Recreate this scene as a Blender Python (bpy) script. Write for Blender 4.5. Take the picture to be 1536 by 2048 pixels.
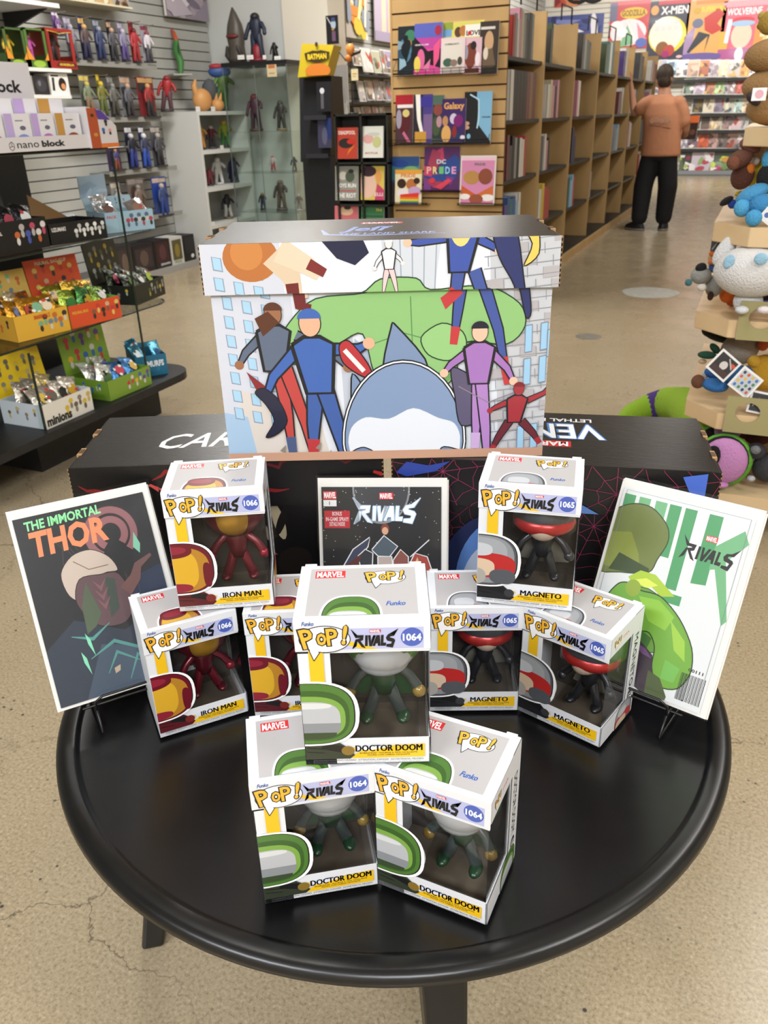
import bpy, bmesh, math, random
from math import sin, cos, pi, radians, hypot, atan2
from mathutils import Matrix, Vector

for _o in list(bpy.data.objects):
    bpy.data.objects.remove(_o)
SC = bpy.context.scene
COL = SC.collection
R = random.Random(7)

# ------------------------------------------------------------------ camera
T = 0.44                                   # table height
CH, FPX = 1.13765, 1608.543                # camera height, focal length in pixels of the 1536 x 2048 frame
PITCH, ROLL, TH = radians(26.19294), radians(-1.66119), radians(24.4476)
cp, sp, cr, sr, ct, st = cos(PITCH), sin(PITCH), cos(ROLL), sin(ROLL), cos(TH), sin(TH)
def rot(x, y, z=0.0): return Vector((x*ct - y*st, x*st + y*ct, z))      # shooting direction -> room axes
def ray(px, py):
    X, Y = (px - 768)/FPX, (py - 1024)/FPX
    x, y = X*cr + Y*sr, -X*sr + Y*cr
    return rot(x, cp - y*sp, -sp - y*cp)
def at(ax, val, px, py):                   # where a sight line meets a plane of the room (ax 0/1/2 = x/y/z)
    d = ray(px, py); o = (0.0, 0.0, CH); t = (val - o[ax])/d[ax]
    return Vector((0, 0, CH)) + d*t
cam = bpy.data.cameras.new('camera'); co = bpy.data.objects.new('camera', cam); COL.objects.link(co)
vr, vd, vf = rot(cr, sr*sp, sr*cp), rot(sr, -cr*sp, -cr*cp), rot(0, cp, -sp)
m = Matrix.Identity(4)
for i in range(3):
    m[i][0], m[i][1], m[i][2] = vr[i], -vd[i], -vf[i]
m[2][3] = CH
co.matrix_world = m
cam.sensor_fit = 'VERTICAL'; cam.sensor_height = 24; cam.lens = 24*FPX/2048; cam.clip_start = 0.02
cam.dof.use_dof = True; cam.dof.focus_distance = .88; cam.dof.aperture_fstop = 9.0
SC.camera = co

# ------------------------------------------------------------------ light
SC.view_settings.view_transform = 'Standard'; SC.view_settings.look = 'None'
SC.view_settings.gamma = 1; SC.view_settings.use_curve_mapping = False
SC.view_settings.exposure = 0.0
W = bpy.data.worlds.new('world'); SC.world = W; W.use_nodes = True
W.node_tree.nodes['Background'].inputs[0].default_value = (1.0, .97, .93, 1)
W.node_tree.nodes['Background'].inputs[1].default_value = 0.25
def area(name, loc, sx, sy, power, col=(1, .97, .93), rotx=0.0, rotz=0.0):
    l = bpy.data.lights.new(name, 'AREA'); l.shape = 'RECTANGLE'; l.size = sx; l.size_y = sy; l.energy = power; l.color = col
    o = bpy.data.objects.new(name, l); o.location = loc; o.rotation_euler = (rotx, 0, rotz); COL.objects.link(o); return o
area('table_and_fill_light', (1.2, -2.0, 2.9), 1.6, .5, 90, (.95, .98, 1.03), rotx=radians(30))  # added fill light behind the camera, brightens the box fronts
area('table_and_fill_light', (-1.2, -2.0, 2.9), 1.6, .5, 84, (.95, .98, 1.03), rotx=radians(30))  # second added fill behind the camera, also for the box fronts
area('table_and_fill_light', (-.9, 1.2, 3.2), 1.2, .4, 20)
area('ceiling_lamp_aisle', (1.0, 3.2, 3.1), .5, 1.8, 42)
area('table_and_fill_light', (1.7, .5, 3.1), .5, 1.2, 42)  # added light, brightens the floor to the right of the table
area('ceiling_lamp_aisle', (-2.9, 4.7, 3.1), .5, 1.8, 108)
area('ceiling_lamp_aisle', (-.2, 8.4, 3.1), .5, 1.8, 50)
area('ceiling_lamp_aisle', (-3.1, 9.5, 3.1), .5, 1.8, 80)
area('ceiling_lamp_wall', (-1.2, 14.4, 3.2), 5, .6, 165, rotx=radians(28))
SC.cycles.max_bounces = 7; SC.cycles.diffuse_bounces = 3; SC.cycles.glossy_bounces = 3; SC.cycles.transparent_max_bounces = 24
SC.cycles.transmission_bounces = 3; SC.cycles.caustics_reflective = False; SC.cycles.caustics_refractive = False
SC.cycles.use_denoising = True; SC.cycles.sample_clamp_indirect = 4.0

# ------------------------------------------------------------------ materials
def lin(c):
    if isinstance(c, str):
        c = c.lstrip('#'); c = tuple(int(c[i:i+2], 16)/255 for i in (0, 2, 4))
    return tuple(v/12.92 if v <= .04045 else ((v + .055)/1.055)**2.4 for v in c)
MC = {}
def M(c, rough=.5, metal=0.0, coat=0.0, bump=0.0, bscale=60.0, name=None):
    key = (c, rough, metal, coat, bump, bscale)
    if key in MC: return MC[key]
    m = bpy.data.materials.new(name or 'paint_' + str(c).strip('#')); m.use_nodes = True
    nt = m.node_tree; b = nt.nodes['Principled BSDF']
    b.inputs['Base Color'].default_value = (*lin(c), 1); b.inputs['Roughness'].default_value = rough
    b.inputs['Metallic'].default_value = metal; b.inputs['Coat Weight'].default_value = coat; b.inputs['Coat Roughness'].default_value = .06
    if bump:
        tc = nt.nodes.new('ShaderNodeTexCoord'); n = nt.nodes.new('ShaderNodeTexNoise'); n.inputs['Scale'].default_value = bscale; n.inputs['Detail'].default_value = 3
        bp = nt.nodes.new('ShaderNodeBump'); bp.inputs['Strength'].default_value = bump; bp.inputs['Distance'].default_value = .01
        nt.links.new(tc.outputs['Object'], n.inputs['Vector']); nt.links.new(n.outputs[0], bp.inputs['Height']); nt.links.new(bp.outputs[0], b.inputs['Normal'])
    MC[key] = m; return m
def clear_mat(name, tint=(1, 1, 1), ior=1.45, rough=.03, base=.04):
    m = bpy.data.materials.new(name); m.use_nodes = True; nt = m.node_tree; nt.nodes.clear()
    o = nt.nodes.new('ShaderNodeOutputMaterial'); mx = nt.nodes.new('ShaderNodeMixShader')
    tr = nt.nodes.new('ShaderNodeBsdfTransparent'); gl = nt.nodes.new('ShaderNodeBsdfGlossy'); lw = nt.nodes.new('ShaderNodeLayerWeight')
    tr.inputs[0].default_value = (*tint, 1); gl.inputs['Roughness'].default_value = rough; lw.inputs[0].default_value = .5
    pw = nt.nodes.new('ShaderNodeMath'); pw.operation = 'POWER'; pw.inputs[1].default_value = 4.5
    ma = nt.nodes.new('ShaderNodeMath'); ma.operation = 'MULTIPLY_ADD'; ma.use_clamp = True; ma.inputs[1].default_value = .8; ma.inputs[2].default_value = base
    nt.links.new(lw.outputs['Facing'], pw.inputs[0]); nt.links.new(pw.outputs[0], ma.inputs[0]); nt.links.new(ma.outputs[0], mx.inputs[0])
    nt.links.new(tr.outputs[0], mx.inputs[1]); nt.links.new(gl.outputs[0], mx.inputs[2]); nt.links.new(mx.outputs[0], o.inputs[0]); return m
PLASTIC = clear_mat('clear_plastic', (.97, .97, .97), 1.5, .05, .012)
BAG = clear_mat('clear_bag', (.99, .99, .99), 1.45, .12, .015)
GLASS = clear_mat('shelf_glass', (.955, .975, .965), 1.5, .01, .01)
def noise_mat(name, c1, c2, scale, rough=.5, stretch=(1, 1, 1), detail=6, bump=0.0, coat=0.0, lo=.35, hi=.65):
    m = bpy.data.materials.new(name); m.use_nodes = True; nt = m.node_tree; b = nt.nodes['Principled BSDF']; b.inputs['Roughness'].default_value = rough
    b.inputs['Coat Weight'].default_value = coat
    tc = nt.nodes.new('ShaderNodeTexCoord'); mp = nt.nodes.new('ShaderNodeMapping'); mp.inputs['Scale'].default_value = stretch
    n = nt.nodes.new('ShaderNodeTexNoise'); n.inputs['Scale'].default_value = scale; n.inputs['Detail'].default_value = detail
    r = nt.nodes.new('ShaderNodeValToRGB'); r.color_ramp.elements[0].position = lo; r.color_ramp.elements[1].position = hi
    r.color_ramp.elements[0].color = (*lin(c1), 1); r.color_ramp.elements[1].color = (*lin(c2), 1)
    nt.links.new(tc.outputs['Object'], mp.inputs[0]); nt.links.new(mp.outputs[0], n.inputs['Vector']); nt.links.new(n.outputs[0], r.inputs[0]); nt.links.new(r.outputs[0], b.inputs['Base Color'])
    if bump:
        bp = nt.nodes.new('ShaderNodeBump'); bp.inputs['Strength'].default_value = bump; bp.inputs['Distance'].default_value = .005
        nt.links.new(n.outputs[0], bp.inputs['Height']); nt.links.new(bp.outputs[0], b.inputs['Normal'])
    return m
WOOD = noise_mat('maple_board', '#c3a273', '#d2b485', 6, .45, (1, 1, .15))
PINE = noise_mat('pine_plank', '#d3b184', '#e3c79c', 5, .5, (.2, 1, 1))
BLACKLAM = noise_mat('black_laminate', '#17171a', '#1e1e20', 20, .5)
FUZZ = {}
def fuzz(c): return M(c, .95, bump=.6, bscale=220)

# ------------------------------------------------------------------ mesh building
class MB:
    def __init__(s): s.v, s.f, s.m, s.ml, s.sm = [], [], [], [], []
    def mi(s, m):
        if m not in s.ml: s.ml.append(m)
        return s.ml.index(m)
    def add(s, vs, fs, m, smooth=False, X=None):
        o = len(s.v); k = s.mi(m)
        s.v += [tuple(X @ Vector(v)) if X else tuple(v) for v in vs]
        for f in fs: s.f.append(tuple(i + o for i in f)); s.m.append(k); s.sm.append(smooth)
        return s
    def box(s, a, b, m, X=None):
        (x0, y0, z0), (x1, y1, z1) = a, b
        return s.add([(x0,y0,z0),(x1,y0,z0),(x1,y1,z0),(x0,y1,z0),(x0,y0,z1),(x1,y0,z1),(x1,y1,z1),(x0,y1,z1)],
              [(0,3,2,1),(4,5,6,7),(0,1,5,4),(1,2,6,5),(2,3,7,6),(3,0,4,7)], m, False, X)
    def prism(s, pts, z0, z1, m, X=None, m2=None):          # pts counter-clockwise in XY
        n = len(pts)
        s.add([(x, y, z0) for x, y in pts] + [(x, y, z1) for x, y in pts],
              [tuple(range(n))[::-1]] + [(i, (i+1) % n, n + (i+1) % n, n + i) for i in range(n)], m, False, X)
        return s.add([(x, y, z1) for x, y in pts], [tuple(range(n))], m2 or m, False, X)
    def lathe(s, prof, m, n=32, X=None, smooth=True):
        vs, fs = [], []
        for r, z in prof: vs += [(r*cos(2*pi*i/n), r*sin(2*pi*i/n), z) for i in range(n)]
        for k in range(len(prof)-1):
            for i in range(n):
                j = (i+1) % n; fs.append((k*n+i, k*n+j, (k+1)*n+j, (k+1)*n+i))
        if prof[0][0] > 1e-6: fs.append(tuple(range(n))[::-1])
        if prof[-1][0] > 1e-6: fs.append(tuple((len(prof)-1)*n + i for i in range(n)))
        return s.add(vs, fs, m, smooth, X)
    def ell(s, c, r, m, n=16, k=10, X=None, rx=0, ry=0, rz=0):
        from mathutils import Euler
        E = Matrix.Translation(c) @ Euler((rx, ry, rz)).to_matrix().to_4x4() @ Matrix.Diagonal((*r, 1))
        if X: E = X @ E
        prof = [(max(sin(pi*i/k), 0) if 0 < i < k else 0, -cos(pi*i/k)) for i in range(k+1)]
        vs, fs = [(0, 0, -1)], []
        for r_, z in prof[1:-1]: vs += [(r_*cos(2*pi*i/n), r_*sin(2*pi*i/n), z) for i in range(n)]
        vs.append((0, 0, 1)); e = len(vs) - 1
        for i in range(n):
            j = (i+1) % n; fs.append((0, 1+j, 1+i)); fs.append((e, e-n+i, e-n+j))
            for q in range(k-2): fs.append((1+q*n+i, 1+q*n+j, 1+(q+1)*n+j, 1+(q+1)*n+i))
        return s.add(vs, fs, m, True, E)
    def tube(s, pts, rad, m, n=10, X=None, flat=1.0, cap=True):       # rad: number or list; round ends
        pts = [Vector(p) for p in pts]; rs = rad if isinstance(rad, (list, tuple)) else [rad]*len(pts)
        if cap:
            a = (pts[0]-pts[1]).normalized(); b = (pts[-1]-pts[-2]).normalized()
            pts = [pts[0]+a*rs[0]*.8, pts[0]+a*rs[0]*.5] + pts + [pts[-1]+b*rs[-1]*.5, pts[-1]+b*rs[-1]*.8]
            rs = [rs[0]*.3, rs[0]*.8] + list(rs) + [rs[-1]*.8, rs[-1]*.3]
        vs, fs, up = [], [], None
        for i, p in enumerate(pts):
            d = (pts[min(i+1, len(pts)-1)] - pts[max(i-1, 0)]).normalized()
            if up is None: up = Vector((0, 0, 1)) if abs(d.z) < .9 else Vector((0, 1, 0))
            sx = d.cross(up).normalized(); up = sx.cross(d).normalized()
            vs += [tuple(p + sx*rs[i]*cos(2*pi*q/n) + up*rs[i]*flat*sin(2*pi*q/n)) for q in range(n)]
        for i in range(len(pts)-1):
            for q in range(n):
                w = (q+1) % n; fs.append((i*n+q, i*n+w, (i+1)*n+w, (i+1)*n+q))
        fs.append(tuple(range(n))[::-1]); fs.append(tuple((len(pts)-1)*n+q for q in range(n)))
        return s.add(vs, fs, m, True, X)
    def sect(s, secs, m, n=20, X=None, cap=True):      # secs: (centre, (rx, ry)) horizontal ellipses from bottom to top
        vs, fs = [], []
        for c, (a, b) in secs: vs += [(c[0]+a*cos(2*pi*i/n), c[1]+b*sin(2*pi*i/n), c[2]) for i in range(n)]
        for k in range(len(secs)-1):
            for i in range(n):
                j = (i+1) % n; fs.append((k*n+i, k*n+j, (k+1)*n+j, (k+1)*n+i))
        if cap: fs.append(tuple(range(n))[::-1])
        fs.append(tuple((len(secs)-1)*n+i for i in range(n)))
        return s.add(vs, fs, m, True, X)
    def build(s, name, parent=None, bevel=0, sub=0, remesh=0, **kw):
        me = bpy.data.meshes.new(name); me.from_pydata(s.v, [], s.f)
        for q in s.ml: me.materials.append(q)
        me.polygons.foreach_set('material_index', s.m); me.polygons.foreach_set('use_smooth', s.sm); me.update()
        o = bpy.data.objects.new(name, me); COL.objects.link(o)
        if parent: o.parent = parent
        if remesh:
            q = o.modifiers.new('r', 'REMESH'); q.mode = 'VOXEL'; q.voxel_size = remesh; q.use_smooth_shade = True
            q = o.modifiers.new('s', 'SMOOTH'); q.iterations = kw.get('it', 4)
        if bevel:
            q = o.modifiers.new('b', 'BEVEL'); q.width = bevel; q.segments = 2; q.limit_method = 'ANGLE'; q.harden_normals = False
        if sub:
            q = o.modifiers.new('u', 'SUBSURF'); q.levels = sub; q.render_levels = sub
        return o
def tag(o, label, cat, group=None, kind=None):
    if label: o['label'] = label
    if cat: o['category'] = cat
    if group: o['group'] = group
    if kind: o['kind'] = kind
    return o
def thing(name, label, cat, loc=(0, 0, 0), rz=0.0, group=None, rx=0.0):
    o = bpy.data.objects.new(name, None); COL.objects.link(o); o.location = loc; o.rotation_euler = (rx, 0, rz)
    o.empty_display_size = .05
    return tag(o, label, cat, group)
def copy_tree(o, parent=None):
    c = o.copy(); COL.objects.link(c)
    if parent: c.parent = parent
    for ch in list(o.children): copy_tree(ch, c)
    return c

# flat printed artwork: polygons laid over each other in thin ink layers
TXT = {}
def glyphs(s, off=0.0, shear=0.0):
    key = (s, off, shear)
    if key in TXT: return TXT[key]
    cu = bpy.data.curves.new('t', 'FONT'); cu.body = s; cu.offset = off; cu.shear = shear; cu.resolution_u = 2; cu.fill_mode = 'FRONT'
    ob = bpy.data.objects.new('t', cu); COL.objects.link(ob)
    me = bpy.data.meshes.new_from_object(ob.evaluated_get(bpy.context.evaluated_depsgraph_get()))
    vs = [(v.co.x, v.co.y) for v in me.vertices]; fs = [tuple(p.vertices) for p in me.polygons]
    bpy.data.objects.remove(ob); bpy.data.curves.remove(cu); bpy.data.meshes.remove(me)
    if not vs: vs = [(0, 0), (1, 0), (1, 1)]; fs = []
    x0, x1 = min(v[0] for v in vs), max(v[0] for v in vs); y0, y1 = min(v[1] for v in vs), max(v[1] for v in vs)
    TXT[key] = ([((x-x0)/(x1-x0), (y-y0)/(y1-y0)) for x, y in vs], fs, (x1-x0)/(y1-y0)); return TXT[key]
RIV = [[(-.45,1.25),(.3,.82),(1.12,.82),(1.0,.46),(.66,.38),(1.3,-.15),(.86,-.06),(.3,.42),(.3,.52),(.74,.6),(.66,.64),(.1,.64)],
       [(.12,.52),(.34,.52),(.12,.02),(-.38,-.2)], [(1.38,.8),(1.64,.8),(1.56,0),(1.3,0)],
       [(1.76,.8),(2.02,.8),(2.06,.34),(2.42,.8),(2.7,.8),(2.12,-.02),(1.86,-.02)],
       [(2.28,0),(2.86,.8),(3.2,.8),(3.24,0),(2.98,0),(2.96,.2),(2.66,.2),(2.54,0)],
       [(3.44,.8),(3.7,.8),(3.62,.22),(4.0,.22),(3.95,0),(3.34,0)],
       [(5.6,1.25),(5.05,.74),(4.55,.7),(4.5,.6),(5.05,.5),(5.18,.38),(4.85,-.15),(4.05,-.06),(4.1,.1),(4.7,.12),(4.8,.3),(4.2,.38),(4.05,.6),(4.3,.82),(4.8,.88)]]
class Art:
    def __init__(s, w, h, rough=.4, coat=0.0, dz=.00005):
        s.w, s.h, s.mb, s.n, s.rough, s.coat, s.dz = w, h, MB(), 0, rough, coat, dz; s.clip = (0, 0, w, h); s.laid = []
    def lay(s, x0, y0, x1, y1):              # lowest free ink layer above everything already printed there
        s.n = 1 + max([l for a, b, c, d, l in s.laid if a < x1 and c > x0 and b < y1 and d > y0] or [0]); s.laid.append((x0, y0, x1, y1, s.n))
    def mat(s, c): return c if not isinstance(c, (str, tuple)) else M(c, s.rough, 0, s.coat)
    def poly(s, pts, c, keep=False):
        if s.clip:
            x0, y0, x1, y1 = s.clip
            for ax, v, sg in ((0, x0, 1), (0, x1, -1), (1, y0, 1), (1, y1, -1)):
                out = []
                for i, p in enumerate(pts):
                    q = pts[i-1]; a, b = (p[ax]-v)*sg >= 0, (q[ax]-v)*sg >= 0
                    if a != b:
                        t = (v-q[ax])/(p[ax]-q[ax]); out.append((q[0]+(p[0]-q[0])*t, q[1]+(p[1]-q[1])*t))
                    if a: out.append(p)
                pts = out
                if len(pts) < 3: return s
        if not keep: s.lay(min(p[0] for p in pts), min(p[1] for p in pts), max(p[0] for p in pts), max(p[1] for p in pts))
        ar = sum(pts[i-1][0]*pts[i][1] - pts[i][0]*pts[i-1][1] for i in range(len(pts)))
        if ar < 0: pts = pts[::-1]
        s.mb.add([(x, y, s.n*s.dz) for x, y in pts], [tuple(range(len(pts)))], s.mat(c)); return s
    def rect(s, x0, y0, x1, y1, c, keep=False): return s.poly([(x0, y0), (x1, y0), (x1, y1), (x0, y1)], c, keep)
    def ell(s, x, y, rx, ry, c, n=24, a=0.0, a0=0.0, a1=2*pi):
        P = []
        for i in range(n + (a1-a0 < 6.2)):
            t = a0 + (a1-a0)*i/n; u, v = rx*cos(t), ry*sin(t); P.append((x + u*cos(a) - v*sin(a), y + u*sin(a) + v*cos(a)))
        return s.poly(P, c)
    def stroke(s, pts, w, c, keep=False):
        ws = w if isinstance(w, (list, tuple)) else [w]*len(pts); L, Q = [], []
        for i, p in enumerate(pts):
            a, b = pts[max(i-1, 0)], pts[min(i+1, len(pts)-1)]; d = hypot(b[0]-a[0], b[1]-a[1]) or 1e-9
            nx, ny = -(b[1]-a[1])/d*ws[i]/2, (b[0]-a[0])/d*ws[i]/2; L.append((p[0]+nx, p[1]+ny)); Q.append((p[0]-nx, p[1]-ny))
        return s.poly(L + Q[::-1], c, keep)
    def outl(s, pts, c, w, oc='#15171c', sm=True):
        if sm and len(pts) < 30:             # soften the outline
            n = len(pts); Q = []
            for i in range(n):
                a, b, d, e = (pts[(i+j) % n] for j in (-1, 0, 1, 2))
                for t in (0, .25, .5, .75): Q.append(tuple((2*t**3-3*t*t+1)*b[k] + (t**3-2*t*t+t)*.45*(d[k]-a[k]) + (3*t*t-2*t**3)*d[k] + (t**3-t*t)*.45*(e[k]-b[k]) for k in (0, 1)))
            pts = Q
        s.poly(pts, c); s.stroke(list(pts) + [pts[0]], w, oc); return s
    def text(s, t, x, y, h, c, w=None, off=.02, shear=0.0, a=0.0, keep=False):   # x, y: lower left corner
        vs, fs, asp = glyphs(t, off, shear); w = w or h*asp
        if not keep:
            q = [(x + u*w*cos(a) - v*h*sin(a), y + u*w*sin(a) + v*h*cos(a)) for u in (0, 1) for v in (0, 1)]; s.lay(min(p[0] for p in q), min(p[1] for p in q), max(p[0] for p in q), max(p[1] for p in q))
        s.mb.add([(x + u*w*cos(a) - v*h*sin(a), y + u*w*sin(a) + v*h*cos(a), s.n*s.dz) for u, v in vs], fs, s.mat(c)); return s
    def rivals(s, x, y, w, h, c, a=0.0, grow=0.0):
        s.lay(x - .05*w, y - .2*h - abs(w*sin(a)), x + w*1.05, y + h*1.3)
        for L in RIV:
            P = [((u+.45)/6.05*w, v*h) for u, v in L]; P = [(x + u*cos(a) - v*sin(a), y + u*sin(a) + v*cos(a)) for u, v in P]
            if grow: s.stroke(P + [P[0], P[1]], grow, c, True)
            s.poly(P, c, True)
        return s
    def marvel(s, x, y, w, h, a=0.0):
        f = lambda u, v: (x + u*cos(a) - v*sin(a), y + u*sin(a) + v*cos(a))
        s.poly([f(0, 0), f(w, 0), f(w, h), f(0, h)], '#d8262c'); p = f(w*.05, h*.1)
        return s.text('MARVEL', p[0], p[1], h*.8, '#ffffff', w*.9, .03, a=a)
    def pop(s, x, y, w):                     # speech bubble with the lettering, lower left of its box
        h = w*.62; cx, cy = x + w/2, y + h/2
        E = [(cx + w/2*cos(t), cy + h/2*sin(t)) for t in [2*pi*i/40 for i in range(40)]]
        tail = [(cx - w*.33, cy - h*.36), (cx - w*.24, cy - h*.82), (cx - w*.1, cy - h*.46)]
        s.poly(tail, '#ffffff'); s.poly(E, '#ffffff'); s.stroke(E + [E[0]], w*.02, '#1a1a1a')
        s.poly([(cx - w*.31, cy - h*.34), (cx - w*.24, cy - h*.76), (cx - w*.12, cy - h*.4)], '#ffffff')
        s.stroke(tail[:2], w*.018, '#1a1a1a'); s.stroke(tail[1:], w*.018, '#1a1a1a')
        for pas, (col, off) in enumerate((('#141414', .08), ('#f2b53a', .02))):
            g = (off - .02)*w*.42
            s.lay(cx - w*.55, cy - h*.55, cx + w*.55, cy + h*.6)
            for t, u, v, hh, ww, a in (('P', -.42, -.36, .74, .25, .2), ('o', -.155, -.22, .46, .19, .0), ('P', .05, -.24, .64, .22, .06), ('!', .315, -.2, .74, .085, -.16)):
                s.text(t, cx + u*w - g, cy + v*h - g, hh*h + 2*g, col, ww*w + 2*g, off, 0, a, True)
        return s
    def build(s, name, parent, X):
        s.mb.v = [tuple(X @ Vector(v)) for v in s.mb.v]
        return s.mb.build(name, parent)
def face(ox, oy, oz, axis):      # panel axes: 'f' front (x right, z up, looking -y), 't' top, 'r' right side (looking +x), 'l' left side
    ax = {'f': ((1,0,0),(0,0,1),(0,-1,0)), 't': ((1,0,0),(0,1,0),(0,0,1)), 'r': ((0,1,0),(0,0,1),(1,0,0)), 'l': ((0,-1,0),(0,0,1),(-1,0,0)), 'u': ((-1,0,0),(0,-1,0),(0,0,1))}[axis]
    X = Matrix.Identity(4)
    for k in range(3):
        for i in range(3): X[i][k] = ax[k][i]
    X[0][3], X[1][3], X[2][3] = ox, oy, oz; return X

# ------------------------------------------------------------------ the room
def stc(o): o['kind'] = 'structure'; return o
def floor_mat():
    m = bpy.data.materials.new('polished_concrete'); m.use_nodes = True; nt = m.node_tree; b = nt.nodes['Principled BSDF']; L = nt.links.new
    tc = nt.nodes.new('ShaderNodeTexCoord')
    def noise(s, d=5, r=.6):
        n = nt.nodes.new('ShaderNodeTexNoise'); n.inputs['Scale'].default_value = s; n.inputs['Detail'].default_value = d; n.inputs['Roughness'].default_value = r
        L(tc.outputs['Object'], n.inputs['Vector']); return n
    def ramp(src, stops):
        r = nt.nodes.new('ShaderNodeValToRGB'); e = r.color_ramp.elements
        while len(e) < len(stops): e.new(.5)
        for q, (p, c) in zip(e, stops): q.position = p; q.color = (*lin(c), 1) if isinstance(c, str) else (c, c, c, 1)
        L(src, r.inputs[0]); return r
    def mix(f, a, c):
        x = nt.nodes.new('ShaderNodeMix'); x.data_type = 'RGBA'; L(f, x.inputs['Factor']); L(a, x.inputs['A'])
        if isinstance(c, str): x.inputs['B'].default_value = (*lin(c), 1)
        else: L(c, x.inputs['B'])
        return x.outputs['Result']
    big = ramp(noise(1.3).outputs[0], [(.3, '#998a6e'), (.7, '#b2a286')])
    grit = ramp(noise(170, 3, .7).outputs[0], [(.30, '#655943'), (.46, '#a8977a'), (.6, '#bbab8f'), (.75, '#d8cbb4')])
    c = nt.nodes.new('ShaderNodeMix'); c.data_type = 'RGBA'; c.inputs['Factor'].default_value = .55; L(big.outputs[0], c.inputs['A']); L(grit.outputs[0], c.inputs['B']); col = c.outputs['Result']
    v = nt.nodes.new('ShaderNodeTexVoronoi'); v.inputs['Scale'].default_value = 42; v.inputs['Randomness'].default_value = 1; L(tc.outputs['Object'], v.inputs['Vector'])
    chip = ramp(v.outputs['Distance'], [(.10, 1.0), (.17, 0.0)]); pick = ramp(noise(9, 2).outputs[0], [(.52, 0.0), (.62, 1.0)])
    mm = nt.nodes.new('ShaderNodeMath'); mm.operation = 'MULTIPLY'; L(chip.outputs[0], mm.inputs[0]); L(pick.outputs[0], mm.inputs[1])
    col = mix(mm.outputs[0], col, '#4b4740')
    dn = noise(3.2, 6, .65); ad = nt.nodes.new('ShaderNodeVectorMath'); ad.operation = 'MULTIPLY_ADD'; ad.inputs[1].default_value = (.35, .35, 0)
    L(dn.outputs['Color'], ad.inputs[0]); L(tc.outputs['Object'], ad.inputs[2])
    v2 = nt.nodes.new('ShaderNodeTexVoronoi'); v2.feature = 'DISTANCE_TO_EDGE'; v2.inputs['Scale'].default_value = 2.3; L(ad.outputs[0], v2.inputs['Vector'])
    cr_ = ramp(v2.outputs['Distance'], [(.0, 1.0), (.006, 0.0)]); wk = ramp(noise(1.1, 2).outputs[0], [(.5, 0.0), (.62, .75)])
    m2 = nt.nodes.new('ShaderNodeMath'); m2.operation = 'MULTIPLY'; L(cr_.outputs[0], m2.inputs[0]); L(wk.outputs[0], m2.inputs[1])
    col = mix(m2.outputs[0], col, '#4d4132')
    L(col, b.inputs['Base Color']); rr = ramp(noise(5, 4).outputs[0], [(.3, .16), (.7, .34)]); L(rr.outputs[0], b.inputs['Roughness'])
    b.inputs['Specular IOR Level'].default_value = .55
    return m
stc(MB().box((-6, -3.2, -.1), (5, 17.4, 0), floor_mat()).build('floor'))
WALLG = M('#d4d7d4', .8); CREAM = M('#e8e1d2', .8); SLATG = noise_mat('grey_slat', '#a9aaa5', '#b4b5b0', 3, .55); DARK = M('#33332f', .9)
def slat(name, axis, pos, a, b, z0, z1, mat, pitch=.0762, back=.03, kind='structure', rest=None, sign=1):
    mb = MB(); z = z0
    while z < z1 - .005:
        t = min(z + pitch - .008, z1)
        p, q = sorted((pos, pos - sign*back*.6)); g, h = sorted((pos - sign*back*.6, pos - sign*back))
        if axis == 0: mb.box((p, a, z), (q, b, t), mat)
        else: mb.box((a, p, z), (b, q, t), mat)
        z += pitch
    if axis == 0: mb.box((g, a, z0), (h, b, z1), rest or DARK)
    else: mb.box((a, g, z0), (b, h, z1), rest or DARK)
    return mb
stc(slat('wall_left', 0, -4.8, -3, 7.05, .1, 3.4, SLATG).build('wall_left'))
stc(MB().box((-4.9, 7.08, 0), (-3.98, 7.3, 3.4), WALLG).build('wall_corner'))
stc(MB().box((-4.0, 7.0, 0), (-3.565, 7.32, 3.4), CREAM).build('wall_pillar'))
stc(slat('wall_side', 0, -4.2, 7.32, 16.9, .1, 3.4, SLATG).build('wall_side'))
fw = slat('wall_far', 1, 17.0, -4.2, 4.0, .1, 2.86, M('#d8d4c8', .6), sign=-1); fw.box((-4.2, 17.0, 2.86), (4, 17.1, 3.4), CREAM)
stc(fw.build('wall_far'))
stc(MB().box((4.0, -3, 0), (4.1, 17, 3.4), CREAM).build('wall_right'))
stc(MB().box((-4.8, -3.1, 0), (4, -3.0, 3.4), CREAM).build('wall_back'))
stc(MB().box((-5, -3.1, 3.4), (4.1, 17.2, 3.5), M('#c8c6c0', .9)).build('ceiling'))
def flat(name, x, y, r, m, label, cat):
    P = []
    for i in range(28):
        a = 2*pi*i/28; P.append((r*(1+.03*sin(5*a))*cos(a), r*(1+.03*cos(3*a))*sin(a)))
    o = MB().prism(P, 0, .0012, m).build(name); o.location = (x, y, .0003); return tag(o, label, cat)
flat('floor_sticker', -.615, 5.89, .19, noise_mat('sticker_vinyl', '#b6b9b0', '#cfd0c8', 30, .4), 'round pale grey sticker on the aisle floor beside the plush shelves', 'sticker')
flat('floor_plate', -.78, 4.55, .07, noise_mat('dull_steel', '#77746c', '#8a867d', 25, .35), 'small round grey plate set in the aisle floor', 'floor plate')

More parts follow.
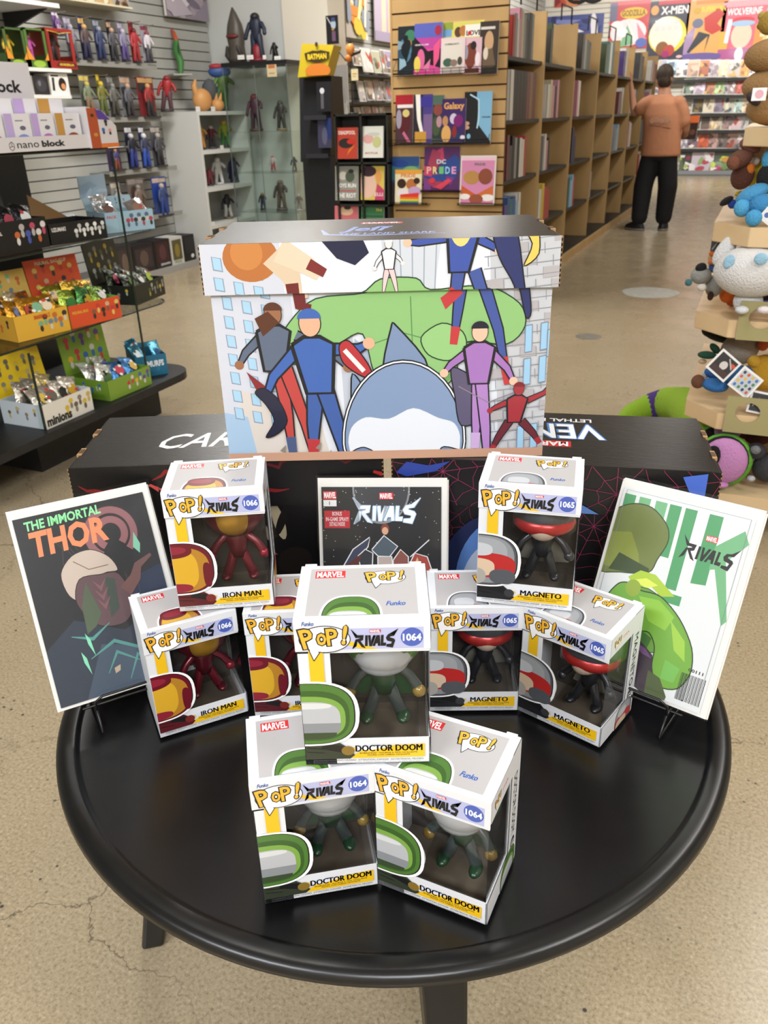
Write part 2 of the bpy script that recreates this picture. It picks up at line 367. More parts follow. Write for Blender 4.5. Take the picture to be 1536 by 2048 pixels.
# ------------------------------------------------------------------ the round table
BLK = noise_mat('black_table_paint', '#0c0c0d', '#111112', 30, .3, (1, 1, 1), 4)
def tab(x, y, z=0.0): v = rot(x, y); return Vector((v.x, v.y, T + z))
tb = thing('round_table', 'low round black table with a raised rim, carrying the whole display', 'table', (*rot(.0033, .907).xy, 0))
MB().lathe([(.0, T-.028), (.41, T-.028), (.428, T-.026), (.438, T-.02), (.443, T-.012), (.442, T-.005), (.438, T-.0008), (.432, T+.0004), (.421, T+.0004), (.4175, T-.0008), (.4155, T-.003), (.413, T-.0042), (.0, T-.0042)], BLK, 128).build('tabletop', tb)
MB().lathe([(.30, T-.085), (.315, T-.085), (.315, T-.028), (.30, T-.028), (.30, T-.085)], BLK, 64).build('apron', tb)
for k in range(4):
    a = radians(191.1 + 90*k - (3 if k == 1 else 0)) + TH
    d = Vector((cos(a), sin(a), 0)); n = Vector((-d.y, d.x, 0)); b0, t0 = d*.388, d*.30
    V = [tuple(b0 + d*i*.017 + n*j*.017) for i, j in ((-1,-1),(1,-1),(1,1),(-1,1))] + [tuple(t0 + d*i*.026 + n*j*.03 + Vector((0,0,T-.03))) for i, j in ((-1,-1),(1,-1),(1,1),(-1,1))]
    MB().add(V, [(0,3,2,1),(4,5,6,7),(0,1,5,4),(1,2,6,5),(2,3,7,6),(3,0,4,7)], BLK).build('leg', tb, bevel=.006)

# ------------------------------------------------------------------ storage cartons
CARD = M('#a9845a', .85); CARDD = M('#5a4430', .9)
GLOSSBLK = noise_mat('black_carton_print', '#101011', '#151516', 40, .28, (1, 14, 1), 4, .12)
def carton(name, label, L, D, Hh, lid, loc, rz, body_mat, lid_mat, front, lidfront, top, group):
    t = thing(name, label, 'storage box', loc, rz, group)
    e = .006
    MB().box((e, e, 0), (L-e, D-e, Hh-.004), body_mat).build('body', t, bevel=.0015)
    lb = MB().box((0, 0, Hh-lid), (L, D, Hh), lid_mat)
    lo = lb.build('lid', t, bevel=.002)
    # corrugated edges and the tuck slots at both ends
    for x0, x1, nm in ((-.0025, .0, 'lid_end_flap'), (L, L+.0025, 'lid_end_flap')):
        mb = MB().box((x0, .004, Hh-lid), (x1, D-.004, Hh-.003), lid_mat)
        fx = x0 - .0003 if x0 < 0 else x1 + .0003
        for k in range(int(lid/.006)):
            mb.box((min(x0, fx), .0035, Hh-lid+.003+k*.006), (max(x1, fx), .0042, Hh-lid+.0055+k*.006), CARD)
        for y in (.28*D, .66*D):
            mb.box((min(x0, x1-.006 if x0 > 0 else x0), y-.012, Hh-.004), (max(x1, x1 if x0 > 0 else x0+.007), y+.014, Hh+.0012), CARD)
            mb.box((min(x0, x0-.004) if x0 > 0 else x0+.001, y-.006, Hh), (x1-.001 if x0 > 0 else x1+.004, y+.008, Hh+.002), CARDD)
        mb.build(nm, t)
    front.build('front_print', t, face(e, e - .0004, 0, 'f'))
    lidfront.build('lid_print', t, face(0, -.0004, Hh-lid, 'f'))
    if top: top[0].build('top_print', t, top[1])
    return t
# the two black cartons underneath
def web(A, x, y, r, c, w, n=9, rings=5):
    for k in range(n):
        a = 2*pi*k/n + .2; A.stroke([(x, y), (x + r*cos(a), y + r*sin(a))], w, c)
    for q in range(1, rings+1):
        rr = r*q/rings; P = []
        for k in range(n+1):
            a = 2*pi*k/n + .2; P.append((x + rr*cos(a), y + rr*sin(a))); P.append((x + rr*.86*cos(a+pi/n), y + rr*.86*sin(a+pi/n)))
        A.stroke(P[:-1], w, c)
BL_, BD, BH, BLID = .4258, .2075, .28, .068
def black_art(kind):
    F, Lf = Art(BL_-.012, BH-BLID, .35), Art(BL_, BLID, .35)
    F.rect(0, 0, F.w, F.h, '#0d0c0e'); Lf.rect(0, 0, Lf.w, Lf.h, '#0e0d0f')
    if kind == 'red':
        rr = random.Random(3)
        for A, n in ((Lf, 12), (F, 26)):
            for k in range(n):
                x, y = rr.random()*A.w, rr.random()*A.h; P = [(x, y)]
                for q in range(5): x += .02*rr.random() - .002; y += .018*(rr.random()-.5); P.append((x, y))
                A.stroke(P, [.001, .004, .006, .005, .003, .0008], rr.choice(['#7d1a1d', '#a82a2c', '#4f1316', '#c9504c']))
        for k in range(9):
            x, y = rr.random()*F.w, rr.random()*F.h; F.ell(x, y, .012+.02*rr.random(), .016+.014*rr.random(), rr.choice(['#2d2419', '#4a3b2a', '#1c1512']), a=rr.random()*3)
        for k in range(7):
            x, y = .2 + .22*rr.random(), rr.random()*F.h; F.ell(x, y, .008, .03, '#b3a68c', 14, a=rr.random()-.5); F.ell(x+.004, y, .006, .024, '#161213', 14, a=rr.random()-.5)
    else:
        for x, y, r in ((.07, .05, .12), (.3, .03, .13), (.19, .06, .06)): web(Lf, x, y, r, '#93305a', .0007)
        web(F, .06, .17, .13, '#7a2344', .0007, 11, 7); web(F, .27, .19, .12, '#93305a', .0007)
        F.ell(.14, .075, .085, .125, '#20294f', 40); F.ell(.152, .085, .07, .11, '#5d86c9', 40); F.ell(.142, .072, .052, .085, '#b9c6dd', 40)
        F.poly([(.09, .03), (.125, .0), (.21, .0), (.25, .06), (.24, .12), (.2, .05), (.15, .02)], '#141a33'); F.ell(.33, .05, .06, .08, '#1d2447', 30); F.ell(.34, .06, .035, .06, '#3c4d94', 30)
        Lf.poly([(.005, .045), (.02, .062), (.05, .058), (.08, .066), (.06, .05), (.02, .04)], '#2e4396')
        Lf.poly([(.34, .0), (.37, .035), (.4, .03), (.41, .005)], '#4157a8'); Lf.poly([(.38, .06), (.41, .066), (.41, .03), (.395, .03)], '#4a6cc9')
        Lf.poly([(.15, 0), (.19, .02), (.24, .022), (.28, .0)], '#5d86c9')
    return F, Lf
tp = Art(BL_, BD, .3)
tp.text('CARNAGE', .108, .06, .058, '#f4f4f2', .27, .012, .45, .03); tp.rect(.203, .15, .28, .172, '#c8262c'); tp.text('MARVEL', .207, .1525, .017, '#f4f4f2', .069, .03)
F, Lf = black_art('red')
carton('storage_box', 'black carton with dark red swirls, supporting the box end above the tilted dark comic', BL_, BD, BH, BLID, tab(-.4268, 1.0105), radians(1.4)+TH, GLOSSBLK, GLOSSBLK, F, Lf, (tp, face(0, 0, BH, 't')), 'cartons standing on the table')
tp = Art(BL_, BD, .3)
tp.text('VENOM', .136, .046, .066, '#4f86cc', .21, .04, -.1); tp.text('VENOM', .139, .05, .06, '#f4f6f8', .2, .015, -.1); tp.text('LETHAL PROTECTOR', .155, .026, .014, '#eeeeee', .17, .02)
tp.rect(.186, .12, .262, .142, '#c8262c'); tp.text('MARVEL', .19, .1225, .017, '#f4f4f2', .068, .03)
F, Lf = black_art('blue')
carton('storage_box', 'black carton with pink web lines, supporting the box end above the tilted green comic', BL_, BD, BH, BLID, tab(.0135, 1.0202), radians(-11.7)+TH, GLOSSBLK, GLOSSBLK, F, Lf, (tp, face(BL_, BD, BH, 'u')), 'cartons standing on the table')

# the white carton with a street scene
def figure(A, x, y, s, top, legs, hair, skin='#d9a98c', boots=None, lean=0.0, arms=((-.32, .02), (.3, .12)), legx=((-.14, -.5), (.16, -.5)), hairl=0):
    """a plain little person without any face"""
    O = '#1a1c22'; w = .006*s/.2; p = lambda u, v: (x + s*(u + lean*v), y + s*v)
    for (u, v) in legx:
        A.stroke([p(0 + u*.25, .02), p(u*.7, v*.5), p(u, v)], [.15*s, .12*s, .07*s], O); A.stroke([p(u*.25, .02), p(u*.7, v*.5), p(u, v)], [.15*s - w, .12*s - w, .07*s - w], legs)
        if boots: A.stroke([p(u*.85, v*.75), p(u, v)], [.1*s, .08*s], boots)
    for (u, v) in arms:
        A.stroke([p(u*.3, .34), p(u*.8, (v+.3)*.5), p(u, v)], [.11*s, .09*s, .06*s], O); A.stroke([p(u*.3, .34), p(u*.8, (v+.3)*.5), p(u, v)], [.11*s - w, .09*s - w, .06*s - w], top); A.ell(*p(u, v), .045*s, .045*s, skin, 14)
    A.outl([p(-.16, .38), p(-.1, .0), p(.1, .0), p(.16, .38), p(.06, .44), p(-.06, .44)], top, w, O, False)
    if hairl: A.ell(*p(-.03, .5 - hairl), .11*s, .13*s + hairl*s, hair, 20)
    A.ell(*p(0, .54), .085*s, .105*s, O, 20); A.ell(*p(0, .54), .078*s, .098*s, skin, 20)
    A.ell(*p(0, .575), .088*s, .075*s, hair, 20, a0=0, a1=pi)
AL, AD, AH, ALID = .436, .23, .284, .0605
def street(w, h, y0):
    A = Art(w, h, .33, .15); A.rect(0, 0, w, h, '#dfe3ea'); A.clip = (0, 0, w, h); q = lambda P: [(x*AL, y*AH - y0) for x, y in P]
    g = lambda x, y: (x*AL, y*AH - y0)
    # house fronts left and right, pale towers in the middle
    A.poly(q([(-.02, 1.1), (.22, 1.1), (.24, .3), (.3, -.1), (-.02, -.1)]), '#cfd2dc'); A.poly(q([(.05, .35), (.28, .28), (.33, -.1), (.06, -.1)]), '#d8cfc6')
    A.poly(q([(-.02, .25), (.07, .22), (.1, -.1), (-.02, -.1)]), '#a7c3dd')
    for k in range(3): A.poly(q([(.36+.045*k, .68-.1*k), (.4+.045*k, .62-.1*k), (.41+.045*k, 0), (.37+.045*k, 0)]), ('#c3c8d2', '#aebccf', '#d3d6dd')[k])
    for i in range(9):
        for j in range(3):
            x, y = .03 + .055*j, .95 - .085*i - .02*j
            A.poly(q([(x, y), (x+.028, y-.008), (x+.03, y-.066), (x+.002, y-.058)]), '#8d9aae'); A.poly(q([(x+.003, y-.003), (x+.025, y-.01), (x+.027, y-.06), (x+.005, y-.053)]), '#a9cfe6')
    A.poly(q([(.5, 1.1), (.68, 1.1), (.64, .66), (.52, .7)]), '#ced3da')
    for k in range(5): A.stroke(q([(.52+.035*k, 1.1), (.53+.03*k, .68)]), .0016, '#9fa9b8')
    A.poly(q([(.8, 1.1), (1.02, 1.1), (1.02, -.1), (.84, -.1)]), '#c4c6ca')
    for i in range(22):
        y = 1.02 - .05*i
        A.stroke(q([(.79, y), (1.02, y+.035)]), .0009, '#8f9299')
        for j in range(5):
            x = .8 + .045*j + .02*(i % 2)
            A.stroke(q([(x, y+.004), (x+.002, y-.04)]), .0009, '#8f9299')
            if (i*3 + j*5) % 4 == 0: A.poly(q([(x, y+.003), (x+.045, y+.009), (x+.046, y-.035), (x+.001, y-.043)]), '#b3aeb0')
    for i, (x, y) in enumerate([(.9, .62), (.945, .63), (.9, .47), (.945, .48), (.89, .15), (.93, .16), (.965, .6)]):
        A.poly(q([(x, y), (x+.022, y+.006), (x+.024, y-.12), (x+.002, y-.126)]), '#7d8899'); A.poly(q([(x+.003, y-.004), (x+.02, y+.001), (x+.022, y-.115), (x+.004, y-.12)]), '#9cc7e4')
    # big soft green shape behind, plain outline
    G = q([(.17, .53), (.22, .66), (.3, .76), (.44, .78), (.5, .84), (.6, .84), (.64, .79), (.78, .8), (.88, .72), (.9, .62), (.85, .54), (.72, .55), (.7, .4), (.62, .3), (.52, .3), (.46, .42), (.43, .6), (.36, .56), (.28, .5), (.22, .47)])
    A.outl(G, '#8fbf78', .0016, '#23402a'); A.poly(q([(.46, .42), (.52, .3), (.62, .3), (.7, .4), (.66, .42), (.56, .36)]), '#6fa060')
    A.stroke(q([(.57, .76), (.575, .5)]), .0014, '#5d8f55'); A.stroke(q([(.45, .55), (.55, .6), (.66, .55)]), .0014, '#5d8f55')
    A.outl(q([(.6, .58), (.66, .64), (.72, .6), (.73, .52), (.68, .47), (.62, .5)]), '#97c780', .0016, '#23402a')
    # round things and people around it
    A.ell(*g(.14, .94), .06*AL*1.3, .1*AH, '#b9713a', 26); A.ell(*g(.13, .96), .045*AL, .07*AH, '#cb8446', 26)
    A.stroke(q([(.2, .95), (.25, .86), (.26, .76)]), [.03, .024, .016], '#d9c3a6'); A.stroke(q([(.25, .83), (.255, .73), (.285, .72)]), [.016, .015, .009], '#6f2426')
    A.stroke(q([(.22, .97), (.3, .9), (.33, .86)]), [.03, .022, .014], '#e0cdb2'); A.stroke(q([(.3, .91), (.345, .87)]), [.014, .011], '#7d2a2a')
    A.poly(q([(.33, 1.02), (.45, 1.02), (.47, .95), (.43, .9), (.38, .93)]), '#1c2140')
    figure(A, *g(.525, .88), .055, '#e9e4e6', '#e8c9c8', '#f2eef0', '#eedfdc')
    figure(A, *g(.72, .86), .12, '#3e55a5', '#43579c', '#ecd27e', '#e6bfa2', '#c23a3f', .1, ((-.55, .3), (.38, .2)), ((-.02, -.75), (.62, -1.2)), .06)
    A.poly(q([(.655, .75), (.7, .8), (.72, .77), (.67, .7)]), '#c23a3f')
    A.outl(q([(.81, 1.05), (.87, 1.05), (.9, .84), (.915, .68), (.9, .66), (.875, .8), (.83, .92)]), '#2c3567', .0016)
    A.outl(q([(.885, 1.05), (.93, 1.05), (.94, .93), (.9, .88), (.92, .97)]), '#e6c860', .0014)
    figure(A, *g(.165, .44), .135, '#5f6b80', '#c04642', '#5a3322', '#9b6a4a', '#4a5a80', .05, ((-.34, .06), (.7, .02)), ((.16, -.9), (.42, -1.1)))
    A.poly(q([(.14, .6), (.12, .68), (.16, .71), (.19, .66)]), '#5a3322'); A.poly(q([(.08, .44), (.14, .36), (.12, .3)]), '#8a2b2c')
    figure(A, *g(.295, .33), .17, '#4166b0', '#3f5fa3', '#4166b0', '#e0b090', '#b8343a', -.08, ((-.42, -.02), (.42, .38)), ((-.12, -.5), (.18, -.86)))
    A.outl(q([(.36, .55), (.39, .57), (.44, .47), (.455, .4), (.42, .41), (.37, .47)]), '#b8343a', .0016); A.stroke(q([(.375, .53), (.43, .43)]), .006, '#e7e4e2')
    A.outl(q([(.1, .34), (.13, .36), (.17, .3), (.19, .2), (.16, .14), (.12, .12), (.15, .2), (.13, .28)]), '#23243a', .0014)
    # big grey-blue dome with a pale lower half
    A.outl(q([(.39, .0), (.36, .1), (.385, .26), (.395, .42), (.43, .3)]), '#7d92b3', .002)
    dome = [(.545 + .182*cos(t), .08 + (.385 if sin(t) > 0 else .2)*sin(t)) for t in [2*pi*k/44 for k in range(44)]]
    A.outl(q([(.49, .4), (.512, .62), (.53, .63), (.62, .44)]), '#7d92b3', .0022)
    D = q(dome); A.stroke(D + [D[0]], .009, '#15171c'); A.stroke(D + [D[0]], .0055, '#f3f4f6'); A.poly(D, '#8499bb')
    A.outl(q([(.385, .16), (.43, .21), (.5, .2), (.575, .25), (.65, .2), (.7, .17), (.718, .08), (.68, -.06), (.42, -.06), (.375, .06)]), '#e3e7ee', .0006, '#aeb9cb')
    A.stroke(D + [D[0]], .0016, '#15171c')
    A.outl(q([(.38, .03), (.42, .06), (.46, .02), (.45, -.05), (.38, -.05)]), '#7488ab', .0016); A.outl(q([(.66, .05), (.71, .04), (.76, .01), (.7, -.05), (.65, -.05)]), '#7488ab', .0016)
    A.outl(q([(.69, .44), (.77, .36), (.79, .2), (.72, .16), (.7, .3)]), '#5d5672', .0016)
    figure(A, *g(.77, .36), .125, '#a575b8', '#b183c2', '#1f2030', '#e7bfa4', '#c9a9d6', 0, ((-.36, .12), (.36, .02)), ((-.02, -.72), (.12, -.98)))
    A.stroke(q([(.71, .35), (.8, .27), (.9, .33)]), .0014, '#8d7f8c')
    figure(A, *g(.88, .17), .085, '#a23038', '#6b2630', '#7d2128', '#a23038', '#a23038', .1, ((-.4, .2), (.5, .62)), ((-.3, -.5), (.46, -.36)))
    for x, y in ((.27, .06), (.3, .02), (.16, .05)): A.poly(q([(x, y), (x+.02, y+.03), (x+.015, y-.01)]), '#8d8478')
    A.rect(0, -.01 - y0, w, .012 - y0, '#c69a80')
    return A
tp = Art(AL, AD, .3); tp.marvel(.19, .165, .058, .016)
tp.text('Jeff', .165, .075, .06, '#7f97d8', .07, .03, .3); tp.text('THE LAND SHARK', .165, .055, .016, '#8fa5e0', .125, .02, .2)
tp.stroke([(.14, .11), (.15, .06), (.2, .045), (.3, .05)], [.002, .01, .008, .002], '#8fa5e0')
PALE = M('#c9ccd2', .4)
wc = carton('storage_box', 'big pale carton printed with a busy city street scene, standing on two black cartons', AL, AD, AH, ALID, tab(-.214, 1.0145, BH+.0006), radians(-1.2)+TH, PALE, GLOSSBLK, street(AL-.012, AH-ALID, 0), street(AL, ALID, AH-ALID), (tp, face(0, 0, AH, 't')), None)

# ------------------------------------------------------------------ comics on wire stands
WIRE = M('#0d0d0d', .35)
CW, CHT = .177, .262
def comic(label, bl, yaw, lean, art, zz=.0305):
    t = thing('comic_book', label, 'comic book', tab(bl[0], bl[1], zz), yaw + TH); t.rotation_mode = 'XYZ'; t.rotation_euler = (-lean, 0, yaw + TH)
    MB().box((0, .0004, 0), (CW, .0022, CHT), M('#e9e7e1', .6)).box((.001, .0024, 0), (CW+.002, .0042, CHT-.003), M('#dedbd2', .6)).build('backing_board', t)
    art.build('cover', t, face(.005, -.0012, .004, 'f'))
    mb = MB().box((-.002, -.0026, -.001), (CW+.003, -.0022, CHT+.004), BAG)
    mb.build('plastic_sleeve', t)
    return t
def easel(label, x, y, yaw):
    t = thing('wire_easel', label, 'display stand', tab(x, y), yaw + TH); r = .0017
    for sx in (.045, .135):
        MB().tube([(sx, -.03, r), (sx, -.014, .0262), (sx, .012, .0262), (sx, .106, .176)], r, WIRE, 8).tube([(sx, -.03, r), (sx, .09, r)], r, WIRE, 8).build('side_wire', t)
    MB().tube([(.045, -.014, .0262), (.045, -.016, .04), (.055, -.016, .046), (.125, -.016, .046), (.135, -.016, .04), (.135, -.014, .0262)], r, WIRE, 8).build('front_lip', t)
    MB().tube([(.03, -.004, .0262), (.15, -.004, .0262)], r, WIRE, 8).build('ledge_bar', t)
    MB().tube([(.045, .09, r), (.135, .09, r)], r, WIRE, 8).tube([(.045, .106, .176), (.135, .106, .176)], r, WIRE, 8).tube([(.09, .107, .176), (.09, .125, r)], r, WIRE, 8).build('back_brace', t)
    return t
w_, h_ = .164, .246
A = Art(w_, h_, .5); A.rect(0, 0, w_, h_, '#15161b'); A.clip = (0, 0, w_, h_); s = lambda *P: [(x*w_, y*h_) for x, y in P]
A.poly(s((0, 0), (1, 0), (1, .4), (.6, .3), (.25, .42), (0, .3)), '#27303f'); A.poly(s((.2, 0), (.75, 0), (.7, .2), (.4, .26)), '#3d4c5e'); A.poly(s((.7, .55), (1, .6), (1, .2), (.8, .35)), '#1b2a45')
for k in range(9): A.stroke(s((.15+.08*k, .95-.05*k), (.3+.06*k, .8-.05*k), (.25+.07*k, .62-.04*k)), .0006, '#4d4540')
for cx, cy, rr in ((.68, .82, .17), (.68, .82, .1)):
    P = [(cx*w_ + rr*w_*1.05*cos(t), cy*h_ + rr*h_*.75*sin(t)) for t in [k*.2-.9 for k in range(26)]]; A.stroke(P, .012, '#2e1d1f'); A.stroke(P, .009, '#8d5c60')
A.outl(s((.26, .55), (.24, .67), (.35, .75), (.5, .76), (.62, .7), (.66, .62), (.55, .62), (.48, .55), (.36, .5)), '#c3b2a3', .001, '#2b1e20'); A.stroke(s((.35, .72), (.45, .66), (.6, .66)), .001, '#6b5148')
A.outl(s((.3, .5), (.36, .62), (.52, .62), (.66, .6), (.72, .44), (.62, .34), (.42, .36)), '#5c4247', .001, '#1d1417'); A.poly(s((.33, .48), (.4, .6), (.46, .42), (.4, .36), (.32, .33)), '#4c5a44'); A.poly(s((.55, .6), (.62, .58), (.6, .42), (.52, .38)), '#37453c')
for k in range(3): A.poly(s((.45, .6-.05*k), (.5, .56-.05*k), (.56, .6-.05*k), (.5, .53-.05*k)), '#7d5257')
A.stroke(s((.68, .5), (.78, .56), (.82, .62), (.94, .66)), [.018, .014, .01, .004], '#6d4a47'); A.poly(s((.82, .72), (.85, .8), (.88, .73), (.86, .68)), '#7fc5a6')
for P in (((.3, .2), (.5, .26), (.7, .18), (.82, .3)), ((.55, .04), (.65, .16), (.75, .06)), ((.7, .1), (.86, .22), (.92, .36)), ((.4, .1), (.5, .2), (.66, .12)), ((.2, .34), (.35, .3), (.5, .36))): A.stroke(s(*P), [.001] + [.005]*(len(P)-2) + [.001], '#4f8f86')
for x, y in ((.24, .18), (.3, .27)): A.poly(s((x, y+.07), (x+.03, y+.03), (x+.04, y-.06), (x+.005, y+.01)), '#7fd1ab')
A.poly(s((.45, .12), (.5, .13), (.49, .1), (.45, .09)), '#b7a58a')
A.text('THE IMMORTAL', .012, .2275, .0125, '#8fe6a0', .094, .03, .1, .03); A.text('THOR', .014, .192, .034, '#f08a5c', .094, .04, .12, .02)
easel('black wire easel behind the small boxes, carrying the dark comic', -.42, .838, radians(27.7)).location = tab(-.4205, .8075)
comic('dark comic of a hunched figure with curled horns, tilted on a wire easel', (-.4205, .8075), radians(27.7), radians(28), A)
A = Art(w_, h_, .5); A.rect(0, 0, w_, h_, '#1a1a1c'); A.clip = (0, 0, w_, h_); rr = random.Random(5)
A.ell(.5*w_, .99*h_, .24*w_, .2*h_, '#8a8a8e', 40); A.ell(.5*w_, .99*h_, .225*w_, .187*h_, '#3b3b3f', 40)
for k in range(90): A.ell(rr.random()*w_, h_*(.45 + .55*rr.random()), .0006, .0006, '#e3e6ea', 6)
A.rect(.015*w_, .93*h_, .125*w_, .975*h_, '#d8262c'); A.text('MARVEL', .022*w_, .936*h_, .0085, '#ffffff', .0165, .03); A.rect(.015*w_, .89*h_, .125*w_, .926*h_, '#f2f2f0'); A.text('1', .063*w_, .898*h_, .005, '#111111')
A.rect(.02*w_, .765*h_, .235*w_, .865*h_, '#c02230')
for t, y, ww in (('BONUS', .836, .08), ('IN-GAME SPRAY!', .805, .19), ('DETAILS INSIDE!', .777, .13)): A.text(t, (.1275 - ww/2)*w_, y*h_, .0058, '#f6dfe0', ww*w_, .02)
A.marvel(.485*w_, .93*h_, .115*w_, .038*h_)
A.rivals(.262*w_, .808*h_, .565*w_, .105*h_, '#a9c8e6', grow=.0022); A.rivals(.262*w_, .808*h_, .565*w_, .105*h_, '#eef4fa', grow=.0004)
def slab(P, c, o='#e8e8ea'): A.stroke(P + [P[0]], .003, o); A.poly(P, c)
slab(s((.14, .5), (.26, .64), (.4, .71), (.38, .66), (.27, .56)), '#3a4158'); slab(s((.3, .6), (.36, .64), (.42, .62), (.41, .5), (.33, .52)), '#2e3238'); A.poly(s((.2, .55), (.33, .62), (.3, .55)), '#5c2a26')
slab(s((.42, .64), (.52, .72), (.63, .66), (.56, .6), (.48, .6)), '#4d5a66'); slab(s((.47, .6), (.58, .6), (.6, .46), (.47, .46)), '#b9aaa2'); A.ell(.53*w_, .76*h_, .035*w_, .032*h_, '#7a3f2c'); A.ell(.53*w_, .75*h_, .026*w_, .022*h_, '#d6a486')
slab(s((.6, .58), (.66, .64), (.72, .6), (.72, .5), (.6, .52)), '#8a5148'); slab(s((.7, .5), (.78, .62), (.88, .6), (.92, .52), (.84, .42)), '#a5473c'); A.poly(s((.74, .5), (.8, .6), (.84, .52)), '#d8b77c'); A.stroke(s((.74, .6), (.9, .7)), .0015, '#dfe3ea')
slab(s((.32, .5), (.46, .54), (.48, .42), (.3, .42)), '#4a525e'); A.ell(.4*w_, .5*h_, .05*w_, .05*h_, '#8d98a6'); A.ell(.4*w_, .475*h_, .035*w_, .028*h_, '#c9977c')
A.poly(s((.46, .5), (.6, .52), (.74, .44), (.5, .42)), '#8f2630'); P = [(.66*w_ + .07*w_*cos(k*.2), .42*h_ + .06*h_*sin(k*.2)) for k in range(16)]; A.stroke(P, .006, '#dfe6ee')
comic('bagged comic with a starry black cover, leaning upright in the middle of the display', (-.094, .945), radians(-4), radians(14), A, .002)
A = Art(w_, h_, .45); A.rect(0, 0, w_, h_, '#dfe2e2'); A.clip = (0, 0, w_, h_); dg, lg = '#4d9a63', '#6fb07c'
for k, x in enumerate((.02, .14, .27, .38, .5)): A.poly(s((x, .97), (x+.09, .97), (x+.095, .55 if k == 4 else .7), (x+.01, .55 if k == 4 else .7)), (dg, lg, lg, dg, dg)[k])
A.poly(s((.47, .53), (.65, .53), (.65, .48), (.47, .48)), dg); A.poly(s((.68, .97), (.78, .97), (.79, .62), (.68, .61)), dg)
A.poly(s((.78, .82), (.95, .93), (1.0, .87), (.88, .76), (1.0, .48), (.97, .45), (.82, .71), (.78, .7)), lg)
A.outl(s((-.05, .83), (.08, .92), (.25, .93), (.4, .86), (.44, .78), (.4, .68), (.36, .6), (.15, .56), (-.05, .55)), '#6d7a3e', .0012, '#2b3418'); A.poly(s((-.05, .75), (.15, .78), (.25, .68), (.3, .58), (-.05, .57)), '#85903f'); A.poly(s((.1, .66), (.36, .62), (.36, .58), (.05, .56)), '#3a4a2a')
A.poly(s((.22, .55), (.3, .6), (.42, .6), (.6, .52), (.5, .5), (.4, .54), (.3, .5)), '#a9c63a'); A.poly(s((.26, .54), (.36, .57), (.46, .55), (.38, .52)), '#d8e45c')
A.outl(s((.16, .46), (.4, .52), (.62, .42), (.62, .24), (.42, .2), (.28, .28)), '#67983a', .001, '#24381c'); A.outl(s((.1, .42), (.16, .5), (.24, .52), (.34, .5), (.5, .5), (.68, .42), (.82, .3), (.86, .18), (.8, .08), (.66, .06), (.58, .14), (.56, .24), (.5, .3), (.44, .3), (.38, .26), (.3, .3), (.26, .36), (.14, .38)), '#6fa53a', .0014, '#24381c')
A.poly(s((.34, .47), (.5, .48), (.64, .42), (.6, .34), (.46, .36)), '#8cbf3f'); A.poly(s((.62, .4), (.76, .32), (.8, .22), (.7, .26)), '#9ac545'); A.poly(s((.66, .2), (.78, .18), (.76, .1), (.66, .1)), '#74b552'); A.poly(s((.38, .26), (.44, .3), (.52, .28), (.5, .2)), '#3f6a30')
A.ell(.28*w_, .5*h_, .06*w_, .045*h_, '#8fa63a', 20); A.poly(s((.3, .32), (.42, .26), (.56, .2), (.6, .1), (.62, -.02), (.46, .02), (.4, .12), (.3, .1)), '#3a2f3a'); A.poly(s((.56, .12), (.66, .1), (.74, .02), (.72, -.06), (.58, -.04)), '#4d5a35'); A.poly(s((.38, .24), (.5, .22), (.56, .18), (.48, .19)), '#6d4a78')
A.rivals(.54*w_, .735*h_, .42*w_, .085*h_, '#141414', -.02); A.marvel(.7*w_, .835*h_, .085*w_, .03*h_)
A.text('INCREDIBLE', .03*w_, .095*h_, .008, '#79b845', .055, .03, a=0); A.text('HULK', .08*w_, .03*h_, .017, '#2e5a2c', .058, .05); A.text('HULK', .085*w_, .033*h_, .015, '#6fae48', .054, .03)
x = .8*w_
for k in range(24):
    ww = (.0006, .0011, .0016)[(k*7) % 3]; A.rect(x, .03*h_, x + ww*.6, .17*h_, '#222222'); x += ww*.6 + .0006
A.rect(.85*w_, .03*h_, .86*w_, .036*h_, '#222222'); A.text('00111', .84*w_, .185*h_, .004, '#222222', .018)
A.stroke(s((.03, .03), (.03, .99), (.97, .99), (.97, .03)), .0005, '#8f9696')
easel('black wire easel at the table edge, carrying the green and white comic', .26, .9, radians(-38.5)).location = tab(.244, .870)
comic('white comic with heavy green brush shapes, tilted on a wire easel', (.244, .870), radians(-38.5), radians(25.5), A)

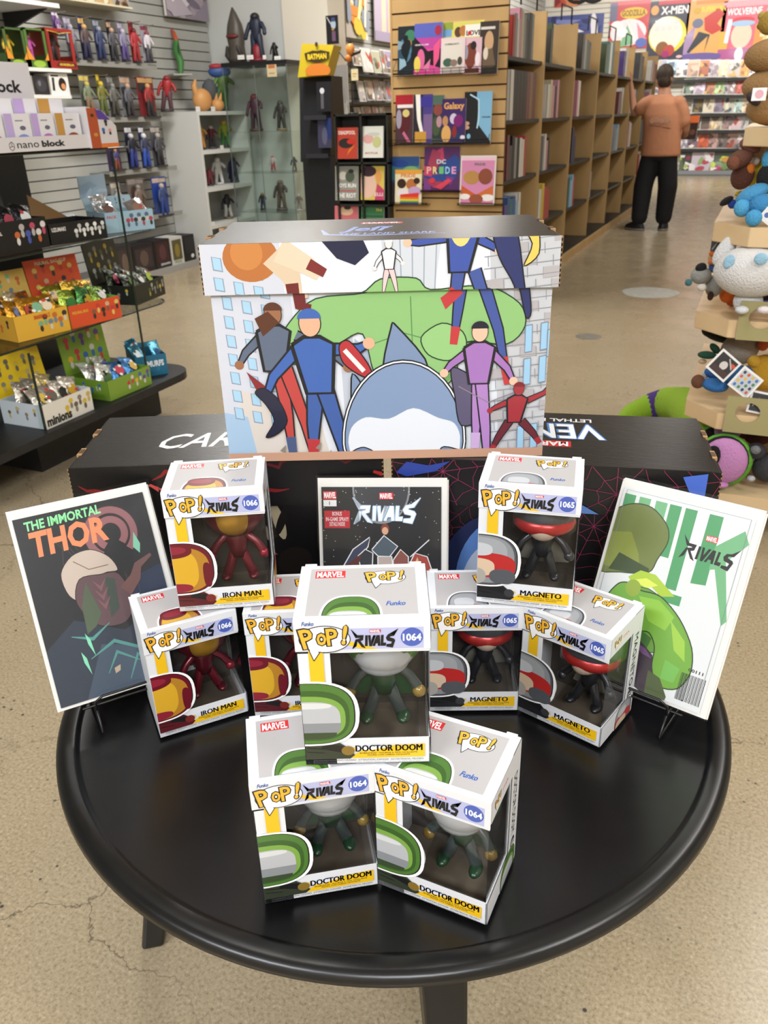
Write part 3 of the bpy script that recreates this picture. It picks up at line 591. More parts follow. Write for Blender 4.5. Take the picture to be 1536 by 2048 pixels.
# ------------------------------------------------------------------ window boxes with a figurine in each
PW, PD, PH = .114, .0889, .159
WHITE = M('#e4e6ea', .38, 0, .1); GREYTOP = M('#bab7b7', .45, 0, .03)
KIND = {
 'green': dict(no='1064', name='DOCTOR DOOM', wname=.53, ring=('#4f7a34', '#3c5f2a', '#b9bcc0', '#8b8f94'), low=('#333a2c', '#8a6f2e')),
 'red': dict(no='1066', name='IRON MAN', wname=.40, ring=('#6a1424', '#b5802a', '#d9a92e', '#8e2436'), low=('#5a1a22', '#7a2a24')),
 'grey': dict(no='1065', name='MAGNETO', wname=.42, ring=('#55585d', '#8f9296', '#b92c2a', '#6f7276'), low=('#232427', '#3a3b3f'))}
def headart(A, k, cx, cy, rx, ry):           # a plain rounded toy head, colour bands only, white die-cut rim
    o, i, c, d = KIND[k]['ring']
    def se(x, y, u, v, col, p=2.7, a0=0, a1=2*pi, n=40):
        P = []
        for j in range(n):
            t = a0 + (a1-a0)*j/(n-1 if a1-a0 < 6.2 else n); P.append((cx + x*rx + u*rx*math.copysign(abs(cos(t))**(2/p), cos(t)), cy + y*ry + v*ry*math.copysign(abs(sin(t))**(2/p), sin(t))))
        A.poly(P, col)
    se(0, 0, 1.11, 1.08, '#ffffff'); se(0, 0, 1.03, 1.02, '#17181a'); se(0, 0, 1, 1, o)
    if k == 'green':
        se(0, -.06, .9, .84, i); se(-.05, -.12, .86, .72, '#7da74a'); se(-.1, -.2, .8, .62, c, 3.2); se(-.1, -.3, .8, .5, d, 3, pi, 2*pi); se(-.1, -.62, .7, .22, '#3a4a30', 3, pi, 2*pi); se(-.1, .28, .62, .1, '#d5d8da')
    elif k == 'red':
        se(-.02, -.06, .93, .9, i); se(-.16, -.06, .74, .86, c); se(-.2, .72, .66, .3, o, 2.4); se(-.2, .74, .5, .16, d, 2.4); se(-.24, -.78, .6, .18, d, 2.6); se(.82, -.3, .12, .5, o)
    else:
        se(-.02, .02, .95, .95, i); se(-.08, .3, .8, .6, '#a3a6aa'); se(0, -.2, .97, .5, c, 3); se(-.25, -.3, .62, .36, '#d9bfa3', 3); se(-.28, -.66, .4, .34, '#a9a69f', 2.6); se(.6, -.62, .38, .3, o, 2.4); se(-.2, .42, .5, .26, '#c6c9cd')
def window_box(k):
    K = KIND[k]; t = thing('toy_box', None, None); e = .0008
    # card shell: back, floor, left side, lid, front strips, die-cut, right side strips
    c = MB(); W = WHITE
    c.box((0, PD-e, 0), (PW, PD, PH), W).box((0, 0, 0), (PW, PD, e), W).box((0, 0, 0), (e, PD, PH), W)
    c.box((0, 0, PH*.785), (PW, e, PH), W).box((0, 0, 0), (PW*.25, e, PH*.8), W).box((0, 0, 0), (PW, e, PH*.187), W)
    c.box((PW-e, 0, 0), (PW, PD, PH*.19), W).box((PW-e, PD*.7, 0), (PW, PD, PH), W).box((PW-e, 0, PH*.82), (PW, PD, PH), W)
    c.build('carton', t)
    hx, hy, hr, hq = PW*.05, PH*.375, PW*.36, PH*.212
    c = MB(); c.prism([(hx + hr*1.12*cos(a), hy + hq*1.09*sin(a)) for a in [-pi/2 + pi*i/24 for i in range(25)]] + [(.0005, hy + hq*1.09), (.0005, hy - hq*1.09)], 0, e, W, face(0, e*.9, 0, 'f')); c.build('die_cut_rim', t)
    c = MB().box((-.0006, -.0006, PH), (PW+.0006, PD, PH+e), W).box((-.0008, -.0009, PH*.80), (PW+.0006, 0, PH), W).box((PW, 0, PH*.835), (PW+.0008, PD*.72, PH), W)
    for x in (.003, PW-.014): c.box((x, PD-.004, PH), (x+.011, PD+.001, PH+.0025), W)
    c.build('lid', t, bevel=.0005)
    MB().box((e, PD-.006, e), (PW-e, PD-e*1.5, PH-e), noise_mat('dark_card', '#4a443c', '#57504a', 8, .35)).box((e, e, e), (PW-e, PD-.006, .002), M('#7a7064', .3)).build('inner_card', t)
    MB().box((PW*.2, .0009, PH*.15), (PW-.001, .0011, PH*.83), PLASTIC).box((PW-.0011, .001, PH*.15), (PW-.0009, PD*.75, PH*.85), PLASTIC).build('window', t)
    # moulded clear tray: a rounded hood and a step under the feet
    cx = PW*.645; b = MB().sect([((cx, .044, .09), (.0388, .036)), ((cx, .044, .125), (.0388, .038)), ((cx, .044, .154), (.03, .03))], PLASTIC, 20, None, False)
    b.build('blister_tray', t)
    MB().box((PW*.3, .012, .002), (PW*.93, .075, .017), clear_mat('tray_plastic', (.93, .92, .9), 1.5, .05, .03) if 'TRAY' not in MC else MC['TRAY']).build('tray_step', t, bevel=.003)
    # front print
    A = Art(PW, PH, .35, .1); A.clip = (.0004, .0004, PW, PH); g = lambda u, v: (u*PW, (1-v)*PH)
    q = lambda *P: [g(*p) for p in P]
    A.poly(q((.05, .055), (.955, .055), (.955, .19), (.05, .19)), '#b9bde0'); A.poly(q((.34, .12), (.62, .19), (.5, .19), (.34, .15)), '#f0c02a')
    A.poly(q((.09, .06), (.2, .06), (.2, .42), (.09, .42)), '#f0bf1f'); A.text('Funko', .055*PW, .966*PH, .0042, '#2b4f9f', .0105, .03, .3)
    for x in (.33, .66): pass
    A.poly(q((.36, .875), (.96, .855), (.96, .952), (.34, .952), (.45, .9)), '#f2c21f'); A.poly(q((.4, .86), (.7, .87), (.5, .9), (.42, .895)), '#dfe2f2')
    [A.text(K['name'], (.67 - K['wname']/2)*PW + dx, .096*PH, .0074, '#111111', K['wname']*PW, 0, keep=bool(dx)) for dx in (0, .0002, .0004, .0006, .0008)]
    A.text('BOBBLEHEAD / FIGURINE A TETE OSCILLANTE', .44*PW, .0785*PH, .0017, '#222222', .46*PW, .02); A.text('FIGURA CON CABEZA OSCILANTE', .5*PW, .0635*PH, .0017, '#222222', .34*PW, .02)
    A.text('WARNING: CHOKING HAZARD  ATTENTION: DANGER  ADVERTENCIA: PELIGRO', .06*PW, .027*PH, .0019, '#55575c', .89*PW, .0); A.text('Small parts. Not for children under 3 years. Pour les enfants de plus de 3 ans', .06*PW, .013*PH, .0012, '#77797e', .86*PW, 0)
    # the printed toy: head and one arm
    A.clip = (.0006, .036*PH, PW, .62*PH)
    A.poly(q((0, .8), (.22, .8), (.34, .87), (.4, .93), (.36, .955), (0, .955)), K['low'][0]); A.stroke(q((.14, .86), (.28, .88), (.34, .9)), [.006, .008, .006], '#1b1b1d'); A.ell(*g(.345, .895), .006, .0055, K['low'][1], 16)
    for j in range(3): A.stroke(q((.02, .84+.03*j), (.16, .85+.03*j)), .0008, '#15151699'[:7])
    headart(A, k, hx, hy, hr, hq)
    A.clip = (0, 0, PW, PH)
    A.pop(.03*PW, .795*PH, .38*PW)
    A.rivals(.42*PW, .832*PH, .345*PW, .0135, '#121212', grow=.0005); A.marvel(.555*PW, .917*PH, .0095, .0032)
    A.ell(*g(.868, .118), .0095, .0095, '#4d62b5', 32); A.text(K['no'], .8*PW, .857*PH, .0076, '#ffffff', .138*PW, .03)
    A.build('front_print', t, face(0, -.0010, 0, 'f'))
    A = Art(PW, PD, .35, .1); A.rect(.08*PW, .05*PD, .92*PW, .93*PD, GREYTOP); A.marvel(.12*PW, .74*PD, .24*PW, .14*PD); A.pop(.52*PW, .6*PD, .32*PW); A.text('Funko', .68*PW, .2*PD, .007, '#2f5fb0', .15*PW, .03, .3)
    A.clip = (.08*PW, .05*PD, .92*PW, PD); headart(A, k, .42*PW, -.06*PD, .215*PW, .43*PD)
    A.build('top_print', t, face(0, 0, PH + e*1.1, 't'))
    A = Art(PD, PH, .35, .1); A.clip = (0, 0, PD, PH); A.rect(.7*PD, .001, PD, PH, '#e4e6ea'); A.rect(0, .001, .7*PD, .19*PH, '#e4e6ea'); A.rect(0, .838*PH, .7*PD, PH, '#e4e6ea')
    [A.text(K['name'], .785*PD + dx, .80*PH, .010, '#111111', .5*PH, 0, a=-pi/2, keep=bool(dx)) for dx in (0, .0003, .0006, .0009)]
    A.ell(.85*PD, .22*PH, .0065, .0065, '#222222', 24); A.text(K['no'], .85*PD - .0045, .22*PH - .0017, .0034, '#ffffff', .009, .03)
    A.clip = (0, 0, PD, .2*PH); headart(A, k, .7*PD, .06*PH, .26*PD, .14*PH); A.clip = (0, 0, PD, PH)
    A.pop(.1*PD, .885*PH, .2*PD); A.marvel(.36*PD, .905*PH, .17*PD, .018*PH)
    A.build('side_print', t, face(PW + .0011, 0, 0, 'r'))
    return t
MC['TRAY'] = clear_mat('tray_plastic', (.93, .92, .9), 1.5, .05, .03)
def figurine(k):                     # plain big-headed toy without a face
    K = KIND[k]; t = thing('toy_figurine', None, None); o, i, c, d = K['ring']; gl = lambda q: M(q, .3, .35 if k != 'green' else .15, .2)
    body = {'green': '#1f4028', 'red': '#5f1622', 'grey': '#26272b'}[k]; limb = {'green': '#3c4645', 'red': '#701a28', 'grey': '#2c2d31'}[k]; hand = {'green': '#8d7436', 'red': '#8a2030', 'grey': '#37383c'}[k]
    h = MB().ell((0, 0, .104), (.0315, .028, .0285), gl(o), 24, 16)
    if k == 'green': h.ell((0, -.0045, .099), (.0265, .0255, .022), gl(c), 24, 14).ell((0, -.009, .086), (.02, .018, .008), gl(d), 20, 10)
    elif k == 'red': h.ell((0, -.005, .104), (.0245, .0255, .0255), gl('#b98a2c'), 24, 14)
    else: h.ell((0, -.003, .092), (.0318, .0272, .014), gl(c), 24, 12).ell((0, -.007, .087), (.016, .0235, .013), M('#b8a593', .5), 20, 10)
    h.build('head', t)
    MB().sect([((0, 0, .05), (.0085, .007)), ((0, 0, .06), (.0095, .008)), ((0, 0, .072), (.0125, .009)), ((0, 0, .079), (.008, .007))], gl(body), 16).build('torso', t)
    for s in (-1, 1):
        MB().tube([(s*.011, 0, .074), (s*.02, -.002, .066), (s*.026, -.006, .058)], [.0045, .004, .0045], gl(limb), 10).ell((s*.0275, -.008, .055), (.0055, .005, .0055), gl(hand), 12, 8).build('arm', t)
        MB().tube([(s*.005, 0, .053), (s*.0095, -.001, .04), (s*.013, -.002, .03)], [.0055, .005, .0055], gl(limb), 10).ell((s*.0145, -.007, .0295), (.0058, .0095, .0042), gl(body), 12, 8).build('leg', t)
    if k != 'red': MB().add([(-.012, .006, .076), (.012, .006, .076), (.028, .013, .036), (0, .017, .032), (-.024, .013, .038)], [(0, 1, 2, 3, 4)], M({'green': '#2d5a34', 'grey': '#7d7a70'}[k], .6)).build('cape', t)
    return t
POS = {'imT': ('red', -.2519, .8296, 4.96, 1), 'mgT': ('grey', .1096, .834, -14.41, 1), 'drT': ('green', -.0784, .5643, -.38, 1), 'imL': ('red', -.2904, .7901, 24.22, 0), 'imR': ('red', -.1755, .8268, 1.0, 0),
       'drL': ('green', -.129, .5457, 9.74, 0), 'drR': ('green', -.0165, .5658, -26.13, 0), 'mgL': ('grey', .0519, .8268, -1.72, 0), 'mgR': ('grey', .1666, .8241, -40.23, 0)}
WHERE = {'imT': ('red and gold print, stacked on two like it', 'on the red pile of three'), 'mgT': ('red and grey print, stacked on two like it', 'on the grey pile of three'), 'drT': ('green print, stacked on two like it', 'on the green pile of three'),
         'imL': ('red and gold print under the stack, beside the dark comic', 'in the lower red box beside the dark comic'), 'imR': ('red and gold print, half hidden behind the upper green box', 'in the red box half hidden behind the green one'),
         'drL': ('green print under the stack, its white side wall out of sight', 'in the lower green box whose side wall is out of sight'), 'drR': ('green print under the stack, turned to show its lettered side', 'in the lower green box showing its lettered side'),
         'mgL': ('red and grey print facing straight out, beside the upper green box', 'in the lower grey box facing straight out'), 'mgR': ('red and grey print and lettered side, next to the green comic', 'in the lower grey box showing its lettered side')}
proto = {}
for n, (k, x, y, a, lv) in POS.items():
    yaw = radians(a) + TH; z = lv*(PH + .0035); first = k not in proto
    if first: proto[k] = (window_box(k), figurine(k))
    b, f = proto[k] if first else (copy_tree(proto[k][0]), copy_tree(proto[k][1]))
    b.location = tab(x, y, z); b.rotation_euler = (0, 0, yaw)
    tag(b, 'white window box with ' + WHERE[n][0], 'toy box', 'figurine boxes on the table')
    u, v = PW*.645, .044
    f.location = b.location + Vector((u*cos(yaw) - v*sin(yaw), u*sin(yaw) + v*cos(yaw), 0)); f.rotation_euler = (0, 0, yaw); f.scale = (1.18, 1.16, 1.17); f.location.z -= .0095
    tag(f, {'green': 'green hooded', 'red': 'dark red and gold', 'grey': 'dark grey and red'}[k] + ' figurine ' + ('in the top box ' if lv else '') + WHERE[n][1], 'figurine', 'figurines in the window boxes')

# ------------------------------------------------------------------ helpers for the shelves
ORD = 'first second third fourth fifth sixth seventh eighth ninth tenth eleventh twelfth thirteenth fourteenth'.split()
def shapes(A, L):
    w, h = A.w, A.h
    for q in L:
        k = q[0]
        if k == 'e': A.ell(q[1]*w, q[2]*h, q[3]*w, q[4]*h, q[5], 20)
        elif k == 'r': A.rect(q[1]*w, q[2]*h, q[3]*w, q[4]*h, q[5])
        elif k == 'p': A.poly([(x*w, y*h) for x, y in q[1]], q[2])
        elif k == 's': A.stroke([(x*w, y*h) for x, y in q[1]], q[2]*w, q[3])
        elif k == 't': A.text(q[1], q[2]*w, q[3]*h, q[4]*h, q[6], q[5]*w, .03)
        elif k == 'x':                         # loose abstract patches
            rr = random.Random(q[1])
            for _ in range(q[3]):
                x, y, a, r1, r2 = rr.random()*w, rr.random()*h*.8, rr.random()*3, .1+.2*rr.random(), .06+.12*rr.random()
                if rr.random() < .5: A.ell(x, y, r1*w, r2*h, rr.choice(q[2]), 10, a)
                else: A.poly([(x + r1*w*1.2*cos(a+t), y + r2*h*1.6*sin(a+t)) for t in (0, 1.3, 2.9, 4.4)], rr.choice(q[2]))
    return A
def slab_item(name, label, cat, group, w, h, d, loc, rz, bg, L, lean=0.0, edge='#e4e1d8', rough=.35, border=0.0, dz=.0004, part='cover'):
    """a flat printed thing (book, comic, poster): block of pages or card plus its printed front"""
    t = thing(name, label, cat, loc, rz, group); t.rotation_euler = (-lean, 0, rz)
    MB().box((0, 0, 0), (w, d, h), M(edge, .6)).build('pages' if d > .006 else 'card', t)
    A = Art(w, h, rough, .15, dz); A.rect(border, border, w-border, h-border, bg); A.clip = (border, border, w-border, h-border)
    shapes(A, L); A.build(part, t, face(0, -dz*.5, 0, 'f')); return t
def on_y(name, label, cat, group, Y, x0, y0, x1, y1, bg, L, d=.012, lean=0.12, **k):     # faces the camera side (-y); sight lines of its upper left and lower right corners
    a, b = at(1, Y, x0, y0), at(1, Y, x1, y1); h = (a.z - b.z)/cos(lean) if lean else a.z - b.z
    return slab_item(name, label, cat, group, b.x - a.x, h, d, (a.x, Y - lean*h*.5 - d*.5, b.z), 0, bg, L, lean, **k)
def on_x(name, label, cat, group, X, x0, y0, x1, y1, bg, L, d=.004, lean=0.0, zz=None, **k):     # faces the room from the long wall (+x)
    a, b = at(0, X, x0, y0), at(0, X, x1, y1); z0, z1 = b.z, at(0, X, (x0*.5+x1*.5), y0).z
    return slab_item(name, label, cat, group, b.y - a.y, (z1 - z0)/cos(lean), d, (X + lean*(z1-z0)*.5 + d, a.y, z0), pi/2, bg, L, lean, **k)

# ------------------------------------------------------------------ the row of wooden bookcases
BX, BY, BP = -1.52, 6.23, 1.008
SHZ = [.054, .385, .743, 1.094, 1.445]; BTOP = 1.741; BEND = 5.29
TAN = noise_mat('tan_laminate', '#b7935f', '#c7a36d', 4, .5, (1, 1, .2)); SHB = noise_mat('black_shelf', '#232323', '#2c2b2a', 10, .45)
BAYN = ['first', 'second', 'third', 'fourth', 'fifth', 'sixth', 'seventh', 'eighth']
for i in range(7):
    y1 = BY + BP*i; y0 = y1 - BP if i else BEND + .01
    t = thing('bookcase', 'tan bookcase bay with black shelves, the ' + BAYN[i] + ' counted from the slatted end panel', 'bookcase', (BX, y0, 0), 0, 'bays of the bookcase row')
    w = y1 - y0
    MB().box((-.36, w-.022, SHZ[0]), (0, w, BTOP), TAN).build('side_panel', t)
    if i == 0: MB().box((-.36, .0, SHZ[0]), (0, .015, BTOP-.02), TAN).build('side_panel', t)
    MB().box((-.37, 0, SHZ[0]), (-.36, w, BTOP), TAN).build('back_panel', t)
    for z in SHZ[1:]: MB().box((-.355, .0152, z-.022), (-.016, w-.0225, z), SHB).build('shelf', t)
    MB().box((-.36, 0, SHZ[0]-.02), (.05, w, SHZ[0]), SHB).build('base_deck', t)
    MB().box((.045, 0, 0), (.07, w, SHZ[0]+.004), TAN).build('kick_board', t)
    if i < 5:                                # wire sign hoops on top
        MB().tube([(-.05, w-.03, BTOP), (-.05, w-.03, BTOP+.1), (-.05, w-.38, BTOP+.1), (-.05, w-.38, BTOP)] if i else [(-.05, w-.1, BTOP), (-.05, w-.1, BTOP+.1), (-.05, w-.5, BTOP+.1), (-.05, w-.5, BTOP)], .006, M('#26241f', .5), 8).build('wire_hoop', t)
LEVEL = ['bottom deck', 'lowest shelf', 'low middle shelf', 'high middle shelf', 'top shelf']
CN = {'k': ('#1d1c1f', 'black'), 'g': ('#8d8f8e', 'grey'), 'd': ('#4a4a4c', 'charcoal'), 'w': ('#dcd8cf', 'white'), 'p': ('#c98fa0', 'pink'), 'm': ('#6e3b3e', 'maroon'), 'r': ('#b2423c', 'red'), 'b': ('#3d5f9c', 'blue'), 'l': ('#8fb9d6', 'pale blue'),
      'n': ('#1f2c4c', 'navy'), 'y': ('#d8b93c', 'yellow'), 't': ('#3d7477', 'teal'), 'v': ('#5b4a8e', 'violet'), 'e': ('#4d5f48', 'green'), 'o': ('#c9763a', 'orange'), 'c': ('#cdbfa0', 'cream'), 'u': ('#8a6647', 'brown'), 'x': ('#b53a72', 'magenta')}
for bay, row, p0, p1, cols in ((0,4,1020,1061,'rgwpcgdk'+'dg'),(0,3,1019,1070,'wkkkkmum'),(0,2,1017,1057,'mdkgkwwr'),(0,1,1016,1050,'vbtblw'),(1,4,1094,1099,'de'),(1,3,1094,1117,'wcpkp'),(1,2,1090,1104,'gwpk'),(1,1,1087,1110,'wyrr'),(1,0,1104,1115,'ww'),
        (2,4,1157,1174,'dged'),(2,3,1153,1159,'pw'),(2,2,1149,1157,'nn'),(2,1,1145,1161,'ktllr'),(2,0,1139,1145,'wm'),(3,4,1204,1220,'etwt'),(3,1,1188,1195,'cg'),(3,0,1180,1191,'wpu'),(4,4,1240,1248,'vw'),(4,3,1237,1246,'mmw'),(4,2,1230,1243,'bgl'),(4,1,1224,1229,'dk'),(4,0,1217,1223,'kd'),
        (5,4,1272,1280,'dk'),(5,3,1267,1272,'wv'),(5,2,1262,1268,'pw'),(5,1,1256,1261,'gd'),(5,0,1249,1254,'xm'),(6,4,1297,1306,'wrp'),(6,3,1296,1303,'pwe'),(6,2,1294,1299,'gw'),(6,1,1289,1294,'rw'),(6,0,1283,1290,'wxg')):
    z = SHZ[row]; ya, yb = at(0, BX-.02, p0, 200).y, at(0, BX-.02, p1, 200).y
    lo, hi = (BEND+.03 if bay == 0 else BY + BP*(bay-1) + .004), BY + BP*bay - .026
    ya, yb = max(ya, lo), max(min(yb, hi - .002), lo + .028*len(cols)); ya = max(lo, yb - .026*len(cols)) if ya > yb - .02*len(cols) else ya; th = (yb - ya)/len(cols); rr = random.Random(bay*10+row); seen = {}
    for j, q in enumerate(cols):
        h = .2 + .07*rr.random() if bay or row != 3 else .28; dd = .16 + .03*rr.random(); c, nm = CN[q]; k = seen.get(q, 0); seen[q] = k+1
        lab = nm + ' book, ' + ORD[j] + ' along the ' + LEVEL[row] + ' of the ' + BAYN[bay] + ' bookcase bay'
        o = thing('book', lab, 'book', (BX-.018, ya + th*j, z + .0008), 0, 'books on the bookcases')
        MB().box((-dd, .0015, .003), (-.004, th-.0025, h-.003), M('#d9d3c6', .8)).build('pages', o)
        mm = M(c, .4); MB().box((-dd, 0, 0), (0, .0015, h), mm).box((-dd, th-.0025, 0), (0, th-.001, h), mm).box((-.003, 0, 0), (0, th-.001, h), mm).build('cover', o)
t = thing('slatwall_panel', 'tan slatted end panel of the bookcase row, hung with books', 'display panel', (0, 0, 0))
xl = at(1, BEND, 785, 5).x
MB().box((xl, BEND-.004, .02), (BX+.005, BEND+.008, 1.9), M('#5b3f22', .8)).build('backing', t)
mb = MB(); z = .02
while z < 1.88: mb.box((xl, BEND-.018, z), (BX+.005, BEND-.004, min(z+.0702, 1.9)), TAN); z += .0802
mb.build('slat', t); MB().box((xl-.012, BEND-.02, 0), (xl, BEND+.02, 1.9), TAN).build('edge_strip', t)
for o in t.children: o.location.z = at(1, BEND, 1011.3, 198.9).z % .0802 - .02 - .0737
# books standing in wire baskets and on ledges against it
def basket(label, pa, pb, Y):
    a, b = at(1, Y, *pa), at(1, Y, *pb); t = thing('wire_basket', label, 'display rack', ((a.x+b.x)/2, BEND-.02, (a.z+b.z)/2), 0, 'wire baskets on the end panel'); w = (b.x-a.x)/2; mt = M('#1c1815', .4); mb = MB()
    for y in (-.005, -.03, -.055): mb.tube([(-w, y, 0), (w, y, 0)], .002, mt, 6)
    mb.build('floor_wire', t); mb = MB()
    for z in (.014, .03): mb.tube([(-w, -.004, z), (-w, -.062, z), (w, -.062, z), (w, -.004, z)], .002, mt, 6)
    for k in range(13): x = -w + 2*w*k/12; mb.tube([(x, -.06, 0), (x, -.062, .03)], .0015, mt, 6)
    mb.build('front_rail', t)
    MB().tube([(-w, -.062, .03), (-w, 0, .09)], .002, mt, 6).tube([(w, -.062, .03), (w, 0, .09)], .002, mt, 6).build('brace', t)
z64 = lambda x, y: (780 + x/6.4, 30 + y/6.4); z65 = lambda x, y: (780 + x/6.4, 170 + y/6.4)
basket('black wire basket carrying the upper row of books on the slatted end panel', z64(70, 775), z64(1360, 740), BEND-.04)
basket('black wire basket carrying the lower row of books on the slatted end panel', z65(10, 770), z65(1280, 755), BEND-.04)
GN = 'books on the slatted end panel'
def gn(label, z, x0, y0, x1, y1, bg, L, off=.035, **k): on_y('graphic_novel', label, 'book', GN, BEND - off, *z(x0, y0), *z(x1, y1), bg, L, .01, k.pop('lean', .08), **k)
gn('dark teal and black book at the wall end of the upper wire basket', z64, 100, 150, 330, 765, '#16222b', [('e',.4,.5,.4,.25,'#4f7d97'),('p',[(.1,.1),(.5,.2),(.4,.5),(.1,.6)],'#8fb0c0'),('e',.7,.8,.3,.12,'#3c7a5c'),('e',.6,.65,.2,.08,'#b08a4a'),('x',3,['#2b4a60','#7f99a6','#0e151b'],7)], .04)
gn('book with a violet and pink evening sky over black hills', z64, 312, 115, 668, 748, '#7a4fa8', [('r',0,.45,1,.8,'#b8459a'),('r',0,0,1,.5,'#e0459a'),('r',0,.72,1,1,'#5a62b8'),('p',[(0,.75),(.5,.45),(1,.5),(1,.1),(.5,.2),(0,.1)],'#1a1018'),('e',.85,.85,.12,.1,'#a52b46'),('p',[(.7,.55),(.95,.7),(.9,.3),(.72,.1)],'#e3568a'),('e',.25,.3,.14,.2,'#d8659a'),('e',.12,.2,.12,.16,'#e0c85a'),('p',[(.3,.1),(.6,.3),(.55,.05)],'#d97a9f'),('t','CRUSH & LOBO',.03,.57,.03,.5,'#f0e8ee')], .045)
gn('yellow book with LOVE lettering behind two pale books', z64, 675, 98, 1190, 735, '#d8cf6a', [('r',0,.85,.25,1,'#8fa03f'),('r',0,.72,.22,.86,'#6f9fd0'),('e',.38,.8,.09,.1,'#5b3a2a'),('e',.5,.82,.09,.1,'#b5763f'),('r',.55,.7,.98,.93,'#f1ece4'),('t','LOVE',.58,.72,.1,.36,'#181818'),('e',.66,.77,.045,.04,'#c8202a')], .03)
gn('pale pink book with a row of small figures, in the upper basket', z64, 655, 300, 958, 745, '#e3ccd0', [('r',.08,.1,.9,.92,'#ddd6cb'),('e',.3,.32,.2,.12,'#3f5f4f'),('e',.55,.3,.15,.1,'#8a7468'),('e',.8,.35,.1,.12,'#4a4438'),('t','COMMUNITY',.15,.8,.05,.6,'#5f5a58'),('r',.05,.03,.9,.2,'#c0b4ac')], .05)
gn('mauve book with a brown standing shape, in the upper basket', z64, 945, 295, 1168, 745, '#dbb4c2', [('e',.4,.5,.32,.36,'#7a3b2a'),('e',.55,.78,.16,.12,'#2a1c1c'),('e',.8,.4,.14,.2,'#ecdfe6'),('r',.1,.02,.9,.15,'#5a2a20'),('e',.15,.6,.12,.2,'#9d98a8')], .047)
gn('dark brown book with a pale standing shape at the aisle end of the upper basket', z64, 1155, 85, 1378, 755, '#3a2f28', [('e',.5,.62,.24,.2,'#c9a27a'),('p',[(.2,.1),(.9,.15),(.7,.5),(.2,.45)],'#6b5842'),('e',.35,.4,.13,.12,'#dccfc0'),('r',.05,.85,.8,.9,'#d8d3cc'),('r',0,0,1,.14,'#2a2523')], .04)
gn('red topped dark book at the wall end of the lower wire basket', z65, 70, 130, 300, 740, '#4a3038', [('r',0,.78,1,1,'#a81f2e'),('r',.1,.73,1,.8,'#e8e0e0'),('e',.5,.45,.36,.26,'#561d22'),('e',.6,.62,.2,.08,'#d2c47a'),('p',[(.5,.25),(.9,.02),(.7,.02),(.4,.2)],'#c9688a'),('e',.2,.5,.16,.2,'#9d96a6')], .04)
gn('glossy violet book with white glare in the lower basket', z65, 300, 125, 545, 750, '#4a3f86', [('r',0,0,.5,1,'#2a2430'),('r',.3,.75,1,.95,'#3d3494'),('p',[(.1,1),(.35,1),(.4,.5),(.65,.05),(.5,.03),(.2,.5)],'#f2efe8'),('r',.55,.1,1,.6,'#7a6090'),('r',.1,.02,.7,.25,'#c9963c')], .045)  # the white glare is a pale streak painted into the cover
gn('dark green book between two violet books in the lower basket', z65, 500, 135, 690, 740, '#2e3b36', [('r',0,.8,1,1,'#4f6b5c'),('p',[(0,.85),(.25,.85),(.2,.02),(0,.02)],'#e8e8e2'),('e',.6,.7,.3,.12,'#8a4640'),('e',.5,.35,.3,.2,'#46543c'),('e',.7,.45,.18,.12,'#b98d96')], .042)
gn('violet book lettered Galaxy with golden script, in the lower basket', z65, 668, 180, 965, 735, '#3a2560', [('t','Galaxy',.08,.72,.2,.85,'#e3a85e'),('e',.5,.55,.16,.12,'#cfc2dc'),('e',.15,.5,.12,.12,'#b98a5c'),('e',.2,.2,.2,.2,'#dba963'),('e',.7,.5,.2,.14,'#7a1f6e'),('p',[(.4,.05),(.6,.3),(.9,.1)],'#1f3a66'),('e',.55,.25,.1,.14,'#8a2b2b'),('e',.9,.12,.1,.05,'#e7e0e6')], .05)
gn('black book with a pale blue arc at the aisle end of the lower basket', z65, 955, 90, 1290, 750, '#15161a', [('r',.45,0,1,1,'#7fb4d6'),('p',[(.0,1),(.3,.97),(.52,.8),(.5,.4),(1,.05),(1,0),(0,0)],'#17181c'),('s',[(.2,.95),(.52,.85),(.55,.5),(.5,.3)],.05,'#b9dcf0'),('t','STATION ELEVEN',.66,.5,.03,.3,'#23405c'),('e',.1,.4,.12,.04,'#c99a86'),('e',.1,.32,.12,.04,'#c99a86'),('e',.2,.15,.07,.05,'#7fc0e0')], .043)
LED = clear_mat('smoke_acrylic', (.6, .58, .52), 1.5, .1, .03)
def ledge(label, z, x0, x1, y):
    a, b = at(1, BEND-.06, *z(x0, y)), at(1, BEND-.06, *z(x1, y)); o = MB().box((a.x, BEND-.075, a.z-.004), (b.x, BEND-.019, a.z), LED).box((a.x, BEND-.079, a.z-.004), (b.x, BEND-.075, a.z+.012), LED).build('acrylic_ledge'); tag(o, label, 'shelf ledge', 'acrylic ledges on the end panel')
ledge('clear ledge under the two bright PRIDE books', z65, 10, 490, 1520); ledge('clear ledge under the violet DC PRIDE book', z65, 400, 920, 1362); ledge('clear ledge under the pink bagged book', z65, 870, 1460, 1530)
gn('blue and green book half covered by the cream PRIDE book', z65, 25, 918, 375, 1520, '#2b4f86', [('r',0,.5,1,.8,'#3f7a86'),('e',.7,.7,.3,.1,'#7aa86a'),('r',0,0,1,.45,'#3a3038'),('e',.3,.85,.3,.08,'#24418c')], .04)
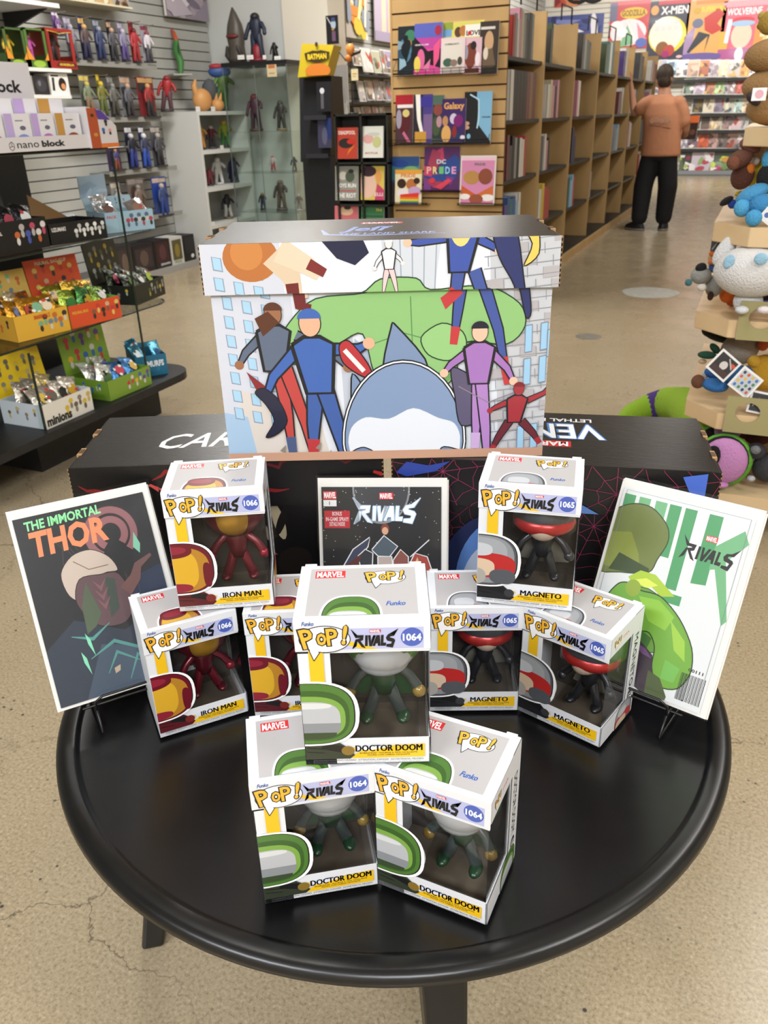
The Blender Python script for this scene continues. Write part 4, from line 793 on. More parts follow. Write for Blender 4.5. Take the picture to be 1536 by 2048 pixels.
gn('cream book lettered PRIDE with rainbow stripes', z65, 65, 1085, 408, 1525, '#e6dcb8', [('r',0,.88,1,1,'#e0a03c'),('t','PRIDE',.22,.78,.1,.55,'#d97a4a'),('e',.25,.6,.17,.14,'#3a2219'),('e',.62,.58,.2,.16,'#b9703c'),('e',.82,.68,.12,.09,'#3a2219'),('e',.3,.32,.22,.14,'#e8dfe4'),('e',.75,.38,.25,.14,'#c3a2cc'),('p',[(.2,.28),(.9,.34),(.9,.2),(.2,.2)],'#d93a2f'),('r',.2,.14,.9,.21,'#e0772c'),('r',.2,.09,.9,.15,'#e6c63c'),('r',.2,.04,.9,.1,'#5aa05a'),('r',.2,0,.9,.05,'#6a5fae')], .062)
gn('violet book lettered DC PRIDE in pastel letters', z65, 440, 792, 890, 1365, '#5a2f66', [('x',11,['#a5405c','#3a3f8e','#c0456a','#7a3f8a','#2f4a92'],16),('t','DC',.36,.62,.1,.26,'#bfe3f2')]+[('t',q,.08+.175*i,.4,.16,.13,c) for i,(q,c) in enumerate(zip('PRIDE',('#f0b3a8','#f0dc9a','#6fc07a','#9fd6f0','#e9a2d0')))]+[('p',[(.3,.1),(.7,.3),(.8,.25),(.5,.05)],'#d8455c'),('e',.25,.25,.08,.06,'#d8364a')], .04)
gn('pink bagged book in a white border at the aisle edge of the end panel', z65, 905, 905, 1340, 1535, '#d58ab4', [('r',0,.9,1,1,'#f0c4d8'),('t','PRIDE',.4,.8,.05,.3,'#4f6b4f'),('e',.33,.56,.24,.14,'#b98a50'),('e',.72,.58,.2,.16,'#8a4a34'),('p',[(.05,.4),(.45,.22),(.05,.1)],'#c9602c'),('p',[(.95,.4),(.5,.22),(.95,.1)],'#cf6f36'),('e',.15,.17,.16,.06,'#f0ece8'),('e',.8,.15,.2,.07,'#f0ece8'),('e',.48,.12,.2,.1,'#9a5238'),('r',0,0,1,.05,'#a03a6a')], .06, border=.008)

# ------------------------------------------------------------------ black cover rack and the yellow headed stand left of the end panel
z4 = lambda x, y: (600 + x/3.657, y/3.657)
RY = 5.2; a, b = at(1, RY, 667, 229), at(1, RY, 775, 228); rw = b.x - a.x; rt = a.z; KG = M('#24241f', .5)
t = thing('cover_rack', 'black pigeonhole rack showing small book covers, beside the slatted end panel', 'display rack', (a.x, RY, 0))
MB().box((0, .10, 0), (rw, .12, rt), KG).build('back_panel', t); zr = [z4(0, y)[1] for y in (1160, 1465)]
for x in (0, rw/2-.006, rw-.012): MB().box((x, 0, 0), (x+.012, .10, rt), KG).build('divider', t)
for z in (at(1, RY, 700, 317).z-.036, at(1, RY, 700, 401).z-.036, .14, rt-.012): MB().box((0, .0, z), (rw, .10, z+.012), KG).build('shelf', t)
for lab, x0, y0, x1, y1, bg, L in (('red book with a dark sweeping shape in the rack, upper row', 265, 935, 428, 1160, '#b5402f', [('t','DEADPOOL',.1,.78,.12,.8,'#ead9d0'),('e',.45,.5,.35,.16,'#2a2522'),('p',[(.5,.1),(.9,.45),(.6,.3)],'#d8792f'),('e',.7,.55,.2,.08,'#c23028')]),
        ('white book with faint pink and olive shapes in the rack, upper row', 452, 925, 615, 1152, '#dedfd6', [('e',.3,.6,.25,.15,'#d9a5a0'),('e',.7,.5,.2,.18,'#c3c48a'),('t','SOTUS',.15,.12,.06,.6,'#b05a52'),('e',.55,.75,.3,.06,'#c9c8c2')]),
        ('grey book lettered BOYS RUN THE RIOT in the rack', 255, 1215, 432, 1466, '#8f9189', [('e',.35,.72,.2,.12,'#c9c4b8'),('e',.65,.7,.2,.16,'#4f5a4a'),('e',.7,.85,.12,.06,'#2e2d2c'),('t','BOYS RUN',.08,.38,.12,.84,'#f1efec'),('t','THE RIOT',.08,.08,.14,.84,'#f1efec'),('r',.1,.27,.9,.3,'#c24a44')]),
        ('yellow and pink book with a big pale oval in the rack', 445, 1215, 622, 1462, '#d9c25c', [('e',.3,.45,.36,.4,'#e6c0ae'),('e',.32,.85,.34,.16,'#3a2530'),('p',[(.6,0),(1,0),(1,.3),(.7,.5)],'#c2456a'),('e',.75,.7,.12,.2,'#e3a05a'),('t','ELLI',.6,.12,.1,.35,'#f4d7e2')]),
        ('pink and red book peeking over the carton in the rack, lowest row', 252, 1505, 432, 1760, '#d4707a', [('e',.5,.85,.3,.12,'#e8c4a2'),('e',.55,.95,.15,.06,'#3a2a28'),('r',0,.4,1,.6,'#c04a5a')]),
        ('green book peeking over the carton in the rack, lowest row', 445, 1510, 618, 1760, '#3e7a50', [('t','7H',.65,.86,.08,.25,'#d9c04a'),('r',0,.7,1,.74,'#2c5a3a'),('e',.5,.5,.3,.15,'#2b5038')])):
    on_y('paperback', lab, 'book', 'covers in the black rack', RY + .02, *z4(x0, y0), *z4(x1, y1), bg, L, .014, .1)
DY = 5.75; p = lambda x, y: at(1, DY, x, y)
t = thing('display_stand', 'tall black cardboard stand with a yellow BATMAN header, in front of the pillar', 'display stand', (p(604, 300).x, DY, 0)); x0 = t.location.x
w = p(657, 300).x - x0; zt = p(600, 153).z; KB = M('#15161b', .45)
MB().box((0, 0, 0), (w*1.15, .3, zt*.62), KB).build('base', t); MB().add([(-.03, .02, zt*.6), (w, .02, zt*.6), (w, .3, zt*.6), (-.03, .3, zt*.6), (-.05, .12, zt), (w-.01, .12, zt), (w-.01, .3, zt), (-.05, .3, zt)], [(0,3,2,1),(4,5,6,7),(0,1,5,4),(1,2,6,5),(2,3,7,6),(3,0,4,7)], KB).build('upper_case', t)
for k, (za, zb_) in enumerate(((zt*.80, zt-.03), (zt*.62, zt*.78))): MB().box((.05, -.03, za), (w+.01, .13, za+.008), M('#0c0d10', .4)).box((.05, -.034, za), (w+.01, -.03, za+.03), M('#2a2c33', .4)).build('tray', t)
hz = [p(597, 155), p(652, 150), p(668, 90), p(604, 87)]; A = Art(.3, .3); 
MB().add([(q.x - x0, -.01 + .04*(q.z-zt), q.z) for q in hz] + [(q.x - x0 - .04, .2, q.z) for q in hz], [(0,1,2,3),(7,6,5,4),(0,4,5,1),(1,5,6,2),(2,6,7,3),(3,7,4,0)], M('#c3ab22', .5)).build('header', t)
A = Art(.26, .22, .5, 0, .001); A.poly([(.04, .1), (.03, .14), (.1, .155), (.13, .15), (.16, .155), (.23, .14), (.22, .1), (.13, .075)], '#3b2f10'); A.text('BATMAN', .055, .1, .035, '#e3c22a', .15, .05); A.ell(.13, .03, .1, .045, '#d07a2a'); A.ell(.13, .19, .012, .015, '#3b2f10')
A.build('header_print', t, face(p(606, 150).x - x0, -.016, zt+.0, 'f'))
for k, (q0, q1, lab) in enumerate(((z4(120, 600), z4(235, 815), 'black boxed book with a grey figure in the upper tray of the yellow headed stand'), (z4(130, 865), z4(240, 1080), 'dark violet book in the lower tray of the yellow headed stand'))):
    on_y('boxed_book', lab, 'book', 'books in the yellow headed stand', DY - .0, *q0, *q1, ('#1a1a1e', '#3a3a52')[k], [('e',.4,.7,.16,.1,'#c9c9cc'),('r',.3,.1,.5,.6,'#55555c')] if k == 0 else [('r',.5,.3,1,1,'#1f2f66'),('e',.5,.4,.2,.3,'#55556e')], .02, .06, edge='#202024')

# ------------------------------------------------------------------ far wall: posters, comic rows
FY = 17.0; z8 = lambda x, y: (1190 + x/4.439, y/4.439); z71 = lambda x, y: (1320 + x/7.111, 100 + y/7.111)
for lab, x0, y0, x1, y1, bg, L in (
 ('poster lettered GODZILLA in yellow on red, over a pale collage', 145, 18, 455, 428, '#c8434a', [('r',0,.92,1,1,'#e05a62'),('r',.0,.6,.18,.98,'#6a6a86'),('e',.6,.74,.34,.12,'#e0b92c'),('t','GODZILLA',.3,.68,.13,.6,'#8a5a10'),('e',.5,.35,.46,.28,'#eadfe4'),('p',[(.5,.6),(.65,.1),(.3,.05)],'#7fb58a'),('p',[(.7,.55),(.98,.2),(.8,.1)],'#d98a9a'),('e',.85,.12,.14,.1,'#5a6fb8'),('e',.2,.5,.16,.1,'#f2ecec'),('e',.35,.35,.14,.1,'#f6f2f2'),('s',[(.45,.6),(.7,.15)],.06,'#e8e8e4')]),
 ('poster lettered X-MEN in white with a big pale disc', 500, 15, 792, 525, '#3a3a4c', [('r',.2,.93,1,1,'#c23a46'),('t','X-MEN',.28,.77,.13,.68,'#f4f2f0'),('e',.12,.85,.1,.08,'#e0a05a'),('e',.5,.42,.48,.32,'#e8d23c'),('e',.46,.44,.42,.3,'#e9e3d2')]+[('r',.16+.16*i,.5+.1*j,.28+.16*i,.58+.1*j,'#d6d4d6') for i in range(4) for j in range(2)]+[('e',.4,.2,.16,.12,'#8a5a2c'),('e',.58,.16,.14,.1,'#b8443a'),('e',.5,.1,.1,.06,'#a02a6a'),('e',.86,.05,.08,.025,'#e6b8bc')]),
 ('orange poster lettered SUPERMAN in yellow with a big red cloth shape', 835, 10, 1112, 522, '#e0a860', [('r',.2,.93,1,1,'#e08a3a'),('t','SUPERMAN',.35,.8,.09,.62,'#f0cf2a'),('p',[(.45,.7),(.8,.85),(.95,.75),(.8,.6),(.95,.5),(.7,.42),(.5,.5)],'#c23a30'),('p',[(.0,.4),(.25,.6),(.2,.1),(0,.1)],'#a58ab0'),('e',.3,.62,.14,.08,'#6a6f8a'),('p',[(.35,.48),(.65,.42),(.55,.12),(.6,.4),(.15,.12),(.1,.14)],'#33363f'),('e',.45,.05,.6,.07,'#6a5a9a'),('e',.25,.83,.1,.05,'#c9a02a')]),
 ('pink poster lettered WOLVERINE in white with a pale oval and blue band', 1150, 15, 1458, 525, '#d8697e', [('r',0,.9,1,1,'#e8a0ac'),('t','WOLVERINE',.1,.76,.12,.8,'#f6eef0'),('r',0,.1,.2,.5,'#e8b04a'),('r',.8,.1,1,.6,'#e8964a'),('e',.5,.68,.26,.05,'#d23a44'),('e',.5,.42,.24,.22,'#e9cdb6'),('e',.5,.62,.28,.05,'#9fc0e0'),('s',[(.2,.7),(.16,.3)],.1,'#e2e6f0'),('r',.0,0,1,.2,'#b05a90'),('e',.5,.1,.1,.12,'#dfe8f4')]),
 ('golden poster at the plush shelf side of the far wall', 1480, 200, 1620, 470, '#dcc98a', [('x',5,['#e8dcae','#b99a4a','#f0e8cc'],8)])):
    on_y('poster', lab, 'poster', 'posters on the far wall', FY - .012, *z8(x0, y0), *z8(x1, y1), bg, L, .006, 0, dz=.002, part='print')
on_y('poster', 'blue and red poster peeking over the bookcases at the far wall', 'poster', 'posters on the far wall', FY - .012, 1093, 34, 1205, 75, '#46508e', [('x',9,['#2c3468','#c0454a','#e3dfe6','#7a86c0'],14)], .006, 0, dz=.002, part='print')
on_y('poster', 'red and pale poster cut by the top edge, above the bookcases', 'poster', 'posters on the far wall', FY - .012, 1112, -40, 1156, 12, '#c4523f', [('x',8,['#e8d9cf','#8a2a2a','#d98a5a'],9)], .006, 0, dz=.002, part='print')
t = thing('wall_sign', 'big curly black lettering high on the cream far wall', 'sign', (0, FY-.01, 0)); a, b = at(1, FY, 1150, 3), at(1, FY, 1200, 0); mb = MB()
for cx in (a.x+.05, a.x+.33): mb.tube([(cx + .2*cos(q), 0, a.z + .13 + .15*sin(q)) for q in [pi + .3*j for j in range(11)]], .035, M('#1a1a1a', .5), 8)
mb.build('lettering', t)
ROWS = [('top row', 140, 385, [(-20,80,'#8d93ab','slate'),(90,230,'#a9c4d6','pale blue'),(245,385,'#e6dcdc','white'),(400,540,'#c9a58f','tan'),(565,690,'#b56a4a','rust'),(700,825,'#c7b4c0','lilac'),(835,950,'#d6cfa8','straw'),(970,1138,'#cfc6bd','cream'),(1148,1270,'#e0a45c','orange'),(1285,1370,'#e8dcdc','blush')]),
 ('second row', 397, 632, [(-90,50,'#c9bcc0','pale mauve'),(350,480,'#7f9280','sage'),(492,640,'#d6c3d6','lilac'),(650,775,'#c98a6a','copper'),(787,920,'#a9c08e','green'),(925,968,'#b5b0b8','grey'),(972,1080,'#a08890','mauve'),(1085,1192,'#c66d63','coral')]),
 ('third row', 667, 895, [(470,612,'#6d5a34','bronze'),(632,770,'#d9cdb6','cream'),(780,900,'#8a7f92','violet grey'),(906,1050,'#bdb9a6','stone'),(1056,1170,'#b9d0c8','mint'),(1178,1285,'#e0c4a8','peach')]),
 ('fourth row', 902, 1135, [(430,570,'#5c4038','dark brown'),(590,702,'#57483f','umber'),(712,850,'#c9b79c','sand'),(855,888,'#bdb7ab','stone'),(892,990,'#86706c','dull rose'),(1000,1165,'#d8bcc0','pink'),(1172,1240,'#b0b0ae','grey')]),
 ('fifth row', 1172, 1400, [(310,400,'#8e8898','grey violet'),(407,537,'#7d6472','plum'),(547,688,'#c25a3a','red orange'),(692,810,'#c9a09a','rose'),(822,950,'#6f625e','dark grey'),(957,1090,'#b39088','dusty pink'),(1097,1170,'#b0a6b0','pale violet')])]
for rn, y0, y1, items in ROWS:
    a, b = at(1, FY-.1, *z71(-420, y1+12)), at(1, FY-.1, *z71(1420, y1+12))
    tag(MB().box((a.x, FY-.13, b.z-.03), (b.x, FY-.001, b.z), M('#2b2b2b', .5)).box((a.x, FY-.135, b.z-.03), (b.x, FY-.13, b.z+.02), M('#2b2b2b', .5)).build('comic_ledge'), 'long black ledge under the ' + rn + ' of comics on the far wall', 'shelf', 'comic ledges on the far wall')
    for j, (x0, x1, c, nm) in enumerate(items):
        r2 = random.Random(x0*7+y0); r = tuple(int(c[i:i+2], 16) for i in (1, 3, 5)); sh = ['#%02x%02x%02x' % tuple(max(0, min(255, int(v*f + g))) for v in r) for f, g in ((.55, 0), (.75, 10), (1.1, 15))] + [r2.choice(['#e9e2dc', '#a84a3a', '#4a5a7a', '#d9b36a', '#3a3436'])]
        on_y('comic_book', nm + ' comic on the ' + rn + ' of the far wall', 'comic book', 'comics on the far wall', FY-.05, *z71(x0, y0), *z71(x1, y1), c, [('r',.08,.8,.92,.96,sh[2]),('x',x0+y0,sh,7)], .004, .15, border=.012, dz=.0015)
for x0, x1, lab, bg, cs in ((300, 432, 'dark boxed set with green and white shapes at the foot of the far wall', '#3a3f38', ['#a9c23a','#e6e8e6','#8a2a4a','#5a6a4a']), (440, 742, 'pale lilac boxed set with a green band at the foot of the far wall', '#c3bac6', ['#8aa86a','#e3dfe6','#9a86a6','#b04a5a']), (750, 1045, 'dark boxed set with lime and magenta shapes at the foot of the far wall', '#46503e', ['#c0d23a','#eef0ee','#a8285a','#6f8a4a','#c9903a'])):
    on_y('boxed_set', lab, 'box', 'boxed sets below the comics', FY-.06, *z71(x0, 1455), *z71(x1, 1712), bg, [('x',x0,cs,12)], .05, .1, dz=.0015)

# ------------------------------------------------------------------ side wall beyond the pillar: comics on ledges and hung posters
z85 = lambda x, y: (640 + x/8.531, y/8.531); SX = -4.19
for rn, yy, items in (('upper ledge', (815, 1215), [(350,440,820,1080,'#a88ab8','lilac'),(540,690,830,1130,'#a89a8a','patchwork'),(695,885,820,1240,'#dcd6cf','white and red'),(890,1035,860,1255,'#b9b79a','olive cream'),(1040,1175,850,1265,'#8f7f76','brown grey'),(1100,1250,860,1180,'#a49cb6','lavender')]), ('lower ledge', (1340, 1715), [(640,765,1380,1735,'#b3aeaa','pale grey'),(770,915,1370,1715,'#bfa896','beige'),(925,1030,1370,1715,'#8e8a8c','steel grey'),(1035,1105,1390,1715,'#a08a88','dull mauve'),(1110,1200,1360,1715,'#7f86a0','blue and white')]),
   ('lowest ledge', (1810, 2060), [(590,700,1830,2060,'#8f8a86','warm grey'),(710,880,1820,2060,'#a8937c','tan'),(900,1000,1820,2060,'#b58a90','dusty pink'),(1010,1110,1820,2060,'#b0b4ae','pale')])):
    a, b = at(0, SX+.1, *z85(350, yy[1])), at(0, SX+.1, *z85(1240, yy[1]+130 if yy[1] < 1300 else yy[1]+30)); zb_ = at(0, SX+.1, *z85(1000, yy[1]+{815:75,1340:30,1810:0}[yy[0]])).z
    tag(MB().box((SX, a.y, zb_-.02), (SX+.12, b.y+.6, zb_), M('#262524', .5)).build('comic_ledge'), 'black ' + rn + ' for comics on the grey side wall behind the pillar', 'shelf', 'comic ledges on the side wall')
    for x0, x1, y0, y1, c, nm in items:
        r = tuple(int(c[i:i+2], 16) for i in (1, 3, 5)); sh = ['#%02x%02x%02x' % tuple(max(0, min(255, int(v*f))) for v in r) for f in (.5, .75, 1.15)] + ['#c0503f', '#e6dfd6']
        on_x('comic_book', nm + ' comic on the ' + rn + ' of the side wall behind the pillar', 'comic book', 'comics on the side wall', SX+.05, *z85(x0, y0), *z85(x1, y1), c, [('x',x0*3+y0,sh,8)], .004, .2, border=.01, dz=.001)
for lab, x0, y0, x1, y1, bg, L in (('many coloured hanging poster with yellow glare on the side wall', 400, -420, 815, 690, '#b9b0a6', [('x',21,['#c9503f','#e3c23c','#7a8a5a','#8f98a8','#e8e4dc','#d98a3a'],22),('s',[(.7,.9),(.5,.3)],.12,'#f0e4a0'),('s',[(.85,.8),(.8,.2)],.08,'#f3ecd0')]), ('lilac hanging poster with two pale columns on the side wall', 900, -420, 1300, 745, '#b5a8bc', [('r',.3,.1,.5,.7,'#dcc6ae'),('r',.6,.12,.8,.75,'#d9c0a4'),('e',.6,.85,.25,.1,'#a04444'),('r',0,0,1,.15,'#9f95ae')])):  # yellow glare painted as pale streaks in the first poster's print
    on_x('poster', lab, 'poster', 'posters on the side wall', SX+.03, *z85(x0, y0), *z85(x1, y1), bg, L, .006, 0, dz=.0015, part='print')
on_y('comic_book', 'black comic with a white and violet figure shape, beside the pillar edge', 'comic book', None, 6.97, *z85(98, 270), *z85(330, 745), '#1c1b20', [('e',.6,.68,.2,.16,'#b9cfe0'),('e',.6,.85,.16,.08,'#4a4f8a'),('r',.45,.1,.75,.45,'#7a5a78'),('s',[(.1,.95),(.4,.7)],.06,'#e6e4e6'),('e',.55,.52,.1,.05,'#c9944a')], .006, 0, dz=.001)
a, b = at(1, 6.4, *z85(140, 1120)), at(1, 6.4, *z85(460, 1120)); slab_item('clear_banner', 'grey plastic wrapped sheet standing between the yellow headed stand and the side wall ledges', 'wrapped poster', None, b.x-a.x, a.z, .012, (a.x, 6.4, 0), 0, '#8f8b86', [('x',33,['#a8a49e','#7a7672','#bdbab4','#96918c'],26),('s',[(.7,.95),(.8,.1)],.05,'#c9c6c0')], dz=.001)
# a small orange figure hanging on a black stem with a price tag
a = at(1, 5.26, *z85(520, 930)); t = thing('toy_figure', 'small orange and black figure on a thin black stem above the cover rack', 'toy', a)
MB().ell((0, 0, .03), (.028, .022, .034), M('#d98a3a', .4)).ell((-.012, -.005, -.02), (.022, .02, .022), M('#c9742a', .4)).build('body', t); mk = M('#1d1815', .5)
MB().tube([(.0, 0, .06), (-.005, 0, .09)], [.012, .006], mk).build('head', t)
for s in (1, -1): MB().tube([(.02, 0, .0), (.05*s+.02, -.01, -.01+.02*s), (.075*s, -.01, .02)], [.008, .007, .004], mk).build('arm', t)
zf = rt - a.z; MB().tube([(0, 0, -.04), (.0, .0, zf+.01)], .005, mk).lathe([(.03, zf), (.03, zf+.006), (.0, zf+.01)], mk, 16).build('stand', t)
on_y('price_tag', 'cream price tag hanging below the small orange figure', 'price tag', 'price tags', 5.245, *z85(530, 1180), *z85(655, 1370), '#e0d2a6', [('r',.2,.55,.8,.62,'#c9803a'),('r',.2,.35,.7,.4,'#a89a70')], .001, 0, dz=.0008)

# ------------------------------------------------------------------ customer at the bookcases
SKIN = M('#c08a6e', .55); TEE = M('#c98a66', .85, bump=.25, bscale=30); TRO = M('#121217', .85, bump=.2, bscale=25); HAIR = noise_mat('short_hair', '#2a2019', '#4a3a2b', 60, .7)
PX, PYY = -1.03, 9.2; S = 1.47/1.75
P = thing('person', 'person in an orange T-shirt and black trousers reaching up to a bookcase shelf', 'person', (PX, PYY, 0), radians(-8))
hand = at(0, BX+.03, 1262, 150); hl = Matrix.Rotation(radians(8), 3, 'Z') @ (hand - Vector((PX, PYY, 0)))
mb = MB(); q = lambda *p: tuple(c*S for c in p)
hip, sh = .93, 1.44
for s, fx, fy in ((-1, -.15, -.06), (1, .13, .05)):
    mb.tube([q(s*.09, 0, .9), q(s*.1 + fx*.3, fy*.4, .5), q(fx, fy, .1)], [.085*S, .06*S, .04*S], SKIN, 14)
    mb.ell(q(fx, fy + .06, .045), q(.045, .11, .04), SKIN, 14, 8)
mb.sect([(q(0, 0, .84), q(.15, .1)), (q(0, 0, .95), q(.165, .115)), (q(.0, .0, 1.1), q(.145, .10)), (q(-.01, .0, 1.3), q(.18, .115)), (q(-.015, 0, 1.41), q(.17, .1)), (q(-.02, .01, 1.48), q(.085, .075)), (q(-.025, .02, 1.56), q(.058, .06))], SKIN, 20)
mb.tube([q(-.02, .015, 1.46), q(-.035, .03, 1.60)], [.06*S, .056*S], SKIN, 14)
hc = q(-.05, .045, 1.665)
mb.ell(hc, q(.094, .118, .135), SKIN, 20, 14, rz=.55, rx=-.08)
mb.ell(q(-.115, .15, 1.645), q(.016, .03, .02), SKIN, 8, 6, rz=.6).ell(q(-.085, .1, 1.585), q(.05, .055, .036), SKIN, 12, 8)       # nose and jaw
for s in (-1, 1): mb.ell((hc[0]+s*.084*S, hc[1]-.052*S*s-.005, hc[2]-.01), q(.014, .024, .037), SKIN, 10, 8, rz=.5)
# reaching arm (hand on the shelf), other arm bent in front
shl = q(-.19, .0, 1.42); elb = Vector(q(-.36, .03, 1.31)); wr = Vector((hl.x+.02, hl.y-.03, hl.z-.085))
mb.tube([shl, tuple((Vector(shl)+elb)/2), tuple(elb)], [.056*S, .05*S, .042*S], SKIN, 12).tube([tuple(elb), tuple((elb*.55+wr*.45)), tuple(wr)], [.042*S, .038*S, .026*S], SKIN, 12)
mb.ell(tuple(wr + Vector((-.004, .006, .035))), (.015, .03, .036), SKIN, 12, 8)
for k in range(4):
    b0 = wr + Vector((-.004, -.018+.016*k, .06)); L = (.045, .054, .05, .038)[k]
    mb.tube([tuple(b0), tuple(b0 + Vector((-.003, .001, L*.5))), tuple(b0 + Vector((-.016, .002, L)))], [.0085, .008, .007], SKIN, 8)
mb.tube([tuple(wr + Vector((0, -.02, .02))), tuple(wr + Vector((.004, -.042, .04))), tuple(wr + Vector((-.004, -.05, .062)))], [.0095, .0088, .0075], SKIN, 8)
mb.tube([q(.18, 0, 1.42), q(.26, .02, 1.2), q(.26, .06, 1.12)], [.055*S, .047*S, .043*S], SKIN, 12).tube([q(.26, .06, 1.12), q(.22, .2, 1.06), q(.17, .3, 1.05)], [.043*S, .036*S, .027*S], SKIN, 12).ell(q(.155, .34, 1.055), q(.022, .05, .035), SKIN, 12, 8)
for k in range(4): mb.tube([q(.15, .37, 1.035+.018*k), q(.135, .405, 1.035+.018*k), q(.105, .41, 1.033+.018*k)], [.0095*S, .009*S, .008*S], SKIN, 8)
mb.tube([q(.16, .34, 1.085), q(.14, .37, 1.11), q(.12, .39, 1.11)], [.011*S, .01*S, .008*S], SKIN, 8)
mb.build('body', P, remesh=.0075, it=3)
MB().ell((hc[0]+.002, hc[1]-.012, hc[2]+.03), q(.098, .118, .115), HAIR, 20, 14, rz=.55).ell((hc[0]+.014, hc[1]-.038, hc[2]-.02), q(.084, .085, .085), HAIR, 16, 10, rz=.5).build('hair', P, remesh=.009, it=3)
mb = MB().sect([(q(.01, 0, .84), q(.235, .155)), (q(.01, 0, .95), q(.228, .152)), (q(.0, .0, 1.1), q(.222, .145)), (q(-.012, .0, 1.28), q(.225, .138)), (q(-.015, 0, 1.4), q(.2, .118)), (q(-.02, .008, 1.47), q(.11, .088)), (q(-.022, .012, 1.5), q(.075, .074))], TEE, 24)
mb.tube([q(-.15, 0, 1.42), tuple(Vector(shl)*.5 + Vector(q(-.27, .01, 1.365))*.5), q(-.285, .012, 1.35)], [.088*S, .085*S, .08*S], TEE, 14).tube([q(.14, 0, 1.41), q(.2, .01, 1.32), q(.235, .02, 1.2)], [.085*S, .08*S, .078*S], TEE, 14)
mb.build('t_shirt', P, remesh=.011, it=4)
A = Art(.26, .13, .8, 0, .0006); 
for k, (x, y) in enumerate(((.0,.06),(.045,.07),(.09,.055),(.13,.06),(.17,.045))): A.ell(x+.03, y+.02, .02, .022, '#cfa086', 14); A.ell(x+.03, y+.02, .012, .014, '#c98a66', 14)
A.stroke([(.0, .045), (.1, .028), (.13, .028)], .005, '#4a3f52'); A.stroke([(.135, .02), (.22, .008)], .005, '#3f3540'); A.text('Smile', .02, .06, .05, '#cda288', .17, .01, .3)
MX = Matrix.Translation((-.105, -.146*S-.008, 1.13*S))
A.build('shirt_print', P, MX @ face(0, 0, 0, 'f'))
mb = MB().sect([(q(0, 0, .8), q(.18, .13)), (q(0, 0, .9), q(.178, .128)), (q(0, 0, .97), q(.172, .122))], TRO, 20)
for s, fx, fy in ((-1, -.15, -.06), (1, .13, .05)): mb.tube([q(s*.09, 0, .88), q(s*.1 + fx*.3, fy*.3, .5), q(fx*.95, fy, .14)], [.118*S, .115*S, .098*S], TRO, 16)
mb.build('trousers', P, remesh=.012, it=4)
for fx, fy, a in ((-.15, -.06, 1.1), (.13, .05, .15)):
    mb = MB(); X = Matrix.Translation(q(fx, fy, 0)) @ Matrix.Rotation(a, 4, 'Z')
    mb.sect([((0, .05*S, .0), (.06*S, .155*S)), ((0, .05*S, .02), (.062*S, .158*S)), ((0, .045*S, .05), (.056*S, .138*S)), ((0, .01*S, .085), (.042*S, .06*S)), ((0, 0, .12), (.042*S, .05*S))], M('#17171a', .6), 18, X)
    so = mb.build('shoe', P); MB().sect([((0, .05*S, .004), (.0625*S, .159*S)), ((0, .05*S, .018), (.0635*S, .16*S))], M('#8d8880', .6), 18, X).build('sole', so)
a = P.location + Matrix.Rotation(radians(-8), 3, 'Z') @ Vector(q(.13, .40, 1.03))
slab_item('comic_book', 'orange and black comic held by the person in the orange T-shirt', 'comic book', None, .15, .22, .005, (a.x-.0, a.y+.03, a.z-.02), radians(-15), '#3a2a26', [('r',.0,.7,1,1,'#e0703a'),('e',.3,.2,.16,.1,'#c9904a'),('e',.7,.3,.2,.12,'#6a4a3a')], .2, dz=.0008)

# ------------------------------------------------------------------ long slatted wall: hanging figure packs
z1 = lambda x, y: (x/3.657, y/3.657); z45 = lambda x, y: (x/4.5176, y/4.5176); z3 = lambda x, y: (320 + x/4.2667, y/4.2667)
def little_body(mb, h, cols, a=.0, X=None, squat=1.0):
    """plain doll: legs, torso, arms, head as overlapping rounded shapes, feet at z = 0"""
    l, t, hd = (M(c, .5) for c in cols); w = h*.11*squat
    for s in (-1, 1):
        mb.tube([(s*w*1.1, 0, .02*h), (s*w*.8, 0, .27*h), (s*w*.6, 0, .5*h)], [w*.55, w*.6, w*.75], l, 8, X)
        mb.tube([(s*w*1.3, 0, .76*h), (s*w*2.0, -.02*h, .62*h + a*s*h), (s*w*2.2, -.06*h, .5*h + a*2*s*h)], [w*.5, w*.42, w*.4], t, 8, X)
    mb.tube([(0, 0, .47*h), (0, 0, .62*h), (0, 0, .78*h)], [w*1.1, w*1.15, w*1.35], t, 10, X, .7)
    mb.ell((0, 0, .91*h), (w*.8*squat, w*.85*squat, .095*h), hd, 12, 8, X)
def pack(label, z, x0, y0, x1, y1, card, cols, X=-4.62, dd=.045, shelf=None):
    a, b = at(0, X, x0 and z(x0, y0)[0], z(x0, y0)[1]), at(0, X, *z(x1, y1)); w, h = b.y - a.y, a.z - b.z
    t = thing('blister_pack', label, 'toy pack', (X, a.y, b.z), pi/2, 'figure packs on the slatted wall')
    A = Art(w, h, .4, .1, .0006); A.rect(0, 0, w, h, card); shapes(A, [('x', int(x0+y0), [cols[0], cols[1], card, '#2b2a2e'], 5), ('r', .05, .86, .95, .97, cols[2])])
    MB().box((0, 0, 0), (w, .003, h), M(card, .5)).box((0, -dd, 0), (w, 0, .012), M('#3a3a40', .5)).build('backing_card', t); A.build('card_print', t, face(0, -.0005, 0, 'f'))
    mb = MB(); little_body(mb, h*.78, cols, .03, Matrix.Translation((w/2, -dd*.5, h*.06))); mb.build('figure', t)
    MB().box((w*.04, -dd, h*.03), (w*.96, -.001, h*.93), PLASTIC).build('plastic_shell', t)
    MB().tube([(w/2, .01, h*.97), (w/2, -.09, h*.97), (w/2, -.1, h*.985)], .003, M('#b9b9b6', .3, .8), 6).build('hook', t)
